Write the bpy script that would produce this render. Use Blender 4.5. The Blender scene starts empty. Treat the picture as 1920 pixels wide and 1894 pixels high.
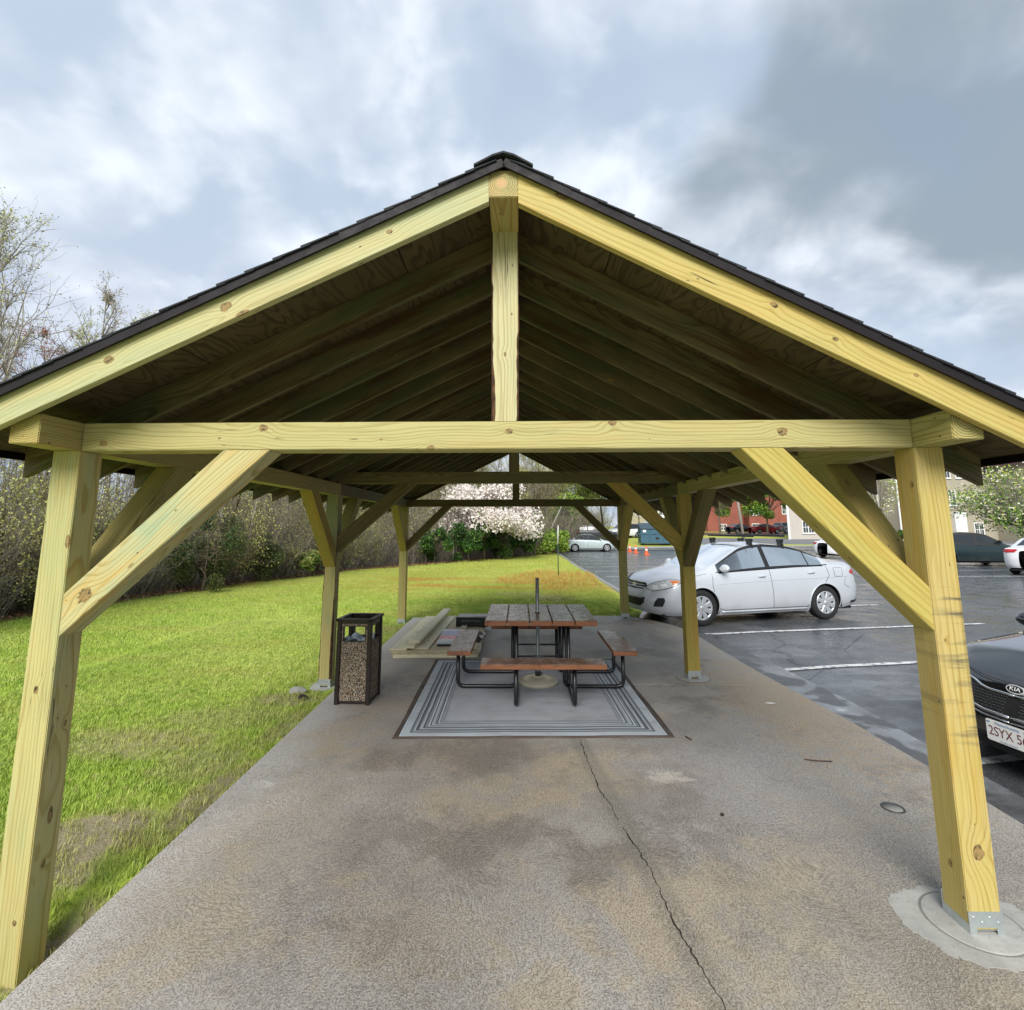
import bpy, bmesh, math, random
import numpy as np
from mathutils import Vector, Matrix
R = math.radians
SC = bpy.context.scene
COL = SC.collection

# ------------------------------------------------------------------ camera
cam_d = bpy.data.cameras.new('camera'); cam = bpy.data.objects.new('camera', cam_d); COL.objects.link(cam)
cam_d.sensor_width = 36.0; cam_d.lens = 18.0; cam_d.shift_y = -0.0531
cam_d.clip_start = 0.05; cam_d.clip_end = 3000
cam.matrix_world = (Matrix.Translation((0.1335, 0.0, 1.7575)) @ Matrix.Rotation(R(0.816), 4, 'Z')
                    @ Matrix.Rotation(R(90 + 8.361), 4, 'X') @ Matrix.Rotation(R(-0.118), 4, 'Z'))
SC.camera = cam
SC.cycles.max_bounces = 8; SC.cycles.diffuse_bounces = 5

# ------------------------------------------------------------------ exposure
SC.view_settings.view_transform = 'Standard'
SC.view_settings.look = 'None'
SC.view_settings.gamma = 1.0
SC.view_settings.use_curve_mapping = False
SC.view_settings.exposure = 1.52

# ------------------------------------------------------------------ sky
SUN_EL, SUN_ROT = 36.0, 190.0
world = bpy.data.worlds.new('World'); SC.world = world; world.use_nodes = True
wn = world.node_tree; wn.nodes.clear()
def wnode(t, **k):
    n = wn.nodes.new(t)
    for a, b in k.items(): setattr(n, a, b)
    return n
def build_world():
    L = wn.links.new
    out = wnode('ShaderNodeOutputWorld'); bg = wnode('ShaderNodeBackground'); bg.inputs['Strength'].default_value = 0.074
    sky = wnode('ShaderNodeTexSky', sky_type='NISHITA', sun_disc=False)
    sky.sun_elevation = R(SUN_EL); sky.sun_rotation = R(SUN_ROT)
    sky.air_density = 1.0; sky.dust_density = 1.5; sky.ozone_density = 1.0
    tc = wnode('ShaderNodeTexCoord'); sep = wnode('ShaderNodeSeparateXYZ'); L(tc.outputs['Generated'], sep.inputs[0])
    # cloud deck: the view direction meets a flat layer overhead
    mz = wnode('ShaderNodeMath', operation='MAXIMUM'); L(sep.outputs['Z'], mz.inputs[0]); mz.inputs[1].default_value = 0.0
    az = wnode('ShaderNodeMath', operation='ADD'); L(mz.outputs[0], az.inputs[0]); az.inputs[1].default_value = 0.5
    dx = wnode('ShaderNodeMath', operation='DIVIDE'); L(sep.outputs['X'], dx.inputs[0]); L(az.outputs[0], dx.inputs[1])
    dy = wnode('ShaderNodeMath', operation='DIVIDE'); L(sep.outputs['Y'], dy.inputs[0]); L(az.outputs[0], dy.inputs[1])
    cb = wnode('ShaderNodeCombineXYZ'); L(dx.outputs[0], cb.inputs[0]); L(dy.outputs[0], cb.inputs[1])
    def noise(scale, detail, rough, dist, off):
        ad = wnode('ShaderNodeVectorMath', operation='ADD'); L(cb.outputs[0], ad.inputs[0]); ad.inputs[1].default_value = off
        n = wnode('ShaderNodeTexNoise'); n.inputs['Scale'].default_value = scale; n.inputs['Detail'].default_value = detail
        n.inputs['Roughness'].default_value = rough; n.inputs['Distortion'].default_value = dist
        L(ad.outputs[0], n.inputs['Vector']); return n.outputs['Fac']
    def mrange(a, lo, hi, to0=0.0, to1=1.0):
        m = wnode('ShaderNodeMapRange', interpolation_type='SMOOTHSTEP'); L(a, m.inputs['Value'])
        m.inputs['From Min'].default_value = lo; m.inputs['From Max'].default_value = hi
        m.inputs['To Min'].default_value = to0; m.inputs['To Max'].default_value = to1; return m.outputs[0]
    def mix(f, a, b):
        m = wnode('ShaderNodeMix', data_type='RGBA')
        L(f, m.inputs[0]) if not isinstance(f, float) else setattr(m.inputs[0], 'default_value', f)
        for s, v in ((m.inputs[6], a), (m.inputs[7], b)):
            if isinstance(v, tuple): s.default_value = v
            else: L(v, s)
        return m.outputs[2]
    big = noise(2.6, 3.0, 0.5, 0.5, (4.1, 0.35, 0))
    mid = noise(5.0, 4.0, 0.48, 0.2, (1.0, 7.3, 2.0))
    fine = noise(10.0, 5.0, 0.5, 0.2, (3.0, 1.0, 5.0))
    def mth(op, a, b=0.0):
        q = wnode('ShaderNodeMath', operation=op)
        for s_, v in ((q.inputs[0], a), (q.inputs[1], b)):
            if isinstance(v, float): s_.default_value = v
            else: L(v, s_)
        return q.outputs[0]
    # cloud tones, from soft blue-grey and lavender to bright white
    base = mix(mrange(mid, 0.38, 0.62), (2.65, 3.15, 3.85, 1), (3.6, 4.0, 4.5, 1))
    base = mix(mrange(big, 0.45, 0.68, 0.0, 0.55), base, (3.0, 3.3, 4.0, 1))
    hi = mth('ADD', mth('MULTIPLY', mid, 0.55), mth('MULTIPLY', fine, 0.45))
    base = mix(mrange(hi, 0.47, 0.70, 0.0, 0.9), base, (4.9, 5.2, 5.6, 1))
    # a bank of heavier grey cloud to the right of the gable
    edge = mth('SUBTRACT', mth('ADD', dx.outputs[0], mth('MULTIPLY', mth('SUBTRACT', big, 0.5), 0.5)), 0.0)
    bank = mth('MULTIPLY', mrange(edge, 0.19, 0.29), mrange(mth('ADD', dy.outputs[0], mth('MULTIPLY', mid, 0.3)), 1.10, 0.90))
    bank = mth('MULTIPLY', bank, mrange(mid, 0.70, 0.42, 0.62, 1.0))
    base = mix(mth('MULTIPLY', bank, 0.92), base, (1.6, 1.95, 2.3, 1))
    # thin gaps let the clear sky tint the deck a little
    m2 = mix(mrange(big, 0.44, 0.30, 0.0, 0.15), base, sky.outputs[0])
    L(m2, bg.inputs['Color']); L(bg.outputs[0], out.inputs['Surface'])
build_world()

# ------------------------------------------------------------------ sun (overcast, very soft)
sun_d = bpy.data.lights.new('sun', 'SUN'); sun_d.energy = 1.5; sun_d.angle = R(34); sun_d.color = (1.0, 0.965, 0.91)
sun = bpy.data.objects.new('sun', sun_d); COL.objects.link(sun)
_az = R(SUN_ROT); _el = R(SUN_EL)
_dir = Vector((math.sin(_az) * math.cos(_el), math.cos(_az) * math.cos(_el), math.sin(_el)))   # towards the sun
sun.rotation_euler = _dir.to_track_quat('Z', 'Y').to_euler(); sun.location = (0, 0, 20)

# ------------------------------------------------------------------ helpers
def tag(o, label=None, cat=None, group=None, kind=None):
    if label: o['label'] = label
    if cat: o['category'] = cat
    if group: o['group'] = group
    if kind: o['kind'] = kind
    return o

def empty(name, loc=(0, 0, 0), rz=0.0, label=None, cat=None, group=None):
    o = bpy.data.objects.new(name, None); o.empty_display_size = 0.2; COL.objects.link(o)
    o.location = loc; o.rotation_euler = (0, 0, rz); tag(o, label, cat, group); return o

def link(name, me, parent=None, mat=None, loc=None, rot=None):
    o = bpy.data.objects.new(name, me); COL.objects.link(o)
    if parent is not None: o.parent = parent
    if mat is not None and not len(me.materials):
        for m in (mat if isinstance(mat, (list, tuple)) else [mat]): me.materials.append(m)
    if loc is not None: o.location = loc
    if rot is not None: o.rotation_euler = rot
    return o

def copy_tree(o, parent=None):
    c = o.copy(); COL.objects.link(c)
    if parent is not None: c.parent = parent
    for ch in list(o.children):
        copy_tree(ch, c)
    return c

class MB:
    """collects plain shapes for one mesh"""
    def __init__(s): s.v = []; s.f = []; s.m = []; s.sm = []
    def add(s, vs, fs, mi=0, smooth=False):
        b = len(s.v); s.v.extend([tuple(v) for v in vs])
        for f in fs: s.f.append(tuple(i + b for i in f)); s.m.append(mi); s.sm.append(smooth)
    def box(s, x0, x1, y0, y1, z0, z1, mi=0, M=None):
        vs = [Vector((x, y, z)) for z in (z0, z1) for y in (y0, y1) for x in (x0, x1)]
        if M is not None: vs = [M @ v for v in vs]
        s.add(vs, [(0, 2, 3, 1), (4, 5, 7, 6), (0, 1, 5, 4), (2, 6, 7, 3), (0, 4, 6, 2), (1, 3, 7, 5)], mi)
    def tube(s, pts, r, n=8, mi=0, cap=True, smooth=True):
        pts = [Vector(p) for p in pts]; rs = r if isinstance(r, (list, tuple)) else [r] * len(pts)
        rings = []; up = None
        for i, p in enumerate(pts):
            d = (pts[min(i + 1, len(pts) - 1)] - pts[max(i - 1, 0)])
            if d.length < 1e-9: d = Vector((0, 0, 1))
            d.normalize()
            if up is None:
                a = Vector((0, 0, 1)) if abs(d.z) < .9 else Vector((1, 0, 0))
                up = (a - d * a.dot(d)).normalized()
            else:
                up = (up - d * up.dot(d))
                up = up.normalized() if up.length > 1e-6 else Vector((1, 0, 0))
            sd = d.cross(up)
            rings.append([p + (up * math.cos(2 * math.pi * k / n) + sd * math.sin(2 * math.pi * k / n)) * rs[i] for k in range(n)])
        vs = [v for g in rings for v in g]; fs = []
        for i in range(len(pts) - 1):
            for k in range(n):
                a = i * n + k; b = i * n + (k + 1) % n
                fs.append((a, b, b + n, a + n))
        if cap: fs.append(tuple(range(n))[::-1]); fs.append(tuple((len(pts) - 1) * n + k for k in range(n)))
        s.add(vs, fs, mi, smooth)
    def lathe(s, prof, n=24, c=(0, 0, 0), mi=0, smooth=True, axis='z'):
        vs = []; fs = []
        for (r, z) in prof:
            for k in range(n):
                a = 2 * math.pi * k / n
                p = (r * math.cos(a), r * math.sin(a), z)
                if axis == 'y': p = (r * math.cos(a), z, r * math.sin(a))
                vs.append((p[0] + c[0], p[1] + c[1], p[2] + c[2]))
        m = len(prof)
        for i in range(m - 1):
            for k in range(n):
                a = i * n + k; b = i * n + (k + 1) % n; fs.append((a, b, b + n, a + n))
        s.add(vs, fs, mi, smooth)
    def prism(s, poly, z0, z1, mi=0, M=None):
        n = len(poly)
        vs = [Vector((x, y, z0)) for x, y in poly] + [Vector((x, y, z1)) for x, y in poly]
        if M is not None: vs = [M @ v for v in vs]
        fs = [tuple(range(n))[::-1], tuple(range(n, 2 * n))] + [(i, (i + 1) % n, (i + 1) % n + n, i + n) for i in range(n)]
        s.add(vs, fs, mi)
    def mesh(s, name, mats=None, bevel=0.0, tri=False):
        me = bpy.data.meshes.new(name); me.from_pydata(s.v, [], s.f)
        me.polygons.foreach_set('material_index', s.m); me.polygons.foreach_set('use_smooth', s.sm)
        if mats is not None:
            for m in (mats if isinstance(mats, (list, tuple)) else [mats]): me.materials.append(m)
        me.validate(); me.update()
        if bevel > 0:
            bm = bmesh.new(); bm.from_mesh(me)
            es = [e for e in bm.edges if len(e.link_faces) == 2 and e.calc_face_angle(0) > 0.5]
            bmesh.ops.bevel(bm, geom=es, offset=bevel, segments=1, affect='EDGES', clamp_overlap=True)
            bm.to_mesh(me); bm.free()
        return me
    def build(s, name, mats, parent=None, bevel=0.0, loc=None, rot=None):
        return link(name, s.mesh(name, mats, bevel), parent, None, loc, rot)

def np_mesh(name, V, F, mat=None, smooth=False, mi=None):
    """fast mesh from numpy arrays, all faces with the same corner count"""
    V = np.asarray(V, np.float32); F = np.asarray(F, np.int32); k = F.shape[1]
    me = bpy.data.meshes.new(name); me.vertices.add(len(V)); me.vertices.foreach_set('co', V.ravel())
    me.loops.add(F.size); me.loops.foreach_set('vertex_index', F.ravel())
    me.polygons.add(len(F)); me.polygons.foreach_set('loop_start', np.arange(0, F.size, k, dtype=np.int32))
    me.polygons.foreach_set('loop_total', np.full(len(F), k, np.int32))
    if smooth: me.polygons.foreach_set('use_smooth', np.ones(len(F), bool))
    if mat is not None:
        for m in (mat if isinstance(mat, (list, tuple)) else [mat]): me.materials.append(m)
    if mi is not None: me.polygons.foreach_set('material_index', np.asarray(mi, np.int32))
    me.update(calc_edges=True); return me

# height of the ground away from the slab: nearly level, dips across the car park, rises again to the far buildings
GX = [0, 14, 20, 30, 42, 45, 47, 50, 58, 66, 80, 130, 400]
GZ = [-.06, -.07, -.12, -.22, -.4, -.45, -.36, -.12, .22, .4, .6, .9, 1.0]
def gz(y): return float(np.interp(max(y, 0), GX, GZ))

# ------------------------------------------------------------------ material kit
class NT:
    def __init__(s, name):
        s.mat = bpy.data.materials.new(name); s.mat.use_nodes = True; s.t = s.mat.node_tree; s.t.nodes.clear()
        s.out = s.n('ShaderNodeOutputMaterial'); s.b = s.n('ShaderNodeBsdfPrincipled'); s.l(s.b.outputs[0], s.out.inputs[0])
    def n(s, t, **k):
        q = s.t.nodes.new(t)
        for a, b in k.items(): setattr(q, a, b)
        return q
    def l(s, a, b): s.t.links.new(a, b)
    def put(s, sock, v):
        if isinstance(v, bpy.types.NodeSocket): s.l(v, sock)
        elif isinstance(v, (tuple, list)) and len(v) == 3 and sock.type == 'RGBA': sock.default_value = (*v, 1)
        else: sock.default_value = v
    def m(s, op, a, b=0.0, c=0.0, clamp=False):
        q = s.n('ShaderNodeMath', operation=op); q.use_clamp = clamp
        s.put(q.inputs[0], a); s.put(q.inputs[1], b)
        if op in ('MULTIPLY_ADD', 'SMOOTH_MIN', 'WRAP'): s.put(q.inputs[2], c)
        return q.outputs[0]
    def vm(s, op, a, b=(0, 0, 0)):
        q = s.n('ShaderNodeVectorMath', operation=op); s.put(q.inputs[0], a)
        if op == 'SCALE': s.put(q.inputs[3], b)
        elif op != 'LENGTH': s.put(q.inputs[1], b)
        return q.outputs[1] if op in ('LENGTH', 'DISTANCE', 'DOT_PRODUCT') else q.outputs[0]
    def sep(s, v): q = s.n('ShaderNodeSeparateXYZ'); s.put(q.inputs[0], v); return q.outputs
    def comb(s, x=0.0, y=0.0, z=0.0):
        q = s.n('ShaderNodeCombineXYZ')
        for i, v in enumerate((x, y, z)): s.put(q.inputs[i], v)
        return q.outputs[0]
    def noise(s, v, scale=1.0, detail=3.0, rough=0.55, dist=0.0):
        q = s.n('ShaderNodeTexNoise'); s.put(q.inputs['Vector'], v); q.inputs['Scale'].default_value = scale
        q.inputs['Detail'].default_value = detail; q.inputs['Roughness'].default_value = rough; q.inputs['Distortion'].default_value = dist
        return q.outputs['Fac']
    def vor(s, v, scale=1.0, feature='F1', out='Distance', rnd=1.0):
        q = s.n('ShaderNodeTexVoronoi', feature=feature); s.put(q.inputs['Vector'], v); q.inputs['Scale'].default_value = scale
        if 'Randomness' in q.inputs: q.inputs['Randomness'].default_value = rnd
        return q.outputs[out]
    def ramp(s, v, lo, hi, a=0.0, b=1.0, smooth=True):
        q = s.n('ShaderNodeMapRange'); q.interpolation_type = 'SMOOTHSTEP' if smooth else 'LINEAR'
        s.put(q.inputs['Value'], v); q.inputs['From Min'].default_value = lo; q.inputs['From Max'].default_value = hi
        q.inputs['To Min'].default_value = a; q.inputs['To Max'].default_value = b
        return q.outputs[0]
    def mix(s, f, a, b, mode='MIX'):
        q = s.n('ShaderNodeMix', data_type='RGBA', blend_type=mode); s.put(q.inputs[0], f)
        for k, v in ((6, a), (7, b)): s.put(q.inputs[k], v)
        return q.outputs[2]
    def bump(s, h, strength=0.3, dist=0.01, nrm=None):
        q = s.n('ShaderNodeBump'); s.put(q.inputs['Height'], h); q.inputs['Strength'].default_value = strength
        q.inputs['Distance'].default_value = dist
        if nrm is not None: s.l(nrm, q.inputs['Normal'])
        return q.outputs[0]
    def obj(s): return s.n('ShaderNodeTexCoord').outputs['Object']
    def pos(s): return s.n('ShaderNodeNewGeometry').outputs['Position']
    def rnd(s): return s.n('ShaderNodeObjectInfo').outputs['Random']
    def fin(s, col, rough=0.6, nrm=None, metal=0.0, **k):
        s.put(s.b.inputs['Base Color'], col); s.put(s.b.inputs['Roughness'], rough); s.put(s.b.inputs['Metallic'], metal)
        if nrm is not None: s.l(nrm, s.b.inputs['Normal'])
        for a, v in k.items(): s.put(s.b.inputs[a.replace('_', ' ')], v)
        return s.mat

def plain(name, col, rough=0.6, metal=0.0, var=0.12, scale=18.0, bump=0.0, **k):
    """a colour with slight mottling and wear so that no surface is dead flat"""
    t = NT(name); p = t.obj()
    f = t.noise(p, scale, 4.0, 0.6)
    c = t.mix(f, tuple(x * (1 - var) for x in col), tuple(min(1, x * (1 + var)) for x in col))
    r = t.ramp(t.noise(p, scale * 2.3, 3.0), 0.3, 0.7, max(0.02, rough - 0.07), min(1, rough + 0.07))
    nrm = t.bump(t.noise(p, scale * 6, 3.0), bump, 0.004) if bump else None
    return t.fin(c, r, nrm, metal, **k)
# ------------------------------------------------------------------ treated lumber: growth rings run through the solid
def wood(name, light=(.56, .50, .215), dark=(.30, .235, .075), tintA=(.40, .45, .22), tintB=(.56, .42, .17), amt=.35, knots=(), ringw=.0105,
         marks=False, off=(0.02, 0.05), wander=1.0, rough=.62, stamp=False, endpink=True, seed=None, pith=None, gold=1.0):
    t = NT(name); p = t.obj(); x, y, z = t.sep(p)
    rn = t.rnd() if seed is None else float(seed)
    r1 = t.m('FRACT', t.m('MULTIPLY', rn, 7.31)); r2 = t.m('FRACT', t.m('MULTIPLY', rn, 17.7)); r3 = t.m('MULTIPLY', rn, 60.0)
    # pith position and slow drift along the length
    cy = t.m('ADD', t.m('MULTIPLY', t.m('SUBTRACT', r1, .5), .10), off[0]); cz = t.m('ADD', t.m('MULTIPLY', r2, .05), off[1])
    if pith: cy, cz = float(pith[0]), float(pith[1])
    drift = t.noise(t.comb(t.m('ADD', t.m('MULTIPLY', x, .55), r3), 0.0, 0.0), 1.0, 2.0, .5)
    drift2 = t.noise(t.comb(t.m('ADD', t.m('MULTIPLY', x, .8), r3), 9.0, 0.0), 1.0, 2.0, .5)
    wob = t.noise(t.comb(t.m('ADD', t.m('MULTIPLY', x, 1.7), r3), t.m('MULTIPLY', y, 9.0), t.m('MULTIPLY', z, 9.0)), 1.0, 3.0, .5)
    yy = t.m('SUBTRACT', t.m('SUBTRACT', y, cy), t.m('MULTIPLY', t.m('SUBTRACT', drift, .5), .17 * wander))
    zz = t.m('SUBTRACT', t.m('SUBTRACT', z, cz), t.m('MULTIPLY', t.m('SUBTRACT', drift2, .5), .15 * wander))
    r = t.m('SQRT', t.m('ADD', t.m('MULTIPLY', yy, yy), t.m('MULTIPLY', zz, zz)))
    r = t.m('ADD', r, t.m('MULTIPLY', t.m('SUBTRACT', wob, .5), .024))
    kmask = None; kring = None
    def onek(d, rr):
        nonlocal r, kmask, kring
        e = t.m('EXPONENT', t.m('MULTIPLY', t.m('MULTIPLY', d, d), -1.0 / (2.6 * rr) ** 2))
        r = t.m('ADD', r, t.m('MULTIPLY', e, rr * 1.1))
        dn = t.m('ADD', d, t.m('MULTIPLY', t.m('SUBTRACT', t.noise(p, 42.0, 2.0), .5), rr * 1.1))
        a = t.ramp(dn, rr, rr * .78); b = t.m('MULTIPLY', t.ramp(dn, rr * .95, rr * .8), t.ramp(dn, rr * .55, rr * .78))
        kmask = a if kmask is None else t.m('MAXIMUM', kmask, a); kring = b if kring is None else t.m('MAXIMUM', kring, b)
    for (kx, ky, kz, kr) in knots:
        q = t.vm('MULTIPLY', t.vm('SUBTRACT', p, (kx, ky, kz)), (.72, 1, 1)); onek(t.vm('LENGTH', q), kr)
    # chance knots
    vv = t.vm('ADD', t.vm('MULTIPLY', p, (1.7, 4.7, 4.7)), t.comb(r3, r3, r3)); dv = t.vor(vv, 1.0)
    ev = t.m('EXPONENT', t.m('MULTIPLY', t.m('MULTIPLY', dv, dv), -14.0)); r = t.m('ADD', r, t.m('MULTIPLY', ev, .012))
    a = t.ramp(t.m('ADD', dv, t.m('MULTIPLY', t.m('SUBTRACT', wob, .5), .05)), .070, .045); kmask = a if kmask is None else t.m('MAXIMUM', kmask, a)
    b = t.m('MULTIPLY', a, t.ramp(dv, .02, .055)); kring = b if kring is None else t.m('MAXIMUM', kring, b)
    fr = t.m('FRACT', t.m('DIVIDE', r, ringw)); ringi = t.m('FLOOR', t.m('DIVIDE', r, ringw))
    late = t.m('MULTIPLY', t.ramp(fr, .52, .90), t.ramp(fr, 1.0, .95))
    wt = t.m('FRACT', t.m('MULTIPLY', t.m('SINE', t.m('MULTIPLY', ringi, 12.9)), 43.7))
    late = t.m('MULTIPLY', late, t.m('ADD', .35, t.m('MULTIPLY', wt, .65)))
    fib = t.noise(t.comb(t.m('ADD', t.m('MULTIPLY', x, 5.0), r3), t.m('MULTIPLY', y, 260.0), t.m('MULTIPLY', z, 260.0)), 1.0, 2.0, .6)
    pat = t.noise(t.comb(t.m('ADD', t.m('MULTIPLY', x, 1.4), r3), t.m('MULTIPLY', y, 7.0), t.m('MULTIPLY', z, 7.0)), 1.0, 3.0, .6)
    pat2 = t.noise(t.comb(t.m('ADD', t.m('MULTIPLY', x, 1.1), r3), t.m('MULTIPLY', y, 12.0), t.m('ADD', t.m('MULTIPLY', z, 12.0), 40.0)), 1.0, 3.0, .6)
    g_ = gold; k_ = 1 - .17 * min(1, g_ * 2); light = (light[0] * k_, light[1] * k_ * (1 - .07 * g_), light[2] * k_ * (1 - .28 * g_)); tintA = (tintA[0] * k_, tintA[1] * k_ * (1 - .04 * g_), tintA[2] * k_ * (1 - .24 * g_)); tintB = (tintB[0] * k_, tintB[1] * k_ * (1 - .10 * g_), tintB[2] * k_ * (1 - .30 * g_)); dark = (dark[0] * .85, dark[1] * .78, dark[2] * .6)
    c = t.mix(t.ramp(pat, .40, .66, 0, amt * 1.6), light, tintA)
    c = t.mix(t.ramp(pat2, .46, .72, 0, amt * 1.5), c, tintB)
    c = t.mix(t.m('MULTIPLY', late, .86), c, dark)
    c = t.mix(t.ramp(t.noise(t.comb(t.m('ADD', t.m('MULTIPLY', x, 2.5), r3), t.m('MULTIPLY', y, 95.0), t.m('MULTIPLY', z, 95.0)), 1.0, 3.0, .6), .52, .72, 0, .38), c, tuple(v * .8 for v in dark))
    c = t.mix(t.ramp(fib, .35, .75, 0, .22), c, tuple(v * .62 for v in light))
    nxe = t.ramp(t.m('ABSOLUTE', t.sep(t.n('ShaderNodeTexCoord').outputs['Normal'])[0]), .8, .95)
    c = t.mix(t.m('MULTIPLY', t.m('MULTIPLY', late, nxe), .9), c, tuple(v * .55 for v in dark))
    if endpink:
        core = t.ramp(t.m('SQRT', t.m('ADD', t.m('MULTIPLY', yy, yy), t.m('MULTIPLY', zz, zz))), .034, .016)
        nx = t.m('ABSOLUTE', t.sep(t.n('ShaderNodeTexCoord').outputs['Normal'])[0])
        c = t.mix(t.m('MULTIPLY', core, t.m('MULTIPLY', t.ramp(nx, .8, .95), .55)), c, (.66, .36, .19))
    c = t.mix(t.m('MULTIPLY', kmask, .82), c, (.17, .115, .045)); c = t.mix(t.m('MULTIPLY', kring, .6), c, (.05, .036, .02))
    kn = t.noise(t.comb(t.m('MULTIPLY', x, 45.0), t.m('MULTIPLY', y, 60.0), t.m('MULTIPLY', z, 60.0)), 1.0, 3.0, .6)
    c = t.mix(t.m('MULTIPLY', kmask, t.ramp(kn, .42, .62, .75, 0)), c, (.36, .23, .085)); c = t.mix(t.m('MULTIPLY', kmask, t.ramp(kn, .60, .66, 0, .9)), c, (.03, .022, .012))
    chk = t.noise(t.comb(t.m('ADD', t.m('MULTIPLY', x, 1.1), r3), t.m('MULTIPLY', y, 55.0), t.m('MULTIPLY', z, 55.0)), 1.0, 1.0, .5)
    chk = t.m('MULTIPLY', t.ramp(t.m('ABSOLUTE', t.m('SUBTRACT', chk, .5)), .010, .002), t.ramp(t.noise(t.comb(t.m('ADD', t.m('MULTIPLY', x, 2.2), r3), t.m('MULTIPLY', y, 9.0), t.m('MULTIPLY', z, 9.0)), 1.0, 2.0), .60, .66))
    c = t.mix(t.m('MULTIPLY', chk, .85), c, (.05, .038, .02))
    # small dark nail and screw specks
    dsp = t.vor(t.vm('ADD', t.vm('MULTIPLY', p, (6.0, 13, 13)), t.comb(r3, 3.0, r3)), 1.0)
    c = t.mix(t.ramp(dsp, .052, .036, 0, .92), c, (.02, .018, .014))
    if marks:   # grey strap marks across the post
        w = t.noise(t.comb(t.m('MULTIPLY', x, 20.0), t.m('MULTIPLY', y, 1.4), t.m('MULTIPLY', z, 2.4)), 1.0, 3.0, .6, .15)
        rng = t.m('MULTIPLY', t.ramp(x, .70, .80), t.ramp(x, 1.50, 1.40))
        side = t.ramp(z, .06, -.03, .35, 1.0)
        c = t.mix(t.m('MULTIPLY', t.m('MULTIPLY', t.ramp(w, .50, .66), rng), t.m('MULTIPLY', side, .80)), c, (.075, .07, .062))
        edge = t.m('MULTIPLY', t.ramp(z, -.050, -.068), t.m('MULTIPLY', t.ramp(x, .72, .84), t.ramp(x, 1.46, 1.36)))
        c = t.mix(t.m('MULTIPLY', edge, .45), c, (.05, .045, .042))
    h = t.m('ADD', t.m('MULTIPLY', late, .6), t.m('MULTIPLY', fib, .5))
    return t.fin(c, rough, t.bump(h, .35, .0012), Specular_IOR_Level=.3)

W_gen = wood('treated_pine', rough=.65)
W_raft = wood('shaded_rafter_pine', light=(.21, .18, .10), dark=(.065, .045, .02), tintA=(.12, .135, .07), tintB=(.10, .055, .022), amt=.75, ringw=.013, wander=1.6)  # same treated pine, with the shade under the roof put into its colour
W_under = wood('shaded_beam_pine', light=(.24, .205, .095), dark=(.10, .07, .025), tintA=(.16, .17, .075), tintB=(.17, .10, .04), amt=.6, wander=1.4)  # shaded copy of the treated pine: under-roof gloom is in the colour
W_green = wood('greenish_pine', light=(.54, .50, .25), dark=(.30, .26, .10), tintA=(.36, .44, .27), tintB=(.60, .46, .22), amt=.6)
W_amber = wood('amber_pine', light=(.58, .47, .145), dark=(.34, .235, .05), tintA=(.50, .42, .12), tintB=(.60, .40, .10), amt=.55)
W_board = wood('pale_new_lumber', light=(.86, .81, .60), dark=(.62, .53, .33), tintA=(.74, .72, .50), tintB=(.76, .66, .42), amt=.3, gold=0.0)

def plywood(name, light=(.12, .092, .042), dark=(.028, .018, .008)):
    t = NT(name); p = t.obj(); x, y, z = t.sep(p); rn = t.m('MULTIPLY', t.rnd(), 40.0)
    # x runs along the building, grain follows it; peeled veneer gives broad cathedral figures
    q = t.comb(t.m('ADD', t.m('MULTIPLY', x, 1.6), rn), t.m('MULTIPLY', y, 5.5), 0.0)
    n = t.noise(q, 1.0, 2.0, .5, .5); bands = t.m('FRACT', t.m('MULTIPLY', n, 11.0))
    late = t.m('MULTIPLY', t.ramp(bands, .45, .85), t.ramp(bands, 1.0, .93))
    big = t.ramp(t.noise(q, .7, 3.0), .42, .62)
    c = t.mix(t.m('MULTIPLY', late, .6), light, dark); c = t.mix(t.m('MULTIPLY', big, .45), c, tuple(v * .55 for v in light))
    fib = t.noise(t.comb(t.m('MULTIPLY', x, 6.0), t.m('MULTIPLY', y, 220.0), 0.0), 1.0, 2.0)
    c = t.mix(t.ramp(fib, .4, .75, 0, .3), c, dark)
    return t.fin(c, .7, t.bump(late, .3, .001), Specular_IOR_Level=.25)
M_ply = plywood('shaded_roof_plywood')  # deck colour darkened to carry the shade of the roof underside
M_sheet = plywood('stacked_sheet_wood', (.66, .58, .38), (.50, .41, .24))

def bark():
    t = NT('bark_edge'); p = t.obj(); n = t.noise(t.vm('MULTIPLY', p, (14, 60, 60)), 1.0, 4.0)
    return t.fin(t.mix(t.ramp(n, .35, .7), (.035, .018, .010), (.16, .075, .035)), .9, t.bump(n, .8, .006))
M_bark = bark()
M_galv = plain('galvanised_steel', (.55, .60, .60), .38, .75, .18, 30)
M_dark = plain('dark_gap', (.012, .012, .012), .8)
def shingle_mat():
    t = NT('asphalt_shingle'); p = t.obj(); g = t.vor(p, 260.0, out='Color'); gr = t.sep(g)[0]
    n = t.noise(p, 3.0, 3.0)
    c = t.mix(gr, (.008, .009, .012), (.045, .048, .058)); c = t.mix(t.ramp(n, .4, .7, 0, .4), c, (.02, .02, .024))
    return t.fin(c, .85, t.bump(gr, .6, .002))
M_shingle = shingle_mat()
M_drip = plain('brown_drip_edge_metal', (.013, .010, .012), .6, 0, .1, 8, Specular_IOR_Level=.25)

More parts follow.
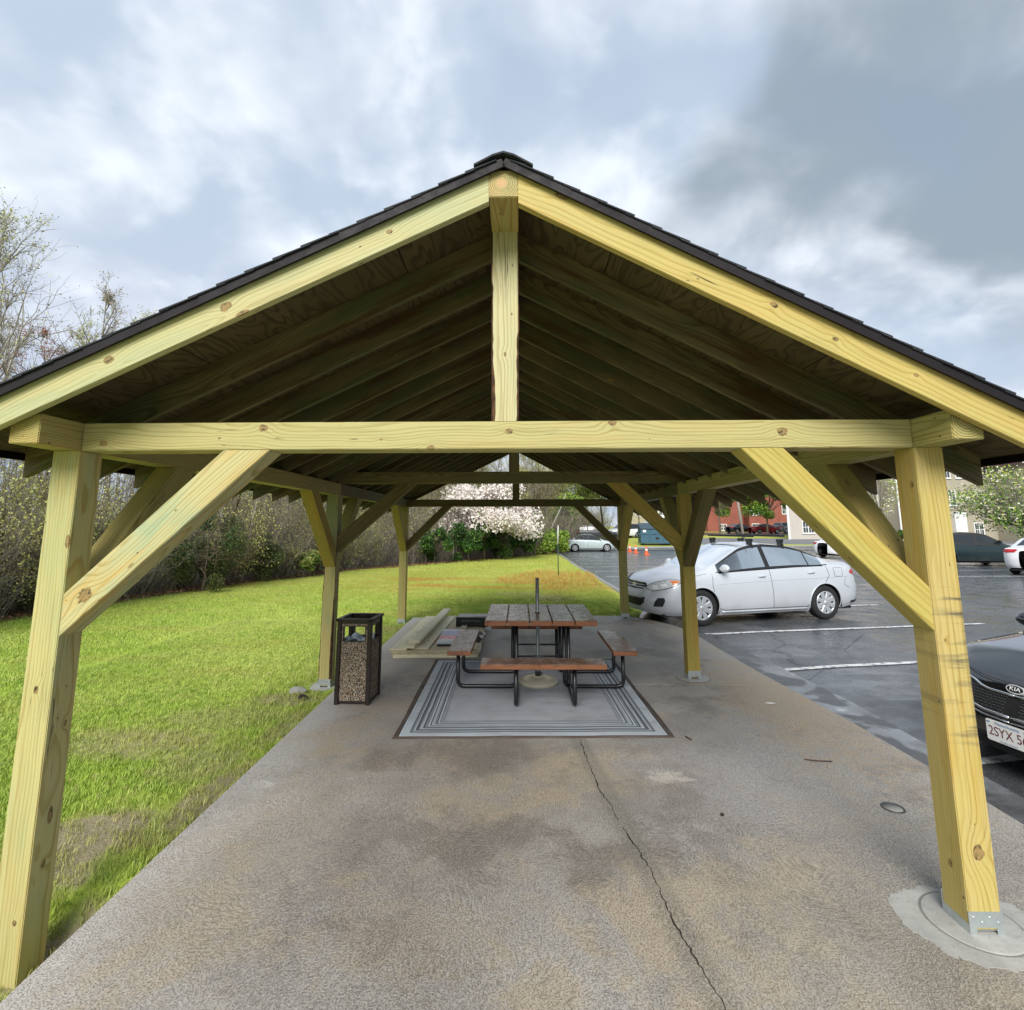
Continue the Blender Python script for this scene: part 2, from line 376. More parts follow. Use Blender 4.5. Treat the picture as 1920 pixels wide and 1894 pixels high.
# ------------------------------------------------------------------ concrete
def concrete(name, patio=True):
    t = NT(name); p = t.pos(); x, y, z = t.sep(p)
    wrp = t.vm('ADD', p, t.vm('SCALE', t.comb(t.m('SUBTRACT', t.noise(p, 1.3, 2.0), .5), t.m('SUBTRACT', t.noise(t.vm('ADD', p, (9, 3, 0)), 1.3, 2.0), .5), 0.0), .55))
    # swirl broom finish: streaks of grit dragged round overlapping fans
    def fan(off, sc):
        q = t.n('ShaderNodeTexVoronoi', feature='F1'); v0 = t.vm('ADD', t.vm('MULTIPLY', wrp, (1, 1, 0)), (off, off * .4, 0)); t.put(q.inputs['Vector'], v0); q.inputs['Scale'].default_value = sc
        v = t.vm('SUBTRACT', v0, q.outputs['Position']); vx, vy, vz = t.sep(v); rr = t.vm('LENGTH', v); an = t.m('ARCTAN2', vy, vx); rr2 = t.m('ADD', rr, t.m('MULTIPLY', t.noise(p, 6.0, 3.0), .03))
        st = t.noise(t.comb(t.m('MULTIPLY', rr2, 150.0), t.m('MULTIPLY', t.m('MULTIPLY', an, t.m('ADD', rr, .12)), 32.0), off), 1.0, 3.0, .6)
        return st, t.m('SINE', t.m('MULTIPLY', rr2, 300.0))
    s1, w1 = fan(0.0, 1.6); s2, w2 = fan(5.3, 1.15)
    jit = t.noise(p, 9.0, 4.0, .65)
    brk = t.ramp(t.noise(p, 30.0, 3.0, .7), .40, .62)
    worn = t.ramp(t.noise(p, .9, 3.0, .6), .46, .62)
    st = t.m('ADD', t.m('MULTIPLY', s1, .6), t.m('MULTIPLY', s2, .4))
    arcs = t.m('MULTIPLY', t.m('MULTIPLY', t.ramp(w1, -.1, .8), brk), worn)
    g2_ = t.noise(p, 135.0, 3.0, .75); st = t.m('ADD', t.m('MULTIPLY', st, .42), t.m('MULTIPLY', g2_, .58)); groove = t.m('MAXIMUM', t.ramp(st, .50, .57), t.m('MULTIPLY', arcs, .75)); lite = t.ramp(st, .49, .42)
    spk = t.noise(p, 130.0, 3.0, .75); grit = t.noise(p, 52.0, 4.0, .75)
    n1 = t.noise(p, .55, 6.0, .68, .3); n2 = t.noise(t.vm('ADD', p, (20, 7, 0)), 1.0, 7.0, .70, .2); n3 = t.noise(t.vm('ADD', p, (3, 31, 0)), .9, 7.0, .70)
    c = t.mix(t.ramp(n1, .34, .62), (.275, .25, .22), (.45, .425, .385))
    c = t.mix(t.ramp(n2, .48, .60, 0, .8), c, (.47, .38, .26))          # sandy bloom
    c = t.mix(t.ramp(n3, .50, .62, 0, .7), c, (.175, .15, .125))        # brown damp stain
    if patio:
        # brown stained middle, paler and greyer toward the car park side, bleached strip on the left edge
        mid = t.m('MULTIPLY', t.ramp(t.m('ABSOLUTE', t.m('ADD', x, .35)), 1.15, .25), t.ramp(t.m('ABSOLUTE', t.m('SUBTRACT', y, 3.6)), 2.2, .6))
        c = t.mix(t.m('MULTIPLY', mid, t.ramp(n2, .3, .7, .60, .25)), c, (.165, .14, .115))
        edge = t.ramp(t.m('ADD', x, t.m('MULTIPLY', t.m('SUBTRACT', n2, .5), 1.3)), -1.25, -1.85)
        c = t.mix(t.m('MULTIPLY', edge, .85), c, (.58, .55, .50))
        rt = t.ramp(t.m('ADD', x, t.m('MULTIPLY', t.m('SUBTRACT', n2, .5), 1.4)), 1.2, 2.2)
        c = t.mix(t.m('MULTIPLY', rt, t.ramp(n3, .3, .6, .55, .2)), c, (.30, .275, .24))
        gl = t.vm('LENGTH', t.vm('MULTIPLY', t.vm('SUBTRACT', p, (1.55, 4.0, 0)), (1.0, .8, 0)))
        c = t.mix(t.m('MULTIPLY', t.ramp(gl, 1.2, .2), t.ramp(n1, .35, .6, .15, .7)), c, (.36, .35, .35))
        band = t.ramp(t.m('ABSOLUTE', t.m('SUBTRACT', t.m('SUBTRACT', x, .62), t.m('MULTIPLY', t.m('SUBTRACT', 4.5, y), .11))), .10, .04)
        c = t.mix(t.m('MULTIPLY', band, t.ramp(grit, .35, .6, .3, .65)), c, (.19, .185, .155))
        for (px, py, sx, sy, col, am) in [(-1.63, 3.80, 9, 12, (.72, .70, .66), .9), (1.19, 3.93, 5.5, 9, (.60, .55, .48), .8), (1.5, 5.3, 3, 6, (.5, .48, .44), .5),
                                          (-.35, 2.5, 1.9, 3.6, (.34, .27, .16), .32), (1.6, 2.4, 1.1, 1.3, (.42, .37, .27), .4), (-1.35, 3.1, 1.8, .8, (.42, .36, .28), .45),
                                          (2.75, 5.4, 1.6, .55, (.46, .36, .24), .75), (-1.3, 5.6, 1.5, 1.6, (.40, .37, .33), .5), (2.55, 2.0, 1.6, 1.2, (.44, .40, .33), .6)]:
            dd = t.vm('LENGTH', t.vm('MULTIPLY', t.vm('SUBTRACT', p, (px, py, 0)), (sx, sy, 0)))
            c = t.mix(t.m('MULTIPLY', t.ramp(t.m('ADD', dd, t.m('MULTIPLY', t.m('SUBTRACT', t.noise(p, 11.0, 5.0, .75), .5), 3.2)), 1.0, .45), am), c, col)
    c = t.mix(t.m('MULTIPLY', groove, .52), c, (.070, .055, .044)); c = t.mix(t.m('MULTIPLY', lite, .34), c, (.60, .56, .50))
    c = t.mix(t.ramp(spk, .54, .70, 0, .55), c, (.050, .040, .034)); c = t.mix(t.ramp(grit, .60, .72, 0, .35), c, (.55, .50, .43))
    wet = t.ramp(n2, .35, .6)
    rough = t.ramp(n1, .3, .7, .42, .8)
    h = t.m('ADD', t.m('MULTIPLY', groove, -1.0), t.m('MULTIPLY', spk, .6))
    return t.fin(c, rough, t.bump(h, .55, .0035), Specular_IOR_Level=.45)
M_conc = concrete('broomed_concrete')
def smooth_conc(name, col):
    t = NT(name); p = t.pos(); n = t.noise(p, 6.0, 5.0, .65); s = t.noise(p, 60.0, 3.0)
    c = t.mix(t.ramp(n, .35, .7), tuple(v * .8 for v in col), col); c = t.mix(t.ramp(s, .55, .75, 0, .5), c, tuple(v * .45 for v in col))
    return t.fin(c, .8, t.bump(s, .3, .003))
M_pier = smooth_conc('pale_pier_concrete', (.43, .425, .395))
M_pier_in = smooth_conc('grey_pier_concrete', (.33, .325, .30))
M_crack = plain('crack_shadow', (.022, .018, .014), .9)

# ------------------------------------------------------------------ asphalt
def asphalt():
    t = NT('worn_asphalt'); p = t.pos(); x, y, z = t.sep(p)
    n = t.noise(p, .35, 5.0, .6, .5); n2 = t.noise(p, 1.7, 5.0, .65); st = t.noise(t.vm('MULTIPLY', p, (.6, 3.2, 1)), 1.0, 5.0, .65, .6)
    ag = t.vor(p, 150.0, out='Color'); ag = t.sep(ag)[0]
    c = t.mix(t.ramp(n, .3, .7), (.052, .057, .064), (.098, .105, .115)); c = t.mix(t.ramp(st, .45, .75, 0, .6), c, (.125, .13, .14))
    c = t.mix(t.ramp(ag, .6, 1.0, 0, .5), c, (.17, .17, .165)); c = t.mix(t.ramp(n2, .58, .75, 0, .6), c, (.022, .024, .028))
    dc = t.vor(t.vm('ADD', p, t.vm('SCALE', t.comb(n2, n2, 0.0), .9)), .42, 'DISTANCE_TO_EDGE')
    ck = t.m('MULTIPLY', t.ramp(dc, .007, .002), t.ramp(n, .47, .55))
    c = t.mix(t.m('MULTIPLY', ck, .85), c, (.012, .012, .013))
    rough = t.ramp(t.m('ADD', t.m('MULTIPLY', n2, .6), t.m('MULTIPLY', st, .4)), .40, .60, .10, .42)
    return t.fin(c, rough, t.bump(t.m('SUBTRACT', t.m('MULTIPLY', ag, .5), ck), .35, .004), Specular_IOR_Level=.5)
M_asph = asphalt()
def gutter():
    t = NT('sealed_gutter_asphalt'); p = t.pos(); n = t.noise(p, 2.5, 5.0, .65); s = t.noise(p, 70.0, 3.0, .7)
    c = t.mix(t.ramp(n, .35, .65), (.045, .047, .050), (.115, .115, .115)); c = t.mix(t.ramp(s, .55, .75, 0, .5), c, (.25, .24, .23))
    w = t.noise(t.vm('ADD', p, (4, 0, 0)), 1.5, 4.0, .6, .4); x, y, z = t.sep(p)
    wet = t.m('MULTIPLY', t.ramp(w, .46, .54), t.ramp(t.m('ABSOLUTE', t.m('SUBTRACT', y, 5.4)), 2.3, 1.3))
    c = t.mix(t.m('MULTIPLY', wet, .8), c, (.20, .21, .22)); c = t.mix(t.m('MULTIPLY', t.ramp(w, .60, .68), wet), c, (.42, .43, .43))  # wet patches: pale deposit, with reflected sky put into the colour too
    rg_ = t.m('SUBTRACT', t.ramp(n, .35, .65, .3, .6), t.m('MULTIPLY', wet, .22))
    return t.fin(c, rg_, t.bump(s, .15, .003))
M_gutter = gutter()
def paint():
    t = NT('worn_white_line_paint'); p = t.pos(); n = t.noise(p, 12.0, 5.0, .7); s = t.noise(p, 120.0, 3.0, .7)
    c = t.mix(t.ramp(t.m('ADD', n, t.m('MULTIPLY', s, .3)), .62, .80), (.70, .71, .70), (.12, .125, .13))
    return t.fin(c, .55, t.bump(s, .2, .002))
M_line = paint()
M_roadm = smooth_conc('pale_road_asphalt', (.20, .205, .215))
M_curb = smooth_conc('curb_concrete', (.33, .33, .32))

# ------------------------------------------------------------------ lawn colour shared by the soil and the blades
SOIL = [(-2.0, 3.75, 5.5, 1.6, .75), (-2.02, 5.0, 6.0, 1.8, .6), (-2.05, 7.9, 5.0, 1.3, .5), (-2.42, 3.25, 2.5, 2.1, .85), (-2.05, 2.66, 4.5, 4.0, .9), (-3.1, 4.62, 1.2, 2.4, .55), (-2.35, 4.25, 2.4, 2.4, .5), (-2.35, 5.75, 2.2, 3.2, .7), (-2.75, 5.2, 1.3, 2.5, .45), (-2.3, 9.3, 2.2, 1.8, .55),
        (1.0, 13.6, 1.4, 1.1, .55), (0.2, 14.2, .9, 1.6, .4)]
def lawn_col(t, p, blade):
    x, y, z = t.sep(p)
    n = t.noise(p, .35, 4.0, .6, .3); n2 = t.noise(t.vm('MULTIPLY', p, (.5, 1.5, 1)), .8, 4.0, .6); n3 = t.noise(p, 5.0, 4.0, .7)
    g1, g2 = ((.39, .51, .085), (.55, .62, .16)) if blade else ((.32, .43, .05), (.43, .52, .085))
    c = t.mix(t.ramp(n, .35, .65), g1, g2)
    c = t.mix(t.ramp(n3, .45, .75, 0, .55), c, (.16, .30, .03) if blade else (.10, .16, .022))
    c = t.mix(t.ramp(n2, .48, .70, 0, .6), c, (.46, .45, .11))
    # farther lawn turns yellow and rusty toward the woods
    far = t.m('MULTIPLY', t.ramp(y, 9.0, 19.0), t.ramp(n2, .30, .60, .35, 1.0))
    c = t.mix(t.m('MULTIPLY', far, .70), c, (.45, .42, .10))
    rust = t.m('MULTIPLY', t.ramp(t.m('ABSOLUTE', t.m('SUBTRACT', y, 17.3)), 4.0, 1.0), t.ramp(t.noise(t.vm('MULTIPLY', p, (.35, 1.0, 1)), 1.0, 4.0, .6), .42, .64))
    rust = t.m('MULTIPLY', rust, t.m('MAXIMUM', t.ramp(x, -6.5, -3.0), t.ramp(x, -9.0, -7.5, .6, 0)))
    c = t.mix(t.m('MULTIPLY', rust, .85), c, (.50, .25, .06))
    soil = None
    for (sx, sy, ax, ay, am) in SOIL:
        d = t.vm('LENGTH', t.vm('MULTIPLY', t.vm('SUBTRACT', p, (sx, sy, 0)), (ax, ay, 0)))
        s_ = t.m('MULTIPLY', t.ramp(t.m('ADD', d, t.m('MULTIPLY', t.m('SUBTRACT', n3, .5), 1.3)), 1.05, .55), am)
        soil = s_ if soil is None else t.m('MAXIMUM', soil, s_)
    return c, soil, n3
def lawn_mat():
    t = NT('lawn_ground'); p = t.pos(); c, soil, n3 = lawn_col(t, p, False)
    s = t.noise(p, 42.0, 4.0, .7)
    c = t.mix(t.ramp(s, .52, .70, 0, .35), c, (.14, .19, .03)); c = t.mix(t.ramp(t.noise(p, 80.0, 2.0), .58, .72, 0, .35), c, (.50, .46, .22))
    c = t.mix(soil, c, t.mix(s, (.17, .12, .085), (.42, .34, .26)))
    x, y, z = t.sep(p)
    return t.fin(c, .9, t.bump(t.m('ADD', s, n3), .8, .02), Specular_IOR_Level=.2)
M_lawn = lawn_mat()
def blade_mat():
    t = NT('grass_blades'); p = t.pos(); c, soil, n3 = lawn_col(t, p, True)
    c = t.mix(t.m('MULTIPLY', soil, .8), c, (.42, .34, .17))
    r = t.rnd(); c = t.mix(t.ramp(r, 0, 1, 0, .45, False), c, (.17, .30, .03)); c = t.mix(t.ramp(r, .84, 1.0, 0, .7), c, (.52, .45, .20))
    m = t.fin(c, .55, None, Specular_IOR_Level=.25)
    return m
M_blade = blade_mat()
t = NT('reddish_seed_grass'); p = t.pos(); z = t.noise(p, 6.0, 3.0); M_rust = t.fin(t.mix(t.ramp(z, .35, .65), (.52, .27, .08), (.42, .40, .09)), .6, None, Specular_IOR_Level=.2)
# ------------------------------------------------------------------ pavilion
S = .14; XI = 2.078; ZP = 2.138; Y1, Y2, Y3 = 2.523, 6.255, 10.16; YF = 2.23; YR = 10.66
XR = .064; ZR = 3.303
def planar(name, poly, a, b, ang, mat, parent, plane='XZ', bevel=.0035, org=None):
    """a timber: outline given in a vertical plane, thickness a..b across it, grain along ang"""
    cu = sum(p[0] for p in poly) / len(poly); cv = sum(p[1] for p in poly) / len(poly)
    if org is None: org = (cu, cv)
    ca, sa = math.cos(ang), math.sin(ang)
    if plane == 'XZ':
        X = Vector((ca, 0, sa)); Y = Vector((0, 1, 0)); O = Vector((org[0], (a + b) / 2, org[1]))
        P = lambda u, v, w: Vector((u, w, v))
    else:
        X = Vector((0, ca, sa)); Y = Vector((-1, 0, 0)); O = Vector(((a + b) / 2, org[0], org[1]))
        P = lambda u, v, w: Vector((w, u, v))
    Z = X.cross(Y); M = Matrix((X, Y, Z)).transposed().to_4x4(); M.translation = O; Mi = M.inverted()
    n = len(poly); vs = [Mi @ P(u, v, a) for u, v in poly] + [Mi @ P(u, v, b) for u, v in poly]
    fs = [tuple(range(n)), tuple(range(n, 2 * n))[::-1]] + [((i + 1) % n, i, i + n, (i + 1) % n + n) for i in range(n)]
    mb = MB(); mb.add(vs, fs); me = mb.mesh(name, mat)
    bm = bmesh.new(); bm.from_mesh(me); bmesh.ops.recalc_face_normals(bm, faces=bm.faces)
    if bevel: bmesh.ops.bevel(bm, geom=[e for e in bm.edges if e.calc_face_angle(0) > .4], offset=bevel, segments=2, affect='EDGES')
    bm.to_mesh(me); bm.free()
    o = link(name, me, parent); o.matrix_basis = M; return o
def rect(u0, u1, v0, v1): return [(u0, v0), (u1, v0), (u1, v1), (u0, v1)]
H90 = math.pi / 2

pav = empty('pavilion', (0, 0, 0), 0, 'open gabled timber pavilion of yellow-green posts and beams under a black shingle roof', 'pavilion')

W_tie = wood('front_tie_pine', light=(.60, .555, .28), dark=(.36, .30, .12), tintA=(.55, .53, .27), tintB=(.60, .50, .22), amt=.35, wander=.8, seed=.31, ringw=.012, gold=.7,
             knots=[(.11, -.07, -.035, .017), (.70, -.07, -.01, .008), (.92, -.07, .040, .019), (1.52, -.07, -.02, .007), (2.16, -.07, .018, .015), (1.77, -.07, -.065, .016), (2.68, -.07, .058, .016), (3.52, -.07, .012, .021)])
W_bargeL = wood('left_barge_pine', light=(.60, .575, .31), dark=(.37, .33, .15), tintA=(.49, .54, .33), tintB=(.62, .54, .28), amt=.5, wander=1.0, seed=.57, ringw=.016, gold=.35,
                knots=[(.52, -.02, 0, .013), (1.355, -.02, 0, .022), (1.93, -.02, .0, .019), (2.6, -.02, .03, .012)])
W_bargeR = wood('right_barge_pine', light=(.66, .565, .235), dark=(.43, .32, .09), tintA=(.62, .55, .24), tintB=(.66, .47, .16), amt=.45, wander=1.0, seed=.13, ringw=.017,
                knots=[(1.31, -.02, .012, .014), (1.62, -.02, -.01, .011), (2.0, -.02, .0, .009), (.95, -.02, -.03, .006)])
W_postR = wood('right_post_pine', light=(.64, .545, .27), dark=(.42, .30, .075), tintA=(.62, .54, .20), tintB=(.62, .42, .08), amt=.45, wander=.5, seed=.21, ringw=.011, off=(.09, .05), marks=True,
               knots=[(.30, -.07, -.005, .026), (.22, .0, .07, .014), (1.93, -.03, .07, .013), (1.2, -.07, .03, .006)])
W_postL = wood('left_post_pine', light=(.64, .60, .31), dark=(.42, .35, .13), tintA=(.50, .54, .30), tintB=(.64, .52, .22), amt=.5, wander=.9, seed=.83, gold=.7, ringw=.014,
               knots=[(1.33, -.07, .005, .013), (.55, .0, -.07, .012), (1.15, .03, -.07, .011), (.35, -.07, -.03, .010)])
W_brL = wood('left_brace_pine', light=(.63, .58, .31), dark=(.40, .32, .12), tintA=(.42, .53, .36), tintB=(.66, .48, .18), amt=.95, wander=1.1, seed=.47, ringw=.014, gold=.4,
             knots=[(-.44, -.07, .0, .030)])
W_brR = wood('right_brace_pine', light=(.61, .53, .19), dark=(.42, .32, .07), tintA=(.58, .54, .18), tintB=(.64, .48, .12), amt=.4, wander=1.3, seed=.05, ringw=.021, knots=[(-.15, -.0, .07, .012)])
W_king = wood('king_post_pine', light=(.62, .58, .34), dark=(.40, .34, .17), tintA=(.52, .54, .33), tintB=(.62, .54, .28), amt=.3, wander=.5, seed=.66, gold=.3, ringw=.012, knots=[(.35, -.07, .0, .009)])
W_ridge = wood('ridge_pine', light=(.60, .50, .25), dark=(.36, .22, .09), seed=.44, pith=(.008, .004), off=(-.03, -.02), ringw=.0095, wander=.1)
W_plateR = wood('right_plate_pine', light=(.55, .53, .26), dark=(.26, .24, .09), tintA=(.48, .50, .22), seed=.39, pith=(.005, .018), ringw=.012, wander=.5, knots=[(.14, -.07, .06, .016)])
W_plateL = wood('left_plate_pine', light=(.54, .47, .21), dark=(.33, .25, .09), tintA=(.42, .45, .20), seed=.71, pith=(.0, .085), ringw=.010, wander=.4)

# posts
def wavy_edge_post(name, x0, x1, y0, y1, z0, z1, mat, parent, sides, seed):
    """a post with waney, barked corners: its side drifts in and out along the height"""
    rg = random.Random(seed); n = 26; vs = []; fs = []
    w = x1 - x0; d = y1 - y0
    X = Vector((0, 0, 1)); Y = Vector((0, 1, 0)); Z = X.cross(Y)
    M = Matrix((X, Y, Z)).transposed().to_4x4(); M.translation = Vector(((x0 + x1) / 2, (y0 + y1) / 2, z0)); Mi = M.inverted()
    barkl = []; barkr = []
    for i in range(n + 1):
        z = z0 + (z1 - z0) * i / n; u = i / n
        l = (.004 + .013 * max(0, math.sin(u * 7 + seed)) + .004 * rg.random()) * (1 if u < .72 else .15) if 'l' in sides else 0
        r = (.006 + .012 * max(0, math.sin(u * 6 + seed * 2 + 1))+ .004 * rg.random()) * (1 if u < .45 else .1) if 'r' in sides else 0
        ring = [(x0 + l, y0), (x1 - r, y0), (x1, y0 + r * 1.6 + .001), (x1, y1), (x0, y1), (x0, y0 + l * 1.6 + .001)]
        for a, b in ring: vs.append(Mi @ Vector((a, b, z)))
        barkl.append(((x0 + l, y0), (x0, y0 + l * 1.6 + .001), z)); barkr.append(((x1 - r, y0), (x1, y0 + r * 1.6 + .001), z))
    for i in range(n):
        for k in range(6):
            a = i * 6 + k; b = i * 6 + (k + 1) % 6; fs.append((a, b, b + 6, a + 6))
    fs.append(tuple(range(6))[::-1]); fs.append(tuple(n * 6 + k for k in range(6)))
    mb = MB(); mb.add(vs, fs); o = mb.build(name, mat, parent); o.matrix_basis = M
    for sd, lst, sg in (('l', barkl, -1), ('r', barkr, 1)):
        if sd not in sides: continue
        b = MB(); vv = []; ff = []
        for (p, q, z) in lst:
            k = .0025 + .004 * rg.random()
            e = Vector((sg * k, -k * .5, 0)); P = Vector((p[0], p[1], z)); Q = Vector((q[0], q[1], z))
            vv += [Mi @ P, Mi @ (P * .5 + Q * .5 + e), Mi @ (Q + e * .6)]
        for i in range(len(lst) - 1):
            for k in range(2): ff.append((i * 3 + k, i * 3 + k + 1, i * 3 + k + 4, i * 3 + k + 3))
        b.add(vv, ff); b.build('bark_edge', M_bark, o)
    return o
def post_base(parent_post, x0, x1, y0, y1, z):
    mb = MB(); t = .0035; h = .095; g = .022
    for (a, b, c, d) in ((x0 - t, x1 + t, y0 - t, y0 - .0006), (x0 - t, x1 + t, y1 + .0006, y1 + t)):
        mb.box(a, b, c, d, z + g + .012, z + h)
        mb.box(a, a + .03, c, d, z, z + g + .012); mb.box(b - .03, b, c, d, z, z + g + .012)
    for (a, b) in ((x0 - t, x0 - .0006), (x1 + .0006, x1 + t)):
        mb.box(a, b, y0 - .0005, y1 + .0005, z, z + .045)
    mb.box(x0 - .0005, x1 + .0005, y0 - .0005, y1 + .0005, z + g, z + g + .003)
    for k in range(4):
        xx = x0 + .018 + k * (x1 - x0 - .036) / 3
        mb.tube([(xx, y0 - t, z + h - .022 - .02 * (k % 2)), (xx, y0 - t - .003, z + h - .022 - .02 * (k % 2))], .0045, 6, smooth=False)
    o = mb.build('post_base', M_galv, parent_post)
    o.matrix_parent_inverse = parent_post.matrix_basis.inverted(); return o
rows = ((Y1, 0.0), (Y2, 0.0), (Y3, 0.0))
for ri, yy in enumerate((Y1, Y2, Y3)):
    for sd in (-1, 1):
        x0, x1 = (-XI - S, -XI) if sd < 0 else (XI, XI + S)
        zb = (-.36 if ri == 0 else -.10) if sd < 0 else 0.0
        mat = {(0, -1): W_postL, (0, 1): W_postR, (1, 1): W_amber}.get((ri, sd), W_gen)
        if sd < 0 and ri == 1:
            p = wavy_edge_post('post', x0, x1, yy, yy + S, zb + .025, ZP, W_green, pav, 'lr', 3)
        else:
            z0 = zb + .025
            p = planar('post', [(x0, z0), (x1, z0), (x1, ZP), (x0, ZP)], yy, yy + S, H90, mat, pav, org=((x0 + x1) / 2, z0))
        post_base(p, x0, x1, yy, yy + S, zb)
# plates along both sides, ridge beam
for sd, m in ((-1, W_plateL), (1, W_plateR)):
    x0, x1 = (-XI - S, -XI) if sd < 0 else (XI, XI + S)
    planar('plate_beam', rect(2.29, Y2 + S * .5, ZP, ZP + S), x0, x1, 0.0, m, pav, 'YZ', org=(2.29, ZP + S / 2))
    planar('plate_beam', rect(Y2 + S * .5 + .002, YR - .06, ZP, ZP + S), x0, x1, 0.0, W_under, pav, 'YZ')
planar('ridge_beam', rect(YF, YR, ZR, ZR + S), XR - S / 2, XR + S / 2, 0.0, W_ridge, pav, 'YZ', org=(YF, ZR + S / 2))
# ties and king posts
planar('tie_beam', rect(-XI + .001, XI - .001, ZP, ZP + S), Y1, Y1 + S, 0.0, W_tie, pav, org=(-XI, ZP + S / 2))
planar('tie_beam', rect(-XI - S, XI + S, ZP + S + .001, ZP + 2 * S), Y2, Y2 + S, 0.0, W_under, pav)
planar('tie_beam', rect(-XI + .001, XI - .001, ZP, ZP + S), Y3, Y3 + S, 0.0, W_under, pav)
kp = wavy_edge_post('king_post', XR - .068, XR + .066, Y1 + .001, Y1 + S, ZP + S, ZR, W_king, pav, 'lr', 1)
planar('king_post', rect(XR - .058, XR + .058, ZP + 2 * S, ZR), Y2, Y2 + S, H90, W_under, pav)
planar('king_post', rect(XR - .068, XR + .068, ZP + S, ZR), Y3, Y3 + S, H90, W_under, pav)
# knee braces
def brace(u_post, v_lo, v_hi, u_a, u_b, v_top, a, b, mat, plane='XZ'):
    """outline: meets the post face between v_lo..v_hi and the beam soffit between u_a (near post) and u_b"""
    ang = math.atan2(v_top - v_hi, u_a - u_post)
    return planar('brace', [(u_post, v_lo), (u_b, v_top), (u_a, v_top), (u_post, v_hi)], a, b, ang, mat, pav, plane)
brace(-XI, 1.235, 1.435, -1.352, -1.118, ZP, Y1 + .001, Y1 + S - .003, W_brL)
brace(XI, 1.265, 1.465, 1.44, 1.232, ZP, Y1 + .001, Y1 + S - .003, W_brR)
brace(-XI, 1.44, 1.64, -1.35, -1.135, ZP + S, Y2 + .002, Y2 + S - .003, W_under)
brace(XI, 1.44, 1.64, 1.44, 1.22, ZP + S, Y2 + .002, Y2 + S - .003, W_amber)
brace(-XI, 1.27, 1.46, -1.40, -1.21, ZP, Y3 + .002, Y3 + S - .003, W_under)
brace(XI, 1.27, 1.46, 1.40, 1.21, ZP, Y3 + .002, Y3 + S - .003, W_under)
for sd in (-1, 1):
    x0, x1 = (-XI - S + .002, -XI - .002) if sd < 0 else (XI + .002, XI + S - .002)
    brace(Y1 + S, 1.27, 1.47, 3.26, 3.47, ZP, x0, x1, W_gen, 'YZ')
    brace(Y2, 1.27, 1.47, 5.64, 5.43, ZP, x0, x1, W_amber if sd < 0 else W_under, 'YZ')
    brace(Y2 + S, 1.27, 1.47, 7.01, 7.22, ZP, x0, x1, W_gen, 'YZ')
    brace(Y3, 1.27, 1.47, 9.54, 9.33, ZP, x0, x1, W_amber, 'YZ')
# rafters
SL = {-1: (.487, .155, XR - S / 2, 3.436, 2.585), 1: (.530, .165, XR + S / 2, 3.436, 2.60)}   # slope, plumb depth, start x, top z there, tail |x|
raft_me = {}
def rafter(sd, y0, th, mat, name='rafter', ext=0.0, key='r'):
    sl, dp, xs, zs, xt = SL[sd]; xt += ext
    k = (sd, key)
    if k not in raft_me:
        xe = sd * xt; ze = zs - sl * (xt - sd * xs)
        poly = [(xs, zs), (xe, ze), (xe, ze - dp), (xs, zs - dp)] if sd > 0 else [(xs, zs), (xs, zs - dp), (xe, ze - dp), (xe, ze)]
        o = planar(name, poly, -th / 2, th / 2, math.atan2(ze - zs, xe - xs), mat, pav, bevel=.002, org=(xs, zs - dp / 2))
        raft_me[k] = o
    else:
        o = raft_me[k].copy(); COL.objects.link(o)
    M = o.matrix_basis.copy(); M.translation = Vector((M.translation.x, y0 + th / 2, M.translation.z)); o.matrix_basis = M
    return o
for sd in (-1, 1):
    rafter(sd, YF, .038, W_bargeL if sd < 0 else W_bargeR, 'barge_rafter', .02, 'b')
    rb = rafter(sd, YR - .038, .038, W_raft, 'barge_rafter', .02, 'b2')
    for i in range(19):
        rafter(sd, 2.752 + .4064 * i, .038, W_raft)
# plywood roof deck, panel by panel, with the joints left open
for sd in (-1, 1):
    sl, dp, xs, zs, xt = SL[sd]; L = (xt + .04 - abs(xs)) * math.hypot(1, sl); ang = math.atan2(-sl, sd)
    X = Vector((0, 1, 0)); Y = Vector((math.cos(ang), 0, math.sin(ang)));
    if sd > 0: Y = -Y
    Z = X.cross(Y)
    if Z.z < 0: Z = -Z; X = -X
    s0 = -.06 if True else 0
    widths = [(-.055, .55), (.553, 1.77), (1.773, L)]
    for ci, (a, b) in enumerate(widths):
        ycuts = [2.222, 4.2, 6.64, 9.08, YR + .008] if ci % 2 == 0 else [2.222, 3.3, 5.42, 7.86, YR + .008]
        for ya, yb in zip(ycuts[:-1], ycuts[1:]):
            # local frame: x along the building, y down the slope
            D = Vector((sd * math.cos(math.atan(sl)), 0, -math.sin(math.atan(sl)))); N = Vector((sd * math.sin(math.atan(sl)), 0, math.cos(math.atan(sl))))
            A = Vector((0, 1, 0)); O = Vector((xs, ya, zs)) + N * .001
            M = Matrix((A, D, A.cross(D))).transposed().to_4x4(); M.translation = O
            up = 1 if (A.cross(D)).dot(N) > 0 else -1
            mb = MB(); z0, z1 = (.0, .0125) if up > 0 else (-.0125, -.0)
            mb.box(0.0, yb - ya - .003, a, b - .003, z0, z1); o = mb.build('plywood_panel', M_ply, pav); o.matrix_basis = M
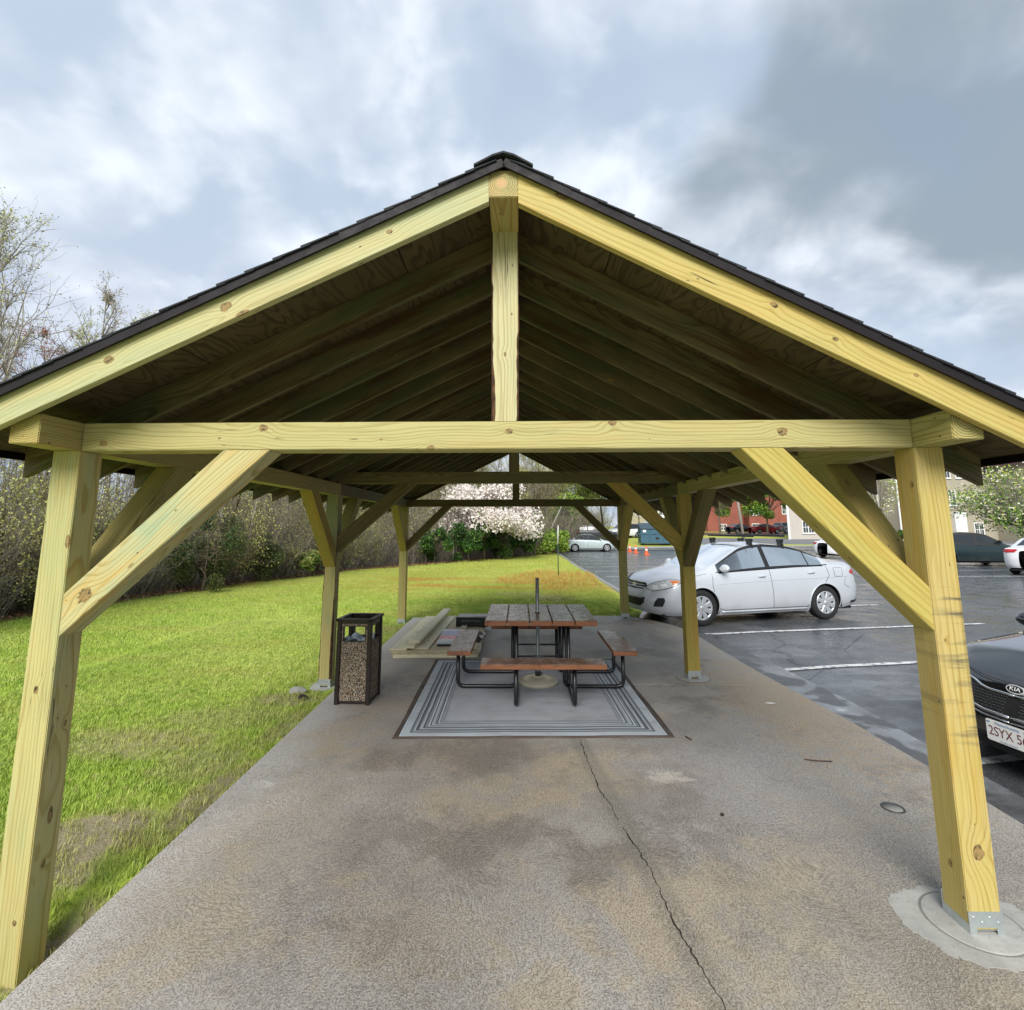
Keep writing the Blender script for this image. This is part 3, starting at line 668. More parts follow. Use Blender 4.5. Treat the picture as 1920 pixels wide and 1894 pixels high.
# shingle courses: each butt edge lifts over the course below
for sd in (-1, 1):
    sl, dp, xs, zs, xt = SL[sd]; th = math.atan(sl); L = (xt + .055 - abs(xs)) / math.cos(th)
    D = Vector((sd * math.cos(th), 0, -math.sin(th))); N = Vector((sd * math.sin(th), 0, math.cos(th)))
    n = int(L / .141) + 1; O = Vector((xs, 0, zs)) + N * .0145; rg = random.Random(5 + sd)
    for i in range(n):
        e = L - i * .141; a = max(e - .185, -.05)
        if e < .0: break
        yf = 2.198 + rg.uniform(-.004, .004); yb = YR + .03
        mb = MB(); q = []
        for (s_, h0, h1) in ((e, .006, .0155), (a, .001, .005)):
            for y in (yf, yb):
                for h in (h0, h1): q.append(O + D * s_ + N * h + Vector((0, y, 0)))
        # q: e-yf-lo, e-yf-hi, e-yb-lo, e-yb-hi, a-...
        mb.add(q, [(0, 1, 3, 2), (4, 6, 7, 5), (1, 5, 7, 3), (0, 2, 6, 4), (0, 4, 5, 1), (2, 3, 7, 6)])
        mb.build('shingle_course', M_shingle, pav)
# ridge caps
for i in range(int((YR - 2.2) / .143) + 1):
    y = 2.19 + i * .143; mb = MB(); lift0, lift1 = .016, .006
    pts = []
    for (yy, lf) in ((y, lift0), (y + .2 if y + .2 < YR + .03 else YR + .03, lift1)):
        for (dx, dz) in ((-.14, -.062), (-.05, -.012), (0, .004), (.05, -.012), (.14, -.066)):
            pts.append((XR + dx, yy, ZR + S + .052 + dz + lf)); pts.append((XR + dx, yy, ZR + S + .052 + dz + lf - .010))
    fs = []
    for k in range(4):
        a = 2 * k; fs += [(a, a + 2, a + 12, a + 10), (a + 1, a + 11, a + 13, a + 3), (a, a + 1, a + 3, a + 2), (a + 10, a + 12, a + 13, a + 11)]
    fs += [(0, 10, 11, 1), (8, 9, 19, 18)]
    mb.add(pts, fs); mb.build('ridge_cap', M_shingle, pav)
# drip edge on rakes and eaves
for sd in (-1, 1):
    sl, dp, xs, zs, xt = SL[sd]; th = math.atan(sl); D = Vector((sd * math.cos(th), 0, -math.sin(th))); N = Vector((sd * math.sin(th), 0, math.cos(th)))
    L = (xt + .05 - abs(xs)) / math.cos(th); O = Vector((xs, 0, zs)) + N * .0138
    for (ya, yb) in ((2.206, 2.2215), (YR + .0095, YR + .025)):
        mb = MB(); q = []
        a0 = -.068 / math.cos(th)
        for s_ in (a0, L):
            for y in (ya, yb):
                for h in (-.034, .006): q.append(O + D * s_ + N * h + Vector((0, y, 0)))
        mb.add(q, [(0, 1, 3, 2), (4, 6, 7, 5), (1, 5, 7, 3), (0, 2, 6, 4), (0, 4, 5, 1), (2, 3, 7, 6)])
        if ya < 3:   # rolled lower lip
            q2 = [O + D * s_ + N * h + Vector((0, y, 0)) for s_ in (a0, L) for y in (ya - .005, ya) for h in (-.039, -.030)]
            mb.add(q2, [(0, 1, 3, 2), (4, 6, 7, 5), (1, 5, 7, 3), (0, 2, 6, 4), (0, 4, 5, 1), (2, 3, 7, 6)])
        mb.build('drip_edge', M_drip, pav)
    q = [O + D * s_ + N * h + Vector((0, y, 0)) for s_ in (L - .001, L + .006) for y in (2.21, YR + .02) for h in (-.05, .006)]
    mb = MB(); mb.add(q, [(0, 1, 3, 2), (4, 6, 7, 5), (1, 5, 7, 3), (0, 2, 6, 4), (0, 4, 5, 1), (2, 3, 7, 6)]); mb.build('drip_edge', M_drip, pav)
# ------------------------------------------------------------------ ground, slab, car park
def sheet(name, outline_fn, xs, ys, zoff, mat):
    """grid that follows the terrain"""
    V = []; F = []
    nx = len(xs)
    for y in ys:
        for x in xs: V.append((x, y, gz(y) + zoff(x, y)))
    for j in range(len(ys) - 1):
        for i in range(nx - 1):
            cx = (xs[i] + xs[i + 1]) / 2; cy = (ys[j] + ys[j + 1]) / 2
            if outline_fn is None or outline_fn(cx, cy): a = j * nx + i; F.append((a, a + 1, a + nx + 1, a + nx))
    return np_mesh(name, V, F, mat, True)
ysg = sorted(set(list(np.round(np.arange(1.9, 3.2, .06), 3)) + list(np.arange(-40, 0, 4.0)) + list(np.arange(0, 24, .5)) + list(np.arange(24, 100, 2.0)) + GX[:-1] + [120, 160, 220, 300, 400, 520]))
xsg = list(np.arange(-2.6, -1.75, .06)) + list(np.arange(-520, -40, 40.0)) + list(np.arange(-40, -12, 4.0)) + list(np.arange(-12, 6, .5)) + list(np.arange(6, 60, 4.0)) + list(np.arange(60, 540, 40.0))
xsg = sorted(set(round(float(v), 3) for v in xsg))
def lawn_z(x, y):
    b = .012 * math.sin(x * 1.7 + y * .6) + .012 * math.sin(y * 1.3 - x * .5)
    k = min(1, max(0, (-x - 2.2) / 1.5)) + min(1, max(0, (y - 11) / 3)) * (1 if x < 2 else 0)
    hole = -.175 * math.exp(-((max(0, abs(x + 2.05) - .12) / .16) ** 2 + (max(0, abs(y - 2.52) - .22) / .14) ** 2)) - .07 * math.exp(-(((x + 2.15) / .3) ** 2 + ((y - 6.3) / .35) ** 2)) - .05 * math.exp(-(((x + 2.15) / .3) ** 2 + ((y - 10.2) / .3) ** 2))
    return b * min(1, k) + hole
def _lz(x, y):
    if x > 2.9 and y < 49.5: return -.05
    if -1.9 < x < 2.9 and y < 10: return -.06
    return lawn_z(x, y)
o = link('lawn', sheet('lawn', None, xsg, ysg, _lz, M_lawn)); tag(o, kind='structure')
# slab
SLABP = [(-1.80, -6.0), (-1.82, 2.18), (-1.84, 3.07), (-1.88, 5.46), (-1.93, 8.67), (-1.95, 10.28), (-1.2, 10.36), (1.68, 10.51), (2.0, 10.50), (2.25, 10.42), (2.5, 10.2), (2.72, 9.85), (2.88, 9.5), (2.97, 9.15), (3.0, 8.54),
         (3.0, 7.86), (3.03, 6.57), (3.13, 4.95), (3.14, 4.13), (3.12, 3.36), (3.10, -6.0)]
def slab_piece(ya, yb):
    bm = bmesh.new(); vs = [bm.verts.new((x, y, 0)) for x, y in SLABP]; f = bm.faces.new(vs)
    for pl, nn in ((ya, -1), (yb, 1)):
        g = bm.verts[:] + bm.edges[:] + bm.faces[:]
        bmesh.ops.bisect_plane(bm, geom=g, plane_co=(0, pl, 0), plane_no=(0, nn, 0), clear_outer=True)
    bm.faces.ensure_lookup_table(); bm.normal_update()
    if bm.faces[0].normal.z < 0: bmesh.ops.reverse_faces(bm, faces=bm.faces[:])
    r = bmesh.ops.extrude_face_region(bm, geom=bm.faces[:])
    bmesh.ops.translate(bm, verts=[v for v in r['geom'] if isinstance(v, bmesh.types.BMVert)], vec=(0, 0, -.13))
    bmesh.ops.recalc_face_normals(bm, faces=bm.faces)
    es = [e for e in bm.edges if all(v.co.z > -.01 for v in e.verts)]
    bmesh.ops.bevel(bm, geom=es, offset=.007, segments=2, affect='EDGES')
    me = bpy.data.meshes.new('concrete_slab'); bm.to_mesh(me); bm.free(); me.materials.append(M_conc); return me
for ya, yb in ((-6.0, 6.066), (6.074, 10.6)):
    o = link('concrete_slab', slab_piece(ya, yb)); tag(o, kind='structure')
slab = o
o = MB(); o.box(-1.86, 2.98, 6.04, 6.10, -.13, -.012); o = o.build('slab_joint', M_crack); tag(o, kind='structure')
# crack: a thin dark cleft with ragged edges
rg = random.Random(4)
CR = [(.63, 4.53), (.64, 4.15), (.655, 3.95), (.66, 3.76), (.71, 3.55), (.715, 3.42), (.77, 3.12), (.80, 2.95), (.81, 2.80), (.815, 2.62), (.84, 2.44), (.85, 2.36), (.87, 2.27), (.89, 2.12), (.93, 1.8)]
pts = []
for (a, b), (c, d) in zip(CR[:-1], CR[1:]):
    n = max(2, int(math.hypot(c - a, d - b) / .018))
    for k in range(n): pts.append((a + (c - a) * k / n + rg.uniform(-.006, .006), b + (d - b) * k / n))
vs = []; fs = []
for i, (x, y) in enumerate(pts):
    w = .0012 + .0028 * abs(math.sin(i * .37) * math.sin(i * .093 + 1)) + rg.random() * .0012
    vs += [(x - w, y, .0022), (x + w, y, .0022)]
    if i and not (abs(y - 3.33) < .035): fs.append((2 * i - 2, 2 * i - 1, 2 * i + 1, 2 * i))
mb = MB(); mb.add(vs, fs); o = mb.build('slab_crack', M_crack); tag(o, kind='structure')
# flush pipe cap set in the slab
cap = empty('pipe_cap', (2.47, 3.54, 0), 0, 'small round flush pipe cap set in the slab near the right front post', 'pipe cap')
mb = MB(); mb.lathe([(0, .003), (.052, .003), (.052, .0)], 28); mb.build('cover', M_pier_in, cap)
mb = MB(); mb.lathe([(.054, .001), (.056, .005), (.064, .005), (.066, .001)], 28); mb.build('ring', plain('tarnished_ring', (.08, .075, .07), .5, .4), cap)
# piers under the posts
def pier(x, y, z, r, patch=None, label=''):
    e = empty('pier_footing', (x, y, z), 0, label, 'footing', 'concrete footings under the pavilion posts')
    if patch:
        g = random.Random(int(x * 100 + y)); fine = []
        for (a, b), (c, d) in zip(patch, patch[1:] + patch[:1]):
            for k in range(7): fine.append((a + (c - a) * k / 7 + g.uniform(-.012, .012), b + (d - b) * k / 7 + g.uniform(-.012, .012)))
        patch = fine; mb = MB(); n = len(patch)
        mb.add([(px - x, py - y, .0025) for px, py in patch] + [(px - x, py - y, -.05) for px, py in patch], [tuple(range(n))] + [(i, i + n, (i + 1) % n + n, (i + 1) % n) for i in range(n)])
        mb.build('mortar_patch', M_pier, e)
    mb = MB(); mb.lathe([(0, .0065), (r - .012, .0065), (r - .006, .0045), (r - .006, -.12)], 40); mb.build('pier_top', M_pier, e)
    mb = MB(); mb.lathe([(r - .0055, .0035), (r + .0015, .0035)], 48); mb.build('form_ring', plain('form_ring_dark', (.20, .19, .17), .85) if 'form_ring_dark' not in bpy.data.materials else bpy.data.materials['form_ring_dark'], e)
def blob(cx, cy, rx, ry, n=26, j=.14, sq=0, seed=0):
    g = random.Random(seed); out = []
    for k in range(n):
        a = 2 * math.pi * k / n; m = 1 + g.uniform(-j, j); out.append((cx + rx * m * math.cos(a), cy + ry * m * math.sin(a)))
    return out
pier(2.15, 2.60, 0, .19, [(1.86, 2.74), (1.98, 2.80), (2.10, 2.83), (2.28, 2.80), (2.42, 2.72), (2.47, 2.60), (2.44, 2.46), (2.32, 2.36), (2.16, 2.34), (2.0, 2.36), (1.90, 2.42), (1.84, 2.55)], 'pale round footing with a mortar patch under the right front post')
pier(2.15, 6.33, 0, .19, None, 'round concrete footing under the middle post on the car park side')
pier(2.15, 10.23, 0, .16, [(1.9, 10.05), (2.1, 10.03), (2.4, 10.06), (2.42, 10.2), (2.35, 10.34), (2.0, 10.36), (1.88, 10.2)], 'patched footing under the far right post by the sedan bumper')
for y, l in ((6.33, 'low footing under the bark-edged middle post beside the trash receptacle'), (10.23, 'low footing under the far left post behind the lumber')):
    pier(-2.15, y, -.10, .20, None, l)
# car park and gutter
LOT = lambda x, y: True
def lot_left(y): return float(np.interp(y, [-6, 4, 5, 6.5, 8.5, 9.2, 9.7, 10.3, 10.8, 12, 14, 20, 26, 44, 46.3], [3.10, 3.14, 3.13, 3.03, 3.0, 2.98, 2.80, 2.50, 2.55, 3.0, 3.06, 3.04, 2.97, 3.31, 3.5]))
def strip_mesh(name, ys, fa, fb, nx, zo, mat):
    V = []; F = []
    for y in ys:
        a, b = fa(y), fb(y)
        for i in range(nx + 1): x = a + (b - a) * (i / nx) ** (1.0); V.append((x, y, gz(y) + zo(x, y)))
    for j in range(len(ys) - 1):
        for i in range(nx): q = j * (nx + 1) + i; F.append((q, q + 1, q + nx + 2, q + nx + 1))
    return np_mesh(name, V, F, mat, True)
ysl = [-30, -20, -12, -6] + list(np.arange(-5, 14, .25)) + list(np.arange(14, 46.1, 1.0)) + [46.2]
def lot_far(x): return float(np.interp(x, [3, 4, 11.3, 18, 29.5, 40, 60], [45.7, 46, 48.0, 48.3, 49, 49.4, 49.4]))
def lotz(x, y):
    return .006 - .012 * math.exp(-((x - 3.6) / .35) ** 2) * (1 if y < 9 else max(0, 1 - (y - 9))) 
V = []; F = []; nx = 60
fxs = [0, .03, .06, .09, .12, .16, .2, .25, .3, .35, .42, .5, .6, .7, .85, 1.0] + list(np.linspace(1.3, 60, 46)); nx = len(fxs) - 1
ysl2 = ysl[:-1]
for y in ysl2:
    for f in fxs: x = lot_left(y) + f; V.append((x, y, gz(y) + lotz(x, y)))
for j in range(len(ysl2) - 1):
    for i in range(nx): q = j * (nx + 1) + i; F.append((q, q + 1, q + nx + 2, q + nx + 1))
o = link('parking_lot', np_mesh('parking_lot', V, F, M_asph, True)); tag(o, kind='structure')
# far bulge of the lot, beyond the last stalls
V = []; F = []
xx = list(np.linspace(3.4, 70, 30)); yy = 10
for x in xx:
    for k in range(yy + 1): y = 45.95 + (lot_far(x) - 45.95) * k / yy; V.append((x, y, gz(y) + .03))
for i in range(len(xx) - 1):
    for k in range(yy): q = i * (yy + 1) + k; F.append((q, q + yy + 1, q + yy + 2, q + 1))
o = link('parking_lot', np_mesh('parking_lot_end', V, F, M_asph, True)); tag(o, kind='structure')
def gz_lot(x, y): return gz(y) + (lotz(x, y) if y < 45.9 else .03)
# gutter strip between slab and stalls
GI = lambda y: lot_left(y) + .012; GO = lambda y: float(np.interp(y, [-6, 3.8, 4.6, 5.7, 6.8, 8.4, 8.9, 9.6], [3.50, 3.51, 3.53, 3.58, 3.52, 3.37, 3.25, 2.95]))
ysq = [-6] + list(np.arange(0, 9.5, .1))
o = link('gutter_strip', strip_mesh('gutter_strip', ysq, GI, lambda y: max(GO(y), GI(y) + .01), 10, lambda x, y: lotz(x, y) + .010, M_gutter)); tag(o, kind='structure')
# edge gap, a dark recess between slab and gutter
# painted stall lines
DIRL = Vector((.986, .168))
def line(p, L, w=.10, dirv=None):
    d = (dirv or DIRL).normalized(); n = Vector((-d.y, d.x)); V = []; F = []; k = max(2, int(L / .3))
    for i in range(k + 1):
        for s_ in (-.5, .5):
            q = Vector(p) + d * (L * i / k) + n * (w * s_); V.append((q.x, q.y, gz_lot(q.x, q.y) + .008))
        if i: b = 2 * i; F.append((b - 2, b, b + 1, b - 1))
    o = link('stall_line', np_mesh('stall_line', V, F, M_line)); tag(o, kind='structure')
line((3.27, 9.07), 5.55); line((3.16, 6.86), 5.4); line((3.45, 4.3), 5.2)
for i in range(13):
    line((lot_left(11.6 + 2.55 * i) + .25, 11.65 + 2.55 * i), 5.3, .10, Vector((1, .12)))
for i, y in enumerate((19.4, 22.3)): line((15.5 + i * .4, y), 12.5, .12, Vector((1, .02)))
line((9, 46.8), 14, .12, Vector((1, .01)))
for k in range(7): line((14.5 + 2.7 * k, 33.0), 5.2, .10, Vector((.03, 1)))
# far road, kerbs and grass verge
def terrain_strip(name, fa, fb, x0, x1, n, zo, mat, m=6):
    V = []; F = []
    for i in range(n + 1):
        x = x0 + (x1 - x0) * i / n; a, b = fa(x), fb(x)
        for k in range(m + 1): y = a + (b - a) * k / m; V.append((x, y, gz(y) + zo))
    for i in range(n):
        for k in range(m): q = i * (m + 1) + k; F.append((q, q + m + 1, q + m + 2, q + 1))
    o = link(name, np_mesh(name, V, F, mat, True)); tag(o, kind='structure'); return o
terrain_strip('road', lambda x: 51.5 + .00 * x + max(0, (x - 20)) * -.06, lambda x: 61 - max(0, x - 22) * .16, 14, 75, 50, .012, M_roadm)
terrain_strip('road', lambda x: 70, lambda x: 84, 20, 62, 30, .012, M_asph)
def kerb(name, pts, w=.14, h=.11):
    V = []; F = []
    for i, (x, y) in enumerate(pts):
        a = Vector(pts[max(i - 1, 0)]); b = Vector(pts[min(i + 1, len(pts) - 1)]); d = (b - a).normalized(); n = Vector((-d.y, d.x)); z = gz(y)
        for s_, zz in ((-.5, -.1), (-.5, h), (.5, h), (.5, -.1)): q = Vector((x, y)) + n * w * s_; V.append((q.x, q.y, z + zz))
        if i:
            for k in range(3): c = 4 * i; F.append((c - 4 + k, c - 3 + k, c + 1 + k, c + k))
    o = link(name, np_mesh(name, V, F, M_curb)); tag(o, kind='structure')
kerb('curb', [(x, lot_far(x) + .1) for x in np.linspace(4, 60, 30)])
kerb('curb', [(lot_left(y) - .07, y) for y in np.linspace(13.5, 45.5, 34)], .12, .02)
# ------------------------------------------------------------------ picnic table
def plank_mat():
    t = NT('weathered_brown_plank_sheen'); p = t.obj(); x, y, z = t.sep(p); rn = t.m('MULTIPLY', t.rnd(), 30.0)
    n = t.noise(t.vm('ADD', p, t.comb(rn, rn, 0.0)), 7.0, 5.0, .65); f = t.noise(t.comb(t.m('ADD', t.m('MULTIPLY', x, 8.0), rn), t.m('MULTIPLY', y, 130.0), t.m('MULTIPLY', z, 130.0)), 1.0, 2.0)
    w = t.noise(t.vm('ADD', p, t.comb(rn, 5.0, 0.0)), 9.0, 4.0, .6, .8)
    up = t.ramp(t.sep(t.n('ShaderNodeNewGeometry').outputs['Normal'])[2], .5, .9)
    c = t.mix(n, (.20, .072, .028), (.34, .135, .055)); c = t.mix(t.ramp(f, .4, .7, 0, .5), c, (.10, .034, .014)); c = t.mix(t.ramp(w, .56, .66, 0, .6), c, (.075, .028, .016))
    top = t.mix(t.ramp(w, .40, .60), (.25, .165, .13), (.15, .085, .062)); top = t.mix(t.ramp(n, .48, .66, 0, .65), top, (.36, .32, .295))  # upward faces paler: wet sheen of reflected sky put into the colour
    c = t.mix(t.m('MULTIPLY', up, .88), c, top)
    rough = t.mix(up, (.55, .55, .55), t.mix(t.ramp(w, .40, .60), (.18, .18, .18), (.30, .30, .30)))
    return t.fin(c, t.sep(rough)[0], t.bump(t.m('ADD', t.m('MULTIPLY', f, .6), w), .35, .0025), Specular_IOR_Level=.5)
M_plank = plank_mat(); M_blackpipe = plain('black_coated_pipe', (.010, .011, .013), .33, 0, .2, 25)
tx, ty = .355, 6.165; tbl = empty('picnic_table', (tx, ty, .008), 0, 'square picnic table with five brown planks, four bench seats and black pipe legs', 'picnic table')
def pboard(name, x0, x1, y0, y1, z0, z1, along, par=None):
    L = (x1 - x0) if along == 'x' else (y1 - y0); W = (y1 - y0) if along == 'x' else (x1 - x0)
    mb = MB(); mb.box(-L / 2, L / 2, -W / 2, W / 2, -(z1 - z0) / 2, (z1 - z0) / 2)
    o = mb.build(name, M_plank, par or tbl, .005); o.location = ((x0 + x1) / 2, (y0 + y1) / 2, (z0 + z1) / 2)
    if along == 'y': o.rotation_euler = (0, 0, H90)
    return o
for i in range(5):
    a = -.592 + i * .2385; pboard('table_plank', a, a + .229, -.585, .585, .708, .762, 'y')
pboard('seat_plank', -.60, .60, -1.085, -.835, .405, .452, 'x'); pboard('seat_plank', -.60, .60, .835, 1.085, .405, .452, 'x')
pboard('seat_plank', -.985, -.735, -.56, .56, .405, .452, 'y'); pboard('seat_plank', .755, 1.005, -.56, .56, .405, .452, 'y')
def arc_path(p, rads):
    out = []; P = [Vector(q) for q in p]
    out.append(P[0])
    for i in range(1, len(P) - 1):
        a = (P[i - 1] - P[i]).normalized(); b = (P[i + 1] - P[i]).normalized(); r = rads
        s0 = P[i] + a * r; s1 = P[i] + b * r
        for k in range(7):
            t_ = k / 6; out.append((1 - t_) ** 2 * s0 + 2 * t_ * (1 - t_) * P[i] + t_ ** 2 * s1)
    out.append(P[-1]); return out
for ax in range(4):
    c, s_ = math.cos(ax * H90), math.sin(ax * H90)
    T = lambda r, q, z: (r * c - q * s_, r * s_ + q * c, z)
    for q in (-.285, .285):
        q2 = q + (.024 if ax % 2 else 0)
        mb = MB(); mb.tube(arc_path([T(.90, q2, .404), T(.90, q2, .026), T(.262 + .02 * (ax % 2), q2, .026), T(.262 + .02 * (ax % 2), q2, .706)], .075), .0215, 12)
        mb.build('leg_pipe', M_blackpipe, tbl)
    mb = MB(); mb.box(-.012, .012, -.5, .5, .395, .404); o = mb.build('seat_strap', M_blackpipe, tbl, .002); o.matrix_local = Matrix.Rotation(ax * H90, 4, 'Z') @ Matrix.Translation((.93, 0, 0)); 
    mb = MB(); mb.box(-.02, .02, -.45, .45, .694, .707); o = mb.build('top_brace', M_blackpipe, tbl, .002); o.matrix_local = Matrix.Rotation(ax * H90, 4, 'Z') @ Matrix.Translation((.30 + .012 * (ax % 2), 0, 0.0004 * ax))
mb = MB()
for z in (.335,):
    mb.tube([(-.26, -.285, z), (.28, -.285, z)], .010, 8); mb.tube([(-.26, .285, z), (.28, .285, z)], .010, 8)
    mb.tube([(-.262, -.285, z), (-.262, .285, z)], .010, 8); mb.tube([(.27, -.285, z), (.27, .285, z)], .010, 8)
mb.build('cross_bar', M_blackpipe, tbl)

# umbrella stand through the table
us = empty('umbrella_stand', (.335, 6.10, .008), 0, 'cream cast umbrella base with a bare grey pole rising through the picnic table', 'umbrella stand')
M_cream = plain('cream_cast_resin', (.50, .47, .36), .6, 0, .12, 12); M_pole = plain('worn_grey_steel_pole', (.20, .215, .215), .38, .6, .3, 14)
mb = MB(); mb.lathe([(0, .075), (.05, .075), (.06, .068), (.15, .052), (.175, .050), (.185, .042), (.205, .040), (.222, .028), (.226, .0), (0, 0)], 48)
for k in range(36):
    a = 2 * math.pi * k / 36; mb.tube([(.065 * math.cos(a), .065 * math.sin(a), .066), (.17 * math.cos(a), .17 * math.sin(a), .051)], .004, 4)
mb.build('base', M_cream, us)
mb = MB(); mb.lathe([(.032, .07), (.032, .12), (.026, .125), (.026, .07)], 20); mb.tube([(.03, 0, .1), (.055, 0, .1)], .007, 8); mb.build('collar', M_dark, us)
mb = MB(); mb.lathe([(.0205, .08), (.0205, 1.15), (.0175, 1.152), (.0175, 1.10), (0, 1.10)], 20); mb.lathe([(.0215, .40), (.0225, .405), (.0225, .425), (.0215, .43)], 20); mb.build('pole', M_pole, us)
# steel table grommet
mb = MB(); mb.lathe([(.021, .768), (.032, .7635), (.034, .7628)], 20, (-.02, -.065, 0)); mb.build('grommet', M_dark, tbl)

# ------------------------------------------------------------------ rug
def rug_mat():
    t = NT('striped_outdoor_rug'); p = t.obj(); x, y, z = t.sep(p)
    wob = t.m('MULTIPLY', t.m('SUBTRACT', t.noise(p, 2.5, 2.0), .5), .012)
    dx = t.m('SUBTRACT', 1.172, t.m('ABSOLUTE', t.m('ADD', x, wob))); dy = t.m('SUBTRACT', 1.27, t.m('ABSOLUTE', t.m('ADD', y, wob)))
    d = t.m('MINIMUM', dx, dy)
    cr = t.n('ShaderNodeValToRGB'); cr.color_ramp.interpolation = 'CONSTANT'; t.put(cr.inputs[0], t.m('MULTIPLY', d, .98))
    A, B, C_, D_ = (.46, .51, .55), (.085, .10, .12), (.25, .28, .31), (.60, .65, .70)
    stops = [(0, (.085, .062, .050)), (.030, B), (.037, D_), (.047, C_), (.054, A), (.112, B), (.125, C_), (.142, D_), (.152, B), (.172, C_), (.186, A), (.206, B), (.222, C_), (.245, D_), (.254, B), (.268, A), (.292, C_), (.308, B), (.318, D_), (.330, C_), (.344, (.33, .355, .39)), (.36, C_), (.372, (.40, .42, .455))]
    el = cr.color_ramp.elements; el[0].position = 0; el[0].color = (*stops[0][1], 1); el[1].position = stops[1][0]; el[1].color = (*stops[1][1], 1)
    for ps, cc in stops[2:]: e = el.new(ps); e.color = (*cc, 1)
    wv = t.m('MULTIPLY', t.m('SINE', t.m('MULTIPLY', x, 900.0)), t.m('SINE', t.m('MULTIPLY', y, 900.0)))
    n = t.noise(p, 3.0, 5.0, .6); st = t.noise(t.vm('MULTIPLY', p, (2, 9, 1)), 1.0, 4.0, .65)
    c = t.mix(t.ramp(n, .4, .7, 0, .3), cr.outputs[0], (.20, .19, .18)); c = t.mix(t.ramp(st, .5, .75, 0, .35), c, (.16, .165, .17))
    sp = t.vor(p, 6.0); c = t.mix(t.ramp(sp, .035, .02, 0, .7), c, (.08, .07, .06))
    return t.fin(c, .88, t.bump(wv, .35, .001), Specular_IOR_Level=.15)
RX0, RX1, RY0, RY1 = -.965, 1.40, 4.585, 7.13
nxr, nyr = 40, 44; V = []; F = []
rg = random.Random(8)
for j in range(nyr + 1):
    for i in range(nxr + 1):
        u = i / nxr; v = j / nyr; x = -1.182 + 2.364 * u; y = -1.275 + 2.55 * v
        z = .006 + .0018 * math.sin(x * 7 + y * 3) * (1 - abs(2 * u - 1) ** 4) + (.004 if (i in (0, nxr) and 10 < j < 30) else 0) * abs(math.sin(j))
        x += .006 * math.sin(v * 9); V.append((x, y, z))
for j in range(nyr):
    for i in range(nxr): a = j * (nxr + 1) + i; F.append((a, a + 1, a + nxr + 2, a + nxr + 1))
V = np.array(V); Vb = V.copy(); Vb[:, 2] = .0008; nv = len(V); F = [tuple(f) for f in F] 
per = [i for i in range(nxr + 1)] + [(j + 1) * (nxr + 1) - 1 for j in range(1, nyr + 1)] + [nyr * (nxr + 1) + i for i in range(nxr - 1, -1, -1)] + [j * (nxr + 1) for j in range(nyr - 1, 0, -1)]
F += [(per[k], per[k] + nv, per[(k + 1) % len(per)] + nv, per[(k + 1) % len(per)]) for k in range(len(per))]
o = link('rug', np_mesh('rug', np.vstack([V, Vb]), F, rug_mat(), False)); o.location = ((RX0 + RX1) / 2, (RY0 + RY1) / 2, 0); o.rotation_euler = (0, 0, R(1.2))
tag(o, 'grey and pale blue outdoor rug with striped borders under the picnic table', 'rug')

# ------------------------------------------------------------------ trash receptacle
M_bronze = plain('dark_bronze_metal', (.036, .026, .023), .34, .35, .2, 14)
def aggregate():
    t = NT('exposed_aggregate_panel'); p = t.obj(); v = t.n('ShaderNodeTexVoronoi'); t.put(v.inputs['Vector'], p); v.inputs['Scale'].default_value = 105.0
    g = t.sep(v.outputs['Color']); d = v.outputs['Distance']
    c = t.mix(g[0], (.20, .13, .075), (.56, .43, .29)); c = t.mix(t.ramp(g[1], .8, 1.0), c, (.50, .46, .40)); c = t.mix(t.ramp(d, .42, .62), c, (.055, .040, .028))
    return t.fin(c, .7, t.bump(t.m('SUBTRACT', 1.0, d), 1.0, .006))
M_agg = aggregate()
tc = empty('trash_receptacle', (-1.535, 5.545, 0), R(-3), 'square dark bronze trash receptacle with pebble aggregate panels beside the left middle post', 'trash can')
hw = .158; HT = .80
for (sx, sy) in ((-1, -1), (1, -1), (1, 1), (-1, 1)):
    mb = MB(); mb.box(sx * hw - .021, sx * hw + .021, sy * hw - .021, sy * hw + .021, .0, HT); mb.build('corner_post', M_bronze, tc, .004)
mb = MB(); e = hw + .030
for a in range(4):
    M = Matrix.Rotation(a * H90, 4, 'Z'); mb.box(-e, e, -e, -e + .042, HT + .0005, HT + .026, M=M @ Matrix.Translation((0, 0, .0003 * (a % 2))))
for a in range(4):
    M = Matrix.Rotation(a * H90, 4, 'Z'); p = [(-e + .03, -e + .03, HT + .02), (e - .03, -e + .03, HT + .02), (e - .075, -e + .075, HT - .035), (-e + .075, -e + .075, HT - .035)]
    mb.add([M @ Vector(q) for q in p], [(0, 1, 2, 3)])
mb.box(-e + .075, e - .075, -e + .075, e - .075, HT - .040, HT - .035)
mb.build('tray_top', M_bronze, tc, .003)
mb = MB(); mb.box(-hw + .01, hw - .01, -hw + .01, hw - .01, .012, .03); mb.build('floor_pan', M_bronze, tc)
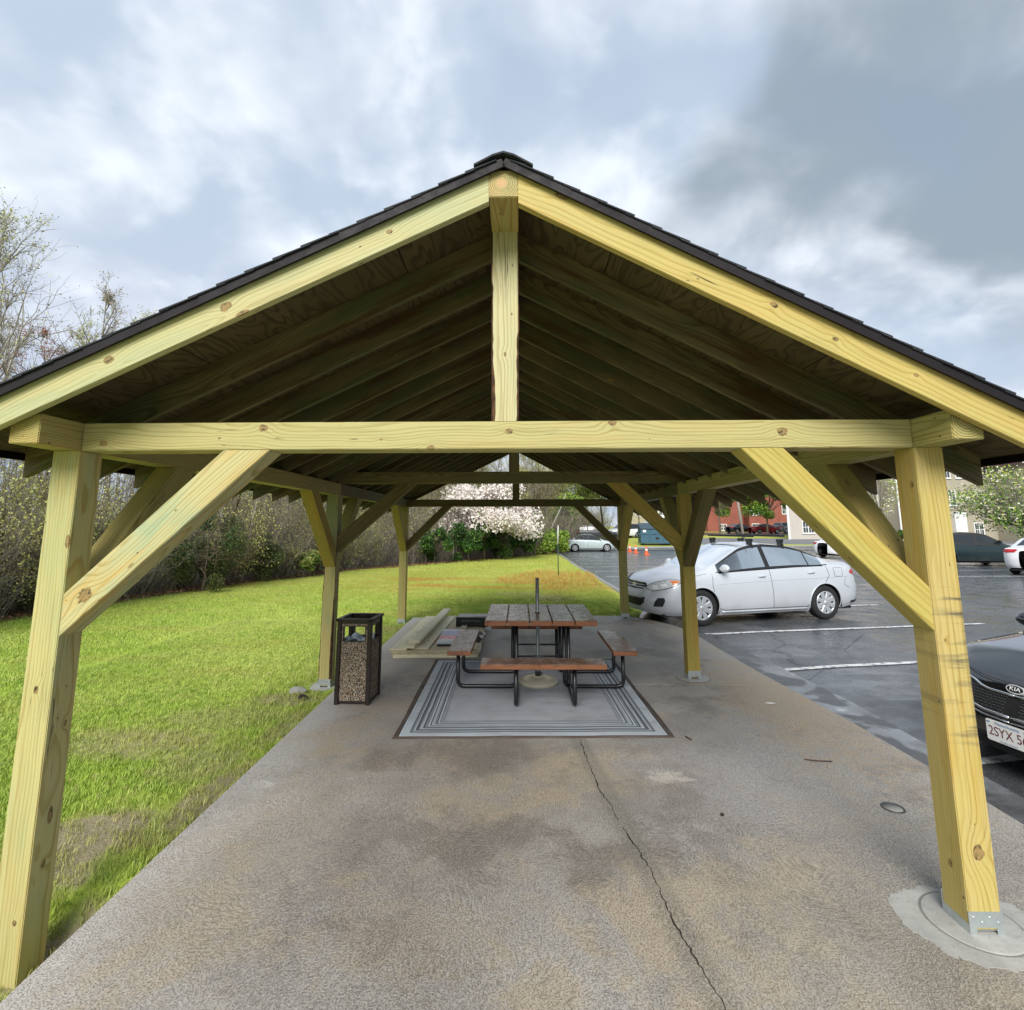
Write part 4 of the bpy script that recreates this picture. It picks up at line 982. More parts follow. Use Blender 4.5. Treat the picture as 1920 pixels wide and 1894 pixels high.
for a in range(4):
    M = Matrix.Rotation(a * H90, 4, 'Z')
    def P_(x0, x1, z0, z1, y0=-.162, y1=-.142):
        mb_.box(x0, x1, y0, y1, z0, z1, M=M)
    mb_ = MB(); P_(-.134, .134, .035, .600); P_(-.134, -.118, .600, .755); P_(.118, .134, .600, .755); P_(-.134, .134, .755, .775)
    mb_.prism([(-.118, .600), (-.09, .600), (-.112, .606), (-.118, .622)], -.1415, -.1605, M=M @ Matrix(((1, 0, 0, 0), (0, 0, 1, 0), (0, 1, 0, 0), (0, 0, 0, 1))))
    mb_.build('aggregate_panel', M_agg, tc)
    mb_ = MB(); P_(-.138, .138, .776, .7995, -.166, -.138); P_(-.138, .138, .014, .034, -.166, -.138); mb_.build('rail', M_bronze, tc)
    mb_ = MB()
    for (x0, x1, z0, z1) in ((-.118, .118, .600, .607), (-.118, .118, .748, .755), (-.118, -.111, .607, .748), (.111, .118, .607, .748)): P_(x0, x1, z0, z1, -.168, -.136)
    mb_.build('opening_rim', M_bronze, tc)
mb = MB(); mb.box(-.125, .125, -.125, .125, .03, .56); mb.build('liner', M_dark, tc)
M_bag = plain('pale_plastic_bag', (.52, .60, .66), .3, 0, .1, 8)
V = []; F = []; n = 14
for j in range(n + 1):
    for i in range(n + 1):
        x = -.128 + .256 * i / n; y = -.128 + .256 * j / n; V.append((x, y, .585 + .03 * math.sin(x * 31 + y * 9) * math.cos(y * 27) + (.02 if i in (0, n) or j in (0, n) else 0)))
for j in range(n):
    for i in range(n): a = j * (n + 1) + i; F.append((a, a + 1, a + n + 2, a + n + 1))
link('bag', np_mesh('bag', V, F, M_bag, True), tc)

# ------------------------------------------------------------------ lumber and materials on the slab
def sheetobj(name, poly, z0, z1, mat, label, cat, group=None):
    cx = sum(p[0] for p in poly) / len(poly); cy = sum(p[1] for p in poly) / len(poly)
    mb = MB(); mb.prism([(x - cx, y - cy) for x, y in poly], 0, z1 - z0); o = mb.build(name, mat, None, .0015); o.location = (cx, cy, z0); return tag(o, label, cat, group)
def plank(name, a, b, w, z0, th, label, cat, mat=None, group=None):
    A = Vector((*a, 0)); B = Vector((*b, 0)); L = (B - A).length; mb = MB(); mb.box(0, L, -w / 2, w / 2, 0, th)
    o = mb.build(name, mat or W_board, None, .003); o.location = (A.x, A.y, z0); o.rotation_euler = (0, 0, math.atan2(B.y - A.y, B.x - A.x)); return tag(o, label, cat, group)
Q0 = [(-1.60, 7.20), (-.42, 7.26), (-.50, 9.68), (-1.66, 9.62)]
sheetobj('wood_runner', [(-1.58, 7.20), (-.44, 7.25), (-.44, 7.34), (-1.58, 7.29)], 0, .038, W_board, 'pale wood runner carrying the near end of the sheet stack', 'lumber')
sheetobj('wood_runner', [(-1.62, 9.5), (-.5, 9.56), (-.5, 9.65), (-1.62, 9.59)], 0, .038, W_board, 'pale wood runner carrying the far end of the sheet stack', 'lumber')
for i, (dx, dy, l) in enumerate(((.0, .0, 'lowest plywood sheet of the stack beside the picnic table'), (.012, .012, 'middle plywood sheet of the stack beside the picnic table'), (-.025, -.015, 'dark-edged top plywood sheet of the stack beside the picnic table'))):
    sheetobj('plywood_sheet', [(x + dx, y + dy) for x, y in Q0], .038 + i * .0165, .038 + i * .0165 + .016, M_sheet if i != 1 else W_board, l, 'plywood')
zt = .0885
plank('board', (-1.52, 7.24), (-1.49, 9.80), .235, zt, .019, 'wide pale board on the left edge of the sheet stack', 'lumber')
plank('board', (-1.23, 7.30), (-1.17, 9.85), .225, zt, .019, 'wide pale board second from the left on the sheet stack', 'lumber')
plank('board', (-1.37, 7.26), (-1.32, 9.98), .13, zt + .020, .036, 'long narrow board lying under the topmost board of the stack', 'lumber')
plank('board', (-1.335, 7.42), (-1.27, 10.2), .14, zt + .0565, .038, 'long pale two-by-six on top of the stacked boards', 'lumber')
plank('board', (-.72, 7.27), (-.46, 7.36), .07, zt, .03, 'short offcut at the near right corner of the sheet stack', 'lumber')
plank('board', (-.80, 8.75), (-.72, 9.75), .09, zt, .025, 'thin pale strip lying beside the flat black box', 'lumber')
# shingle bundle wrapped in printed plastic
def bundle_mat():
    t = NT('printed_bundle_wrap'); p = t.obj(); x, y, z = t.sep(p)
    n = t.noise(p, 9.0, 3.0); v = t.vor(t.vm('MULTIPLY', p, (1, 1, 0)), 9.0)
    y2 = t.m('ADD', y, t.m('MULTIPLY', t.m('SUBTRACT', n, .5), .05))
    c = t.mix(t.ramp(y2, -.02, .02), (.72, .14, .20), (.16, .27, .55)); c = t.mix(t.ramp(y2, -.25, -.30), c, (.52, .58, .60)); c = t.mix(t.ramp(y2, .30, .36), c, (.55, .58, .75))
    w = t.m('MULTIPLY', t.ramp(v, .22, .16), t.ramp(t.m('ABSOLUTE', t.m('ADD', x, .02)), .14, .05)); c = t.mix(t.m('MULTIPLY', w, .85), c, (.80, .80, .84))
    r = t.ramp(t.noise(p, 30.0, 2.0), .5, .7, 0, .5); c = t.mix(r, c, (.60, .62, .70))
    return t.fin(c, .25, t.bump(t.noise(p, 16.0, 3.0), .25, .006))
bd = empty('shingle_bundle', (-.89, 7.93, zt), R(2), 'roof shingle bundle in blue and pink printed wrap lying left of the bench', 'bundle')
mb = MB(); mb.box(-.155, .155, -.45, .45, .0, .022); mb.build('shingles', M_shingle, bd, .002)
mb = MB(); mb.box(-.165, .165, -.43, .47, .0225, .060); mb.build('wrap', bundle_mat(), bd, .008)
# black box with pale lettering on its front
bx = empty('cardboard_box', (-.66, 9.05, zt), R(-4), 'flat black box with faint white lettering on the sheet stack', 'box')
M_blackbox = plain('black_printed_card', (.014, .013, .013), .45); M_whitecard = plain('white_card', (.62, .58, .55), .6)
mb = MB(); mb.box(-.27, .27, -.16, .16, 0, .15); mb.build('carton', M_blackbox, bx, .002)
mb = MB(); mb.box(-.26, .255, -.15, .15, .151, .158); mb.prism([(.02, -.17), (.28, -.12), (.27, .12), (.03, .05)], .16, .172); mb.build('paper_sheet', M_whitecard, bx)
def text_mesh(name, body, size, mat, parent, M, ext=.0006, align='CENTER', sx=1.0):
    cu = bpy.data.curves.new(name, 'FONT'); cu.body = body; cu.size = size; cu.extrude = ext; cu.align_x = align; cu.align_y = 'CENTER'
    ob = bpy.data.objects.new(name + '_tmp', cu); COL.objects.link(ob); dg = bpy.context.evaluated_depsgraph_get()
    me = bpy.data.meshes.new_from_object(ob.evaluated_get(dg)); COL.objects.unlink(ob); bpy.data.objects.remove(ob)
    me.materials.clear(); me.materials.append(mat); me.transform(Matrix.Diagonal((sx, 1, 1, 1))); o = link(name, me, parent); o.matrix_local = M; return o
MF = Matrix.Rotation(H90, 4, 'X')
M_faint = plain('faint_grey_print', (.22, .21, .20), .6); mb = MB(); xx = -.17; g = random.Random(3)   # worn, unreadable print
for w in (.018, .014, .016, .012, .020, .010, .016, .0, .018, .012, .016, .018, .010):
    if w: mb.box(xx, xx + w, -.1612, -.1602, .082 + g.uniform(0, .004), .104 - g.uniform(0, .004)); mb.box(xx + w * .3, xx + w * 1.25, -.1611, -.1603, .090, .095)
    xx += w * 1.35 + .004 if w else .016
o = mb.build('lettering', M_faint, bx); o['kind'] = 'stuff'
# black bag with crumpled white paper
bg = empty('tool_bag', (-.52, 8.0, zt), R(-8), 'open black bag with crumpled white paper right of the shingle bundle', 'bag')
M_blackbag = plain('black_fabric', (.012, .013, .014), .6, 0, .3, 30, .3)
V = []; F = []; n = 16
for j in range(n + 1):
    for i in range(n + 1):
        u = i / n * 2 - 1; v = j / n * 2 - 1; h = .085 * (1 - abs(u) ** 3) * (1 - abs(v) ** 3) + .012 * math.sin(i * 1.9 + j) * math.sin(j * 2.3); V.append((u * .105, v * .27, max(0.001, h)))
for j in range(n):
    for i in range(n): a = j * (n + 1) + i; F.append((a, a + 1, a + n + 2, a + n + 1))
link('body', np_mesh('bag_body', V, F, M_blackbag, True), bg)
rg = random.Random(2)
for (cx, cy, cz) in ((-.035, .05, .098), (.085, .11, .05), (.095, -.09, .05)):
    bm = bmesh.new(); bmesh.ops.create_icosphere(bm, subdivisions=2, radius=.034)
    for v in bm.verts: v.co *= 1 + rg.uniform(-.4, .35); v.co.z *= .7
    me = bpy.data.meshes.new('paper'); bm.to_mesh(me); bm.free(); me.materials.append(M_whitecard); link('paper', me, bg, loc=(cx, cy, cz))
# loose bits: a stone in the grass by the middle post, twigs and leaves on the slab
def rock(name, loc, sc, mat, label, cat, seed):
    g = random.Random(seed); bm = bmesh.new(); bmesh.ops.create_icosphere(bm, subdivisions=2, radius=1)
    for v in bm.verts: v.co *= 1 + g.uniform(-.18, .18); v.co = Vector((v.co.x * sc[0], v.co.y * sc[1], v.co.z * sc[2]))
    me = bpy.data.meshes.new(name); bm.to_mesh(me); bm.free(); me.materials.append(mat); o = link(name, me, None, loc=loc); return tag(o, label, cat)
rock('stone', (-2.36, 6.02, -.06), (.10, .06, .035), M_pier_in, 'flat stone in the grass at the foot of the left middle post', 'stone', 1)
rock('stone', (-2.2, 5.78, -.055), (.05, .04, .03), M_crack, 'small dark stone at the slab edge before the left middle post', 'stone', 5)
rock('pebble', (1.365, 3.44, .008), (.013, .010, .008), M_crack, 'dark pebble lying right of the slab crack', 'pebble', 2)
rock('pebble', (2.28, 2.35, .008), (.012, .009, .007), M_crack, 'dark pebble in front of the right front footing', 'pebble', 3)
rock('paper_scrap', (2.62, 5.45, .006), (.05, .025, .005), M_whitecard, 'white scrap on the slab right of the rug', 'litter', 6)
mb = MB(); mb.tube([(2.28, 4.20, .008), (2.36, 4.17, .010), (2.47, 4.17, .007)], .004, 5); o = mb.build('twig', M_bark); tag(o, 'thin twig lying on the slab near the car park edge', 'twig')
mb = MB(); mb.tube([(1.52, 4.62, .007), (1.545, 4.55, .009)], .006, 5); o = mb.build('twig', M_bark); tag(o, 'short twig by the near right corner of the rug', 'twig')
# ------------------------------------------------------------------ cars
def paintm(name, col, metal=.35, rough=.22, coat=1.0):
    t = NT(name); p = t.obj(); n = t.noise(p, 2.2, 4.0, .6); s = t.noise(p, 140.0, 2.0)
    low = t.ramp(t.sep(p)[2], .55, .15)
    c = t.mix(t.ramp(n, .4, .7, 0, .12), col, tuple(v * .75 for v in col)); c = t.mix(t.m('MULTIPLY', low, t.ramp(n, .35, .65, .05, .3)), c, (.20, .19, .18))
    m = t.fin(c, t.ramp(n, .3, .7, rough, rough + .1), None, metal); t.b.inputs['Coat Weight'].default_value = coat; t.b.inputs['Coat Roughness'].default_value = .04; return m
def glassm(name, tint, alpha):
    t = NT(name); tr = t.n('ShaderNodeBsdfTransparent'); tr.inputs[0].default_value = (*tint, 1); gl = t.n('ShaderNodeBsdfGlossy'); gl.inputs['Roughness'].default_value = .02; gl.inputs[0].default_value = (.95, .98, 1, 1)
    fr = t.n('ShaderNodeFresnel'); fr.inputs[0].default_value = 1.5; mx = t.n('ShaderNodeMixShader'); f = t.m('ADD', t.m('MULTIPLY', fr.outputs[0], .9), alpha, clamp=True)
    t.l(f, mx.inputs[0]); t.l(tr.outputs[0], mx.inputs[1]); t.l(gl.outputs[0], mx.inputs[2]); t.l(mx.outputs[0], t.out.inputs[0]); t.t.nodes.remove(t.b); return t.mat
M_glass = glassm('car_glass', (.40, .50, .50), .07); M_dglass = plain('dark_car_glass', (.018, .022, .026), .04, 0, .1, 4, Specular_IOR_Level=.9)
M_black = plain('black_trim', (.014, .014, .015), .45); M_tyre = plain('tyre_rubber', (.016, .016, .017), .8, 0, .3, 40, .3)
M_rim = plain('silver_wheel_cover', (.62, .64, .66), .28, .6, .08, 12); M_rimd = plain('wheel_shadow', (.010, .010, .010), .7)
M_chrome = plain('chrome', (.78, .80, .82), .08, 1.0, .05, 10); M_lens = plain('clear_lamp_lens', (.55, .58, .60), .12, .0, .30, 16, Specular_IOR_Level=.8)
M_red = plain('red_lamp_lens', (.50, .012, .015), .12, 0, .25, 20); M_amb = plain('amber_lamp_lens', (.75, .22, .05), .15); M_seat = plain('grey_seat_fabric', (.20, .20, .195), .85)
M_seam = plain('panel_gap', (.020, .021, .023), .7); M_plate = plain('number_plate_white', (.80, .80, .78), .4, 0, .05)

class Car:
    def __init__(s, name, label, L, W, H, wb, foh, Rw, T, S, Wt, zb, paint, cat='car', group=None, dens=.045, Wm=None, glass=None, nose=.10, tail=.06, hero=True, rimstyle='cover'):
        s.L, s.W, s.H, s.wb, s.foh, s.Rw = L, W, H, wb, foh, Rw; s.hero = hero; s.paint = paint
        xs = np.linspace(0, L, 400)
        def sm(tab, k=9):
            y = np.interp(xs, [a for a, b in tab], [b for a, b in tab]); ker = np.hanning(k + 2)[1:-1]; ker /= ker.sum()
            yp = np.pad(y, k // 2, mode='edge'); return np.convolve(yp, ker, 'valid')
        s.xs = xs; s.Tt = sm(T, 15); s.St = sm(S, 31); s.Wtt = sm(Wt, 31); s.zbt = sm(zb, 15)
        s.root = empty(name, (0, 0, 0), 0, label, cat, group)
        s.Lf, s.Lr, s.nose, s.tail = .80, .62, nose, tail
        s.axf = foh; s.axr = foh + wb; s.Ra = Rw + .045; s.dens = dens; s.glassm = glass or (M_glass if hero else M_dglass)
    T = lambda s, x: float(np.interp(x, s.xs, s.Tt)); Sh = lambda s, x: float(np.interp(x, s.xs, s.St)); Wf = lambda s, x: float(np.interp(x, s.xs, s.Wtt)); zb = lambda s, x: float(np.interp(x, s.xs, s.zbt))
    def Wb(s, x):
        w = s.W / 2
        if x < s.Lf: w *= max(0, 1 - (1 - max(x, 0) / s.Lf) ** 2.7) ** (1 / 2.9)
        r = s.L - x
        if r < s.Lr: w *= max(0, 1 - (1 - max(r, 0) / s.Lr) ** 3.0) ** (1 / 3.2)
        return w
    GV = ([0, .10, .28, .5, .72, .9, 1.0], [.90, .955, .985, 1.0, .995, .975, .945])
    def side(s, x, z):
        """half width of the body at station x, height z"""
        zb, S, T = s.zb(x), s.Sh(x), s.T(x); W = s.Wb(x)
        if z <= S: return W * float(np.interp((z - zb) / (S - zb), *s.GV))
        e = T - s.crown(x); t = min(1, (z - S) / max(e - S, .01)); return W * (.945 + (s.Wf(x) - .945) * t)
    def crown(s, x): return min(.045, max(.008, (s.T(x) - s.Sh(x)) * .4))
    def warp(s, x, y, z):
        """nose and tail lean"""
        def ss(t): t = min(1, max(0, t)); return t * t * (3 - 2 * t)
        xx = x
        if x < .7: xx += s.nose * ss((z - .42) / .38) * (1 - x / .7) ** 1.5 + .06 * ss((.32 - z) / .2) * (1 - x / .7)
        r = s.L - x
        if r < .6: xx -= s.tail * ss((z - .55) / .4) * (1 - r / .6) + .07 * ss((.38 - z) / .22) * (1 - r / .6)
        return (xx - s.L / 2, y, z)
    def section(s, x, nl, nu, nt):
        zb, S, T = s.zb(x), s.Sh(x), s.T(x); W = s.Wb(x); out = []
        for i in range(nl + 1):
            z = zb + (S - zb) * i / nl; out.append((s.side(x, z), z))
        e = T - s.crown(x); wt = W * s.Wf(x)
        for i in range(1, nu + 1): t = i / nu; out.append((W * .945 + (wt - W * .945) * t, S + (e - S) * t))
        for i in range(1, nt + 1):
            a = i / nt; out.append((wt * (1 - a), e + (T - e) * (1 - (1 - a) ** 2.2)))
        return out
    def body(s, gx, ws, rs, frame=.035):
        """gx: side glass spans; ws / rs: windscreen and rear screen x spans"""
        nl, nu, nt = (13, 9, 8) if s.hero else (9, 5, 5); N = nl + nu + nt + 1
        st = set(); x = 0.0
        for k in range(9): st.add(round(.10 * (k / 9) ** 1.8, 4)); st.add(round(s.L - .08 * (k / 9) ** 1.8, 4))
        x = .10
        while x < s.L - .08: st.add(round(x, 4)); x += s.dens
        for a, b in gx: st |= {round(a, 4), round(b, 4)}
        for a in (ws[0], ws[1], rs[0], rs[1]): st.add(round(a, 4))
        st = sorted(st); st = [a for i, a in enumerate(st) if i == 0 or a - st[i - 1] > .006 or any(abs(a - q) < 1e-3 for g in gx for q in g)]
        V = []; keep = {}
        for x in st:
            sec = s.section(x, nl, nu, nt)
            for sg in (1, -1):
                for (y, z) in sec:
                    xx, yy, zz = x, y, z
                    V.append((xx, sg * yy, zz))
        def vid(i, sg, k): return i * 2 * N + (0 if sg > 0 else N) + k
        # wheel arches: corners that fall inside the arch and touch a face reaching outside move onto the arch circle
        inside = {}
        for i in range(len(V)):
            for ax in (s.axf, s.axr):
                if (i % N) <= nl and math.hypot(V[i][0] - ax, V[i][2] - s.Rw) < s.Ra: inside[i] = ax
        move = set(); ns = len(st)
        for i in range(ns - 1):
            for sg in (1, -1):
                for k in range(nl):
                    q = [vid(i, sg, k), vid(i + 1, sg, k), vid(i + 1, sg, k + 1), vid(i, sg, k + 1)]; c_ = sum(a in inside for a in q)
                    if 0 < c_ < 4: move |= {a for a in q if a in inside}
        for a in move:
            ax = inside[a]; x_, y_, z_ = V[a]; d = max(1e-6, math.hypot(x_ - ax, z_ - s.Rw)); xx = ax + (x_ - ax) * s.Ra / d; zz = max(s.zb(xx), s.Rw + (z_ - s.Rw) * s.Ra / d); V[a] = (xx, math.copysign(s.side(xx, zz) + .004, y_), zz)
        F = {'paint': [], 'glass': [], 'trim': []}; GT = []
        for i in range(len(st) - 1):
            xm = (st[i] + st[i + 1]) / 2
            for sg in (1, -1):
                for k in range(N - 1):
                    q = [vid(i, sg, k), vid(i + 1, sg, k), vid(i + 1, sg, k + 1), vid(i, sg, k + 1)]
                    if sg < 0: q = q[::-1]
                    if all(a in inside for a in q): continue
                    kind = 'paint'
                    hgt = s.T(xm) - s.crown(xm) - s.Sh(xm)
                    if nl <= k < nl + nu and any(a - 1e-4 < xm < b + 1e-4 for a, b in gx) and hgt > .07:
                        u = k - nl
                        kind = 'glass' if 1 <= u < nu - 1 else 'trim'
                    elif nl <= k < nl + nu and gx[0][0] < xm < gx[-1][1] and hgt > .07: kind = 'trim'
                    elif k >= nl + nu and (ws[0] < xm < ws[1] or rs[0] < xm < rs[1]) and k > nl + nu + (0 if s.hero else 0): kind = 'glass'
                    F[kind].append(q)
                    if kind == 'glass': GT.append((0, k >= nl + nu))
        Wv = np.array([s.warp(*v) for v in V])
        def sub(fs, name, mat, off=0.0, par=None, sm=True):
            fs = np.array(fs); u, inv = np.unique(fs, return_inverse=True); vv = Wv[u].copy()
            if off: vv[:, 1] += np.sign(vv[:, 1]) * off; vv[:, 2] += off * .6 * (abs(vv[:, 1]) < s.W * .36)
            return link(name, np_mesh(name, vv, inv.reshape(fs.shape), mat, sm), par or s.root)
        b = sub(F['paint'], 'body', s.paint); s.bodyo = b
        if F['trim']: sub(F['trim'], 'window_frame', M_black)
        # split glass by pane
        G = np.array(F['glass']); cx = np.array([np.mean([V[a][0] for a in q]) for q in G]); cy = np.array([np.mean([V[a][1] for a in q]) for q in G])
        top = np.array([a[1] for a in GT])
        for a, b_ in gx:
            for sg in (1, -1):
                m = (~top) & (cx > a) & (cx < b_) & (np.sign(cy) == sg)
                if m.any(): sub(G[m], 'side_window', s.glassm)
        for (a, b_), nm in ((ws, 'windscreen'), (rs, 'rear_window')):
            m = top & (cx > a) & (cx < b_)
            if m.any(): sub(G[m], nm, s.glassm)
        for ax in (s.axf, s.axr):
            for sg in (1, -1):
                P = []
                for k in range(37):
                    a = math.pi * (-.10 + 1.20 * k / 36); x_, z_ = ax + s.Ra * math.cos(a), s.Rw + s.Ra * math.sin(a)
                    if z_ < s.zb(x_) - .005: continue
                    w = s.warp(x_, s.side(x_, z_), z_); P.append((w[0], sg * (w[1] + .001), w[2]))
                mb = MB(); mb.tube(P, .011, 6); mb.build('arch_lip', s.paint, s.root)
        # underside and wheel wells
        mb = MB(); zb = .17
        mb.box(.25 - s.L / 2, s.L - .3 - s.L / 2, -s.W * .40, s.W * .40, zb, zb + .05)
        mb.build('floor_pan', M_black, s.root)
        for ax in (s.axf, s.axr):
            for sg in (1, -1):
                mb = MB(); vs = []; fs = []; n = 24
                for k in range(n + 1):
                    a = math.pi * (k / n) * 1.16 - .25; c_, s_ = math.cos(a), math.sin(a)
                    for yy in (s.W / 2 - .012, s.W / 2 - .26): vs.append((ax - s.L / 2 + s.Ra * c_, sg * yy, s.Rw + s.Ra * s_))
                    vs.append((ax - s.L / 2 + .02 * c_, sg * (s.W / 2 - .261), s.Rw + .02 * s_))
                for k in range(n):
                    a = 3 * k; fs += [(a, a + 3, a + 4, a + 1), (a + 1, a + 4, a + 5, a + 2)]
                mb.add(vs, fs, 0, True); mb.build('wheel_well', M_black, s.root)
        return s
    def wheels(s, style='cover', rim=None):
        Rw = s.Rw; rr = Rw * .665; tw = .205
        mb = MB(); mb.lathe([(rr, -tw / 2 + .01), (rr + .02, -tw / 2), (Rw - .03, -tw / 2 - .004), (Rw - .006, -tw / 2 + .02), (Rw, -tw / 2 + .05), (Rw, tw / 2 - .05), (Rw - .006, tw / 2 - .02), (Rw - .03, tw / 2 + .004), (rr + .02, tw / 2), (rr, tw / 2 - .01)], 40 if s.hero else 24, axis='y')
        tyre = mb.mesh('wheel', M_tyre)
        mb = MB(); mb.lathe([(0, -tw / 2 + .045), (rr, -tw / 2 + .045)], 32, axis='y', smooth=False); mb.lathe([(0, tw / 2 - .03), (rr, tw / 2 - .03)], 32, axis='y', smooth=False)
        well = mb.mesh('wheel_back', M_rimd)
        mb = MB(); mb.lathe([(rr + .002, -tw / 2 + .012), (rr - .004, -tw / 2 + .002), (rr - .022, -tw / 2 + .006), (rr - .028, -tw / 2 + .03)], 40, axis='y'); mb.lathe([(.0, -tw / 2 - .006), (.03, -tw / 2 - .006), (.048, -tw / 2 + .004), (.055, -tw / 2 + .02)], 20, axis='y')
        ns, w0, w1 = {'cover': (8, .030, .052), 'five': (5, .026, .045), 'ten': (10, .014, .02)}[style]
        for k in range(ns):
            a = 2 * math.pi * (k + .5) / ns; M = Matrix.Rotation(a, 4, 'Y')
            y0 = -tw / 2 + .004; p = [(-w0, y0 + .008, .04), (w0, y0 + .008, .04), (w1, y0 + .008, rr - .012), (-w1, y0 + .008, rr - .012)]
            q = [(-w0 * .7, y0 - .002, .04), (w0 * .7, y0 - .002, .04), (w1 * .8, y0, rr - .012), (-w1 * .8, y0, rr - .012)]; p2 = [(x, y0 + .035, z) for x, y, z in p]
            vs = [M @ Vector(v) for v in p2 + p + q]
            mb.add(vs, [(8, 9, 10, 11), (4, 5, 9, 8), (5, 6, 10, 9), (6, 7, 11, 10), (7, 4, 8, 11), (0, 1, 5, 4), (1, 2, 6, 5), (2, 3, 7, 6), (3, 0, 4, 7)])
        rimm = mb.mesh('rim', rim or M_rim)
        for ax in (s.axf, s.axr):
            for sg in (-1, 1):
                w = link('wheel', tyre, s.root, loc=(ax - s.L / 2, sg * (s.W / 2 - tw / 2 - .018), Rw), rot=(0, 0, 0 if sg < 0 else math.pi))
                link('rim', rimm, w); link('wheel_back', well, w)
    def arc(s):
        """arc length table round the plan outline from the front centre"""
        if not hasattr(s, '_arc'):
            xs = np.concatenate([[0], np.geomspace(.0004, .3, 160), np.linspace(.31, s.L - .31, 200), s.L - np.geomspace(.3, .0004, 160), [s.L]]); ys = np.array([s.Wb(x) for x in xs])
            d = np.hypot(np.diff(xs), np.diff(ys)); s._arc = (np.concatenate([[0], np.cumsum(d)]), xs)
        return s._arc
    def pt(s, a, z, off=.004, sg=1):
        A, X = s.arc(); x = float(np.interp(a, A, X)); y = s.side(x, z)
        x0, x1 = float(np.interp(a - .01, A, X)), float(np.interp(a + .01, A, X)); d = Vector((x1 - x0, s.Wb(x1) - s.Wb(x0))); d = d.normalized() if d.length > 1e-9 else Vector((0, 1)); n = Vector((-d.y, d.x))
        p = s.warp(x, y, z); return Vector((p[0] + n.x * off, sg * (p[1] + n.y * off), p[2]))
    def patch(s, name, poly, mat, off=.004, sides=(-1,), par=None, fromrear=False, xpoly=False, edge=.06):
        A, X = s.arc(); tot = A[-1]
        if xpoly: poly = [(float(np.interp(x, X, A)), z) for x, z in poly]
        elif fromrear: poly = [(tot - a, z) for a, z in poly]
        out = []
        for sg in sides:
            bm = bmesh.new(); vs = [bm.verts.new((a, z, 0)) for a, z in poly]; bm.faces.new(vs)
            for _ in range(5):
                es = [e for e in bm.edges if e.calc_length() > edge]
                if not es: break
                bmesh.ops.triangulate(bm, faces=bm.faces[:]); es = [e for e in bm.edges if e.calc_length() > edge]
                bmesh.ops.subdivide_edges(bm, edges=es, cuts=1, use_grid_fill=True)
            bmesh.ops.triangulate(bm, faces=bm.faces[:])
            for v in bm.verts: v.co = s.pt(v.co.x, v.co.y, off, sg)
            # thickness: skirt back to the body
            r = bmesh.ops.extrude_face_region(bm, geom=bm.faces[:])
            nv = [v for v in r['geom'] if isinstance(v, bmesh.types.BMVert)]
            for v in nv: v.co = Vector((v.co.x * (1 - .0015) + 0, v.co.y * (1 - .006), v.co.z))
            bmesh.ops.recalc_face_normals(bm, faces=bm.faces)
            for f in bm.faces: f.smooth = False
            me = bpy.data.meshes.new(name); bm.to_mesh(me); bm.free(); me.materials.append(mat); out.append(link(name, me, par or s.root))
        return out
    def seam(s, name, pts, r=.004, sides=(-1, 1), mat=None, off=.0015):
        """thin line laid on the flank; pts are (x from nose, z)"""
        A, X = s.arc()
        for sg in sides:
            P = []
            for (x0, z0), (x1, z1) in zip(pts[:-1], pts[1:]):
                n = max(1, int(math.hypot(x1 - x0, z1 - z0) / .06))
                for k in range(n): x = x0 + (x1 - x0) * k / n; z = z0 + (z1 - z0) * k / n; P.append(s.pt(float(np.interp(x, X, A)), z, off, sg))
            P.append(s.pt(float(np.interp(pts[-1][0], X, A)), pts[-1][1], off, sg))
            mb = MB(); mb.tube(P, r, 5); mb.build(name, mat or M_seam, s.root)
    def handle(s, x, z, sides=(-1, 1), mat=None):
        for sg in sides:
            y = s.side(x, z) + .012; mb = MB(); mb.tube([(x - .085 - s.L / 2, sg * (y - .018), z), (x - .06 - s.L / 2, sg * (y + .010), z + .004), (x + .06 - s.L / 2, sg * (y + .010), z + .006), (x + .085 - s.L / 2, sg * (y - .018), z + .004)], [.010, .014, .014, .010], 8)
            mb.build('door_handle', mat or s.paint, s.root)
    def mirror(s, x, z, mat=None, sides=(-1, 1)):
        for sg in sides:
            y = s.side(x, z); bm = bmesh.new(); bmesh.ops.create_icosphere(bm, subdivisions=3, radius=1)
            for v in bm.verts:
                c = v.co; v.co = Vector((c.x * .07 + (.02 if c.z > 0 else 0), c.y * .115, c.z * .075)); 
                if v.co.x > .045: v.co.x = .045
            bmesh.ops.translate(bm, verts=bm.verts, vec=(x - s.L / 2 - .02, sg * (y + .12), z + .06))
            me = bpy.data.meshes.new('mirror'); bm.to_mesh(me); bm.free(); me.materials.append(mat or s.paint)
            for p in me.polygons: p.use_smooth = True
            mo = link('mirror', me, s.root); mb = MB(); mb.tube([(x - s.L / 2, sg * (y - .01), z + .01), (x - s.L / 2 - .01, sg * (y + .06), z + .02)], [.022, .018], 8); mb.build('mirror_stalk', M_black, mo)
    def place(s, x, y, heading, z=0.0):
        """heading: direction the nose points, degrees from +X"""
        s.root.location = (x, y, z); s.root.rotation_euler = (0, 0, R(heading) + math.pi); return s
